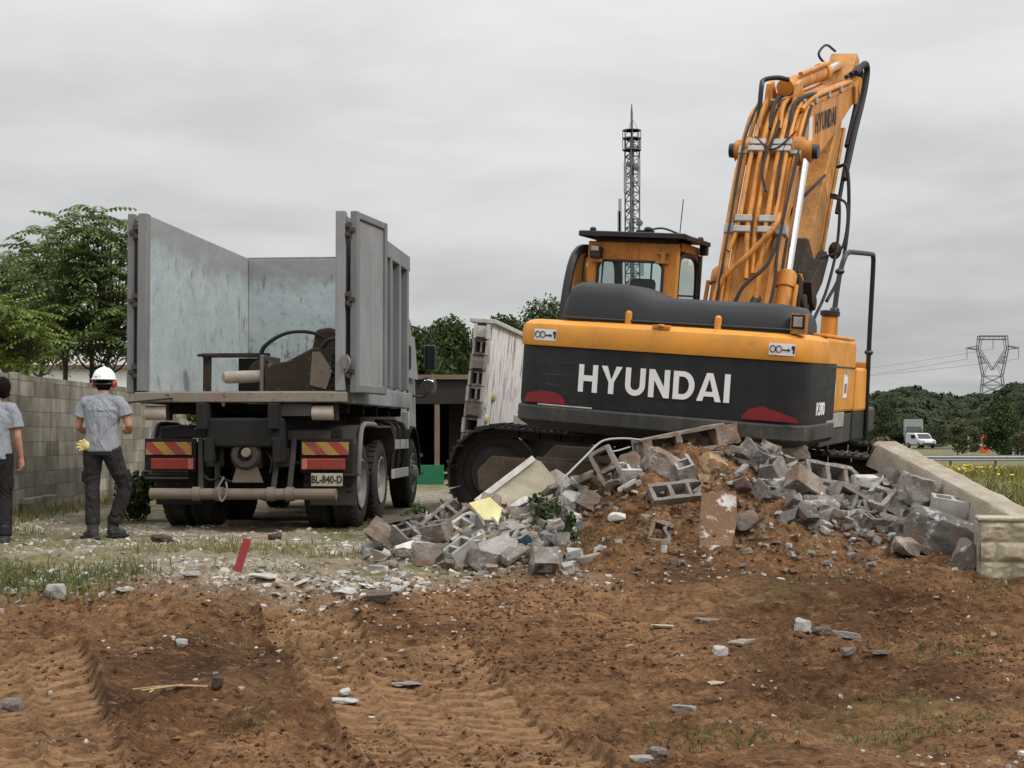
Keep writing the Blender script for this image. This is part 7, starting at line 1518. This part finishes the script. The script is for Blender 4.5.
# --- hero blocks: px, py, mesh, material, rotation, scale, label
B2 = lambda s, b=0, sp=1.0, w_=.5: block_mesh(w_, .2, .2, 3 if w_ > .45 else 2, .034, max(b, .75), s, sp)
heroes = [
    (609, 470, 13.25, B2(1, .3, 1, .4), 'block', (82, 62, -18), 1.0, 'hollow block standing on end with its two cells facing forward, under the bent bar'),
    (679, 498, 12.95, B2(2, .5, 1, .5), 'block', (40, -6, 10), 1.05, 'hollow block lying with three open cells upward beside the rusty slab'),
    (663, 535, 12.35, B2(3, .6, .6, .4), 'conc_soil', (70, 14, -8), .95, 'broken hollow block end sunk in the brown soil below the three-cell block'),
    (521, 543, 12.5, B2(4, .3, 1, .4), 'block', (34, -16, -38), .98, 'hollow block with a blue painted face at the left foot of the heap'),
    (443, 557, 12.35, B2(5, .3, 1, .4), 'block', (84, 4, 12), 1.05, 'hollow block lying open towards the camera at the lower left end of the rubble'),
    (408, 527, 13.3, B2(6, .4, 1, .4), 'block', (88, -12, -20), .9, 'hollow block lying on its side near the truck wheels'),
    (447, 520, 13.2, B2(7, .3, 1, .5), 'conc', (40, -35, 30), .95, 'grey block tilted up between the truck and the left track'),
    (462, 532, 12.95, B2(8, .5, 1, .5), 'conc_pale', (25, -25, 45), .9, 'pale ribbed block slab sloping left below the cream slab'),
    (777, 472, 13.7, B2(9, .2, 1, .4), 'conc', (30, -22, 35), 1.15, 'large grey block tilted towards the right reflector of the machine'),
    (832, 481, 13.5, B2(10, .4, 1, .5), 'conc_dark', (55, 10, 12), 1.15, 'dark grey hollow block with cells facing up, middle of the right heap'),
    (850, 502, 13.05, B2(11, .4, 1, .4), 'block', (80, 28, 10), .95, 'broken hollow block with thin square cells facing forward on the right heap'),
    (885, 498, 13.15, B2(12, .1, 1, .4), 'conc', (20, -32, 40), 1.1, 'grooved grey block tilted on edge left of the long beam'),
    (955, 510, 12.65, B2(13, .3, .8, .5), 'conc_pale', (10, 8, -8), 1.0, 'pale ribbed block lying directly under the long beam'),
    (815, 521, 12.7, chunk_mesh(101, 12, .62, .40, .34, .03), 'conc', (10, -30, 25), .72, 'blue-grey wedge of concrete at the front of the right heap'),
    (919, 493, 13.05, chunk_mesh(102, 14, .62, .5, .46, .05), 'conc', (12, 24, 20), .85, 'large grey lump just below the middle of the long beam'),
    (936, 533, 12.45, chunk_mesh(103, 6, .82, .5, .48, .05), 'conc_dark', (5, 24, -6), .95, 'biggest dark grey lump at the right end of the heap, left of the stone block'),
    (970, 561, 11.9, chunk_mesh(104, 9, .42, .22, .44, .03), 'conc_dark', (4, 30, 10), .80, 'pointed dark grey shard leaning against the stone block'),
    (480, 563, 12.2, chunk_mesh(105, 16, .40, .22, .34, .02), 'conc_pale', (8, 4, -8), .72, 'rounded pale block end lying at the front edge left of the blue block'),
    (535, 552, 12.3, chunk_mesh(106, 14, .3, .3, .26, .03), 'conc', (0, 10, 30), .65, 'rounded grey lump touching the right side of the blue block'),
    (616, 517, 12.75, chunk_mesh(107, 20, .24, .12, .12, .01), 'conc_pale', (0, 2, 5), .85, 'small white brick-like piece lying alone on the brown soil slope'),
    (668, 470, 13.45, chunk_mesh(108, 13, .75, .5, .38, .05), 'conc_soil', (10, 28, 15), .9, 'big soil-stained slab sloping down below the top block row'),
    (718, 471, 13.45, chunk_mesh(109, 13, .5, .4, .3, .05), 'tanplast', (15, 30, 5), .95, 'tan plaster lump above the rusty upright slab'),
    (590, 560, 12.15, chunk_mesh(110, 12, .36, .2, .16, .03), 'conc_soil', (4, -16, 12), .75, 'pale soil-dusted fragment at the front foot of the soil heap'),
    (598, 553, 12.2, chunk_mesh(111, 11, .16, .12, .26, .02), 'conc_pale', (10, 18, 12), .7, 'small upright cream fragment at the front foot of the soil heap'),
    (765, 500, 13.1, chunk_mesh(112, 13, .5, .4, .3, .04), 'conc_soil', (5, 20, 10), .9, 'brown-grey lump right of the rusty slab, half buried'),
    (792, 488, 13.3, chunk_mesh(113, 12, .5, .3, .12, .03), 'conc_pale', (20, 34, 10), .9, 'thin pale sheet of plaster sloping right in the middle heap'),
    (745, 466, 13.65, chunk_mesh(114, 10, .42, .1, .34, .02), 'conc_dark', (10, 30, 15), .9, 'dark thin shard standing between the top row and the right blocks'),
    (893, 484, 13.55, chunk_mesh(115, 12, .5, .24, .36, .02), 'conc_dark', (2, 18, 12), .9, 'dark grey slab in the shade behind the left end of the long beam'),
    (745, 522, 12.6, chunk_mesh(116, 12, .36, .26, .2, .04), 'conc_soil', (5, -15, 10), .85, 'soiled jagged piece right beside the foot of the rusty slab'),
    (790, 450, 14.1, chunk_mesh(117, 12, .46, .36, .3, .05), 'conc_soil', (5, 10, 10), .9, 'soiled lump on top of the heap under the right reflector'),
    (865, 482, 13.5, chunk_mesh(118, 12, .42, .3, .24, .04), 'conc_pale', (5, 8, 10), .8, 'pale lump on top of the right heap behind the square-celled block'),
    (905, 545, 12.3, chunk_mesh(119, 12, .4, .3, .26, .05), 'conc_soil', (5, 8, 40), .8, 'soil-stained lump half buried left of the biggest dark lump'),
]
for i, (px, py, D, me, mt, rot, sc, lab) in enumerate(heroes):
    p = at(px, py, D); me.name = 'concrete_block' if 'block' in lab.split(',')[0] and i < 13 else 'concrete_chunk'; g_ = gz(p.x, D)
    ob_ = put(me.name, me, M[mt], p, rot, sc, lab, 'block' if i < 13 else 'rubble', HG)
    if 'blue painted' in lab:
        me.materials.append(M['bluep'])
        for f_ in me.polygons:
            if f_.center.y < -.082 and f_.normal.y < -.5: f_.material_index = 1
# top row: broken wall piece of two hollow courses, and the upright rusty slab
def wallpiece():
    a, b = at(638, 451, 13.75), at(722, 434, 13.95); d = (b - a).normalized(); y = Vector((0, 1, 0)); y = (y - d * y.dot(d)).normalized(); z = d.cross(y); mb = MB(); L = (b - a).length
    mb.box((L / 2, .0, .085), (L, .2, .03)); mb.box((L / 2, .0, -.11), (L * .96, .2, .03)); mb.box((L / 2, .12, 0), (L, .03, .2))
    for x, w_ in ((.02, .10), (L * .42, .05), (L * .96 - .06, .22)): mb.box((x + w_ / 2, 0, -.01), (w_, .2, .18))
    me = mb.mesh('wall_fragment'); bm = bmesh.new(); bm.from_mesh(me); bmesh.ops.subdivide_edges(bm, edges=[e for e in bm.edges if e.calc_length() > .12], cuts=5, use_grid_fill=True); bm.normal_update()
    from mathutils import noise
    for v in bm.verts: v.co += v.normal * (.022 * noise.noise(v.co * 8) + .012 * noise.noise(v.co * 21))
    bm.to_mesh(me); bm.free(); o = link('wall_fragment', me, M['conc_soil'], None, 0); o.matrix_world = Matrix.Translation((a + b) / 2 - d * L / 2) @ Matrix((d, y, z)).transposed().to_4x4(); tag(o, 'broken wall fragment with open hollow cells lying highest on the heap under the lettering', 'wall fragment', HG)
wallpiece()
poly_slab('rusty_slab', [(702, 493), (736, 491), (737, 520), (729, 561), (700, 557), (699, 530)], [12.65, 12.65, 12.5, 12.2, 12.2, 12.4], .11, M['rustslab'], 'upright rust-brown slab splashed with white paint in front of the heap', 15, amt=.012)
for (px, D, mt, lab, sd_) in (
        ([(690, 458), (716, 452), (735, 470), (736, 490), (716, 492), (702, 486)], [13.5, 13.5, 13.3, 13.1, 13.1, 13.2], 'tanplast', 'tan and white plaster sheet above the upright rusty slab', 21),
        ([(395, 546), (420, 538), (440, 545), (428, 556), (402, 556)], [12.6, 12.9, 12.9, 12.6, 12.5], 'conc_pale', 'flat pale plaster sheet at the left end of the rubble', 22),
        ([(382, 521), (400, 523), (397, 531), (380, 528)], [13.4, 13.4, 13.3, 13.3], 'tanplast', 'thin tan board lying beside the rear truck wheels', 23)):
    poly_slab('broken_sheet', px, D, .035, M[mt], lab, sd_, 'sheet')
# --- the many broken pieces between them
var = [chunk_mesh(200 + i, 3 + i % 5, 1, RNG.uniform(.5, .85), RNG.uniform(.3, .65), .03, 3) for i in range(10)] + [block_mesh(.5, .2, .2, 3, .03, .6, 30 + i, .45 + .1 * i) for i in range(4)]
for v in var: v.name = 'concrete_fragment'
BM_ = {}
def frag(px, py, s, mats, group, label, lift=.25, blocky=.13):
    p = G(px, py); i = RNG.randrange(10) if RNG.random() > blocky * 2 or s < .13 else 10 + RNG.randrange(4); k = (i, RNG.choice(mats))
    if k not in BM_: m = var[i].copy(); m.materials.clear(); m.materials.append(M[k[1]]); BM_[k] = m
    o = bpy.data.objects.new('concrete_fragment', BM_[k]); COL.objects.link(o); sc = s if i < 10 else min(1, .62 + s)
    zz = gz(p.x, p.y); o.location = (p.x, p.y, zz + s * (lift - .1)); o.scale = (sc, sc * RNG.uniform(.8, 1.1), sc * RNG.uniform(.8, 1.1)); o.rotation_euler = (RNG.uniform(-.6, .6), RNG.uniform(-.6, .6), RNG.uniform(0, 6.28)); tag(o, label, 'rubble', group)
def scatter(n, poly, sizes, mats, group, label, lift=.25, blocky=.13):
    for px, py in poly_pts(n, poly): s = sizes[0] + (sizes[1] - sizes[0]) * RNG.random() ** 2.2; frag(px, py, s, mats, group, label, lift, blocky)
def poly_pts(n, poly):
    xs_ = [p_[0] for p_ in poly]; ys_ = [p_[1] for p_ in poly]; out = []
    while len(out) < n:
        x, y = RNG.uniform(min(xs_), max(xs_)), RNG.uniform(min(ys_), max(ys_)); ins = False; j = len(poly) - 1
        for i in range(len(poly)):
            if (poly[i][1] > y) != (poly[j][1] > y) and x < (poly[j][0] - poly[i][0]) * (y - poly[i][1]) / (poly[j][1] - poly[i][1]) + poly[i][0]: ins = not ins
            j = i
        if ins: out.append((x, y))
    return out
scatter(105, [(375, 540), (400, 516), (430, 506), (475, 508), (530, 500), (575, 505), (560, 545), (545, 575), (400, 572), (366, 560)], (.07, .34), ['conc', 'conc', 'conc_pale', 'conc_soil', 'conc_dark'], 'grey fragments of the left rubble', 'jagged grey concrete fragment among the rubble left of the soil heap', .35)
scatter(30, [(575, 480), (640, 462), (690, 470), (690, 500), (640, 500), (575, 520)], (.06, .26), ['conc_soil', 'conc', 'conc_pale'], 'fragments on top of the soil heap', 'soil-stained fragment on the upper slope of the brown soil heap', .3)
scatter(85, [(735, 462), (800, 456), (870, 478), (915, 500), (960, 520), (960, 550), (890, 548), (830, 535), (780, 520), (745, 500)], (.07, .34), ['conc', 'conc_dark', 'conc', 'conc_soil', 'conc_pale'], 'grey fragments of the right rubble', 'jagged grey concrete fragment among the rubble of the right heap', .35)
scatter(26, [(800, 520), (880, 525), (905, 545), (860, 548), (810, 535)], (.05, .17), ['conc', 'conc_pale', 'conc'], 'small pieces spilled in front of the right heap', 'small grey piece spilled in front of the right heap', .3, 0)
scatter(12, [(800, 550), (860, 545), (880, 570), (830, 580), (805, 570)], (.04, .15), ['conc', 'conc_pale', 'conc_soil'], 'small stones at the foot of the right heap', 'small pale stone at the foot of the right heap', .25, 0)
scatter(14, [(560, 560), (700, 560), (760, 570), (700, 580), (560, 580)], (.03, .11), ['conc_soil', 'conc', 'conc_pale'], 'small stones at the foot of the soil heap', 'small stone at the foot of the brown soil heap', .25, 0)
scatter(20, [(545, 478), (575, 470), (612, 478), (600, 505), (548, 525), (535, 505)], (.10, .34), ['conc', 'conc_pale', 'conc', 'conc_soil'], 'grey pieces beside the leaning cream slab', 'grey piece piled between the leaning cream slab and the bent bar', .4)
scatter(18, [(690, 458), (745, 450), (800, 456), (790, 490), (740, 500), (715, 480)], (.10, .32), ['conc', 'conc_soil', 'conc_dark', 'conc_pale'], 'grey pieces on the crest of the heap', 'grey piece on the crest of the heap under the counterweight', .35)
# --- single stones lying on the scraped soil
singles = [(683, 712, .20, (1.0, .6, .30), 'conc_pale', 'flat white slab lying alone on the soil in the lower centre'), (721, 656, .125, (1, .8, .8), 'conc_pale', 'rounded white stone beside the flat cream piece on the soil'), (740, 645, .22, (1, .4, .22), 'limestone', 'flat cream piece lying just behind the rounded white stone'),
    (802, 632, .15, (1, .8, .95), 'conc_pale', 'upright grey-white lump at the left end of a line of stones on the soil'), (822, 634, .14, (1, .8, .6), 'conc', 'grey lump second from the left in a line of stones on the soil'), (845, 638, .17, (1.4, .6, .35), 'conc', 'flat grey pieces at the right end of a line of stones on the soil'),
    (848, 656, .13, (1, .7, .6), 'conc', 'wedge-shaped grey stone in front of the line of stones'), (663, 627, .20, (1, .45, .14), 'limestone', 'thin cream flake lying on the soil in the centre'), (878, 658, .14, (1.2, .7, .3), 'conc_soil', 'brown flat stone right of the wedge-shaped grey stone'),
    (642, 763, .13, (1, .7, .4), 'conc_pale', 'white stone at the bottom edge of the picture'), (656, 757, .12, (1, .8, .6), 'conc', 'grey stone beside the white stone at the bottom edge'), (57, 598, .22, (.9, .6, .7), 'conc_pale', 'pointed grey-white stone standing at the edge of the grass on the left'),
    (12, 710, .17, (1, .7, .6), 'conc', 'grey stone in the wheel track at the lower left edge'), (407, 688, .19, (1.2, .8, .16), 'conc_pale', 'crushed white patch of plaster on the tyre tracks'), (378, 600, .22, (1.1, .7, .5), 'conc_soil', 'pale crumbled lump at the edge of the soil below the rubble'),
    (344, 703, .15, (1.4, .7, .2), 'conc_pale', 'white crumbled plaster beside the deep tyre track'), (716, 685, .13, (1.3, .6, .25), 'limestone', 'small cream flake between the flat white slab and the rounded stone'), (190, 578, .17, (1.2, .6, .35), 'conc_pale', 'small white lump left of the red post'), (182, 646, .11, (1, .8, .6), 'conc_pale', 'small white stone on the bank of the wheel rut'),
    (706, 622, .14, (1.4, .6, .25), 'conc', 'small grey fragment on the soil behind the cream flake'), (345, 697, .10, (1, .8, .5), 'conc_pale', 'small white lump above the crumbled plaster by the tyre track'), (262, 577, .2, (1.6, .7, .2), 'conc_pale', 'crushed white plaster at the foot of the red post'), (125, 592, .14, (1.3, .7, .3), 'conc_pale', 'flat white piece at the edge of the grass')]
for i, (px, py, s, sc, mt, lab) in enumerate(singles):
    p = G(px, py); me = chunk_mesh(300 + i, 13, 1, 1, 1, .05); me.name = 'loose_stone'; put('loose_stone', me, M[mt], (p.x, p.y, gz(p.x, p.y) + s * sc[2] * .25), (RNG.uniform(-8, 8), RNG.uniform(-8, 8), RNG.uniform(-25, 25)), tuple(s * k for k in sc), lab, 'stone')
# --- red post, soil lumps, dead wood
p = G(236, 573); o = MB().box((0, 0, .15), (.065, .03, .31)).build('red_post', M['redpost'], None, 0, .005); o.location = (p.x, p.y, p.z - .02); o.rotation_euler = (rad(-8), rad(17), rad(10)); tag(o, 'short leaning red stake stuck in the ground in front of the truck', 'stake')
p = G(163, 543); put('soil_lump', chunk_mesh(400, 16, .36, .3, .16, .12), M['conc_dark'] if False else plain('dark_soil', (0.05, 0.03, 0.018), .95, 0, .4, 14), (p.x, p.y, p.z + .02), (0, 0, 20), .8, 'dark lump of soil lying on the gravel behind the truck', 'soil lump')
p = G(275, 540); put('soil_lump', chunk_mesh(401, 16, .22, .2, .10, .12), bpy.data.materials['dark_soil'], (p.x, p.y, p.z + .03), (0, 0, 20), .8, 'small dark clod of soil under the middle of the truck bumper', 'soil lump')
p = G(172, 692)
br = MB(); br.tube(arc([(-.30, .0, .03), (-.1, .04, .05), (.12, .0, .07), (.26, .05, .05)], 5), [.009] * 4 + [.014] * 8 + [.009] * 4, 7); br.tube(arc([(-.22, -.05, .03), (-.05, -.03, .06), (.08, .02, .08)], 4), .012, 6); br.tube([(-.15, -.1, .02), (-.1, .04, .06)], .01, 6)
o = br.build('dead_branch', M['tanplast'], None, 40); o.location = p; o.scale = (.75, .75, .5); tag(o, 'bleached dead branch lying on the dark soil at lower left', 'branch')
for px, py, lab in ((435 / 2, 690, 'dark rotten stump of wood right of the bleached branch'),):
    p = G(px, py); put('wood_stump', chunk_mesh(410, 14, .09, .08, .11, .05), bpy.data.materials['dark_soil'], (p.x, p.y, p.z + .04), (5, 8, 0), 1, lab, 'wood')
# --- green tufts on the soil
for i, (px, py, n, h, lab) in enumerate([(948, 650, 130, .10, 'green weed tuft on the bare soil at the right'), (720, 742, 170, .10, 'low green weeds in the lower middle of the soil'), (905, 738, 120, .09, 'sparse green weeds near the lower right corner'), (985, 640, 80, .07, 'small grass tuft near the right edge below the stone block'), (250, 722, 60, .10, 'pale green sprig on the dark soil at lower left'),
        (690, 726, 70, .07, 'small weed sprig in front of the flat white slab'), (520, 525, 320, .20, 'green plant growing out of the rubble beside the blue block'), (566, 540, 180, .16, 'thin green plant on the slope right of the blue block'), (1005, 588, 130, .09, 'grass tuft at the foot of the stone block'), (872, 570, 90, .06, 'short grass between the right heap and the stone block'), (425, 527, 110, .09, 'grass tuft by the truck wheels left of the rubble'), (55, 590, 180, .2, 'tall grass tuft on the left bank'), (352, 530, 200, .12, 'grass growing beside the rear truck wheel'), (293, 572, 110, .08, 'low grass tuft right of the red stake'), (960, 720, 90, .07, 'small weeds at the right near the bottom edge')]):
    p = G(px, py); n = int(n * 2.2); r_ = np.random.RandomState(500 + i); xs_ = p.x + r_.normal(0, .09 + .1 * (n > 150), n); ys_ = p.y + r_.normal(0, .11, n); zs_ = gv(xs_, ys_)
    o = blades('weed_tuft', xs_ - p.x, ys_ - p.y, h * .55 * (.25 + .6 * r_.rand(n) ** 1.5), M['grass'], .007 if n > 150 else .005, 1.6, 600 + i, None, zs_ - p.z); o.location = p; tag(o, lab, 'weeds')

for i, (px, py, w_, n, lab) in enumerate([(543, 524, .20, 420, 'leafy dark green plant growing in the rubble behind the blue-faced block'), (570, 538, .13, 240, 'small leafy plant where the left rubble meets the soil heap'), (417, 530, .16, 260, 'low leafy weeds between the rubble and the truck wheels')]):
    p = G(px, py); tree('weed_bush', (p.x, p.y, p.z), w_, w_ * 1.1, .02, 6, n, .055, M['leaf_dark'], lab, 'weeds', None, 700 + i, .008, .2)
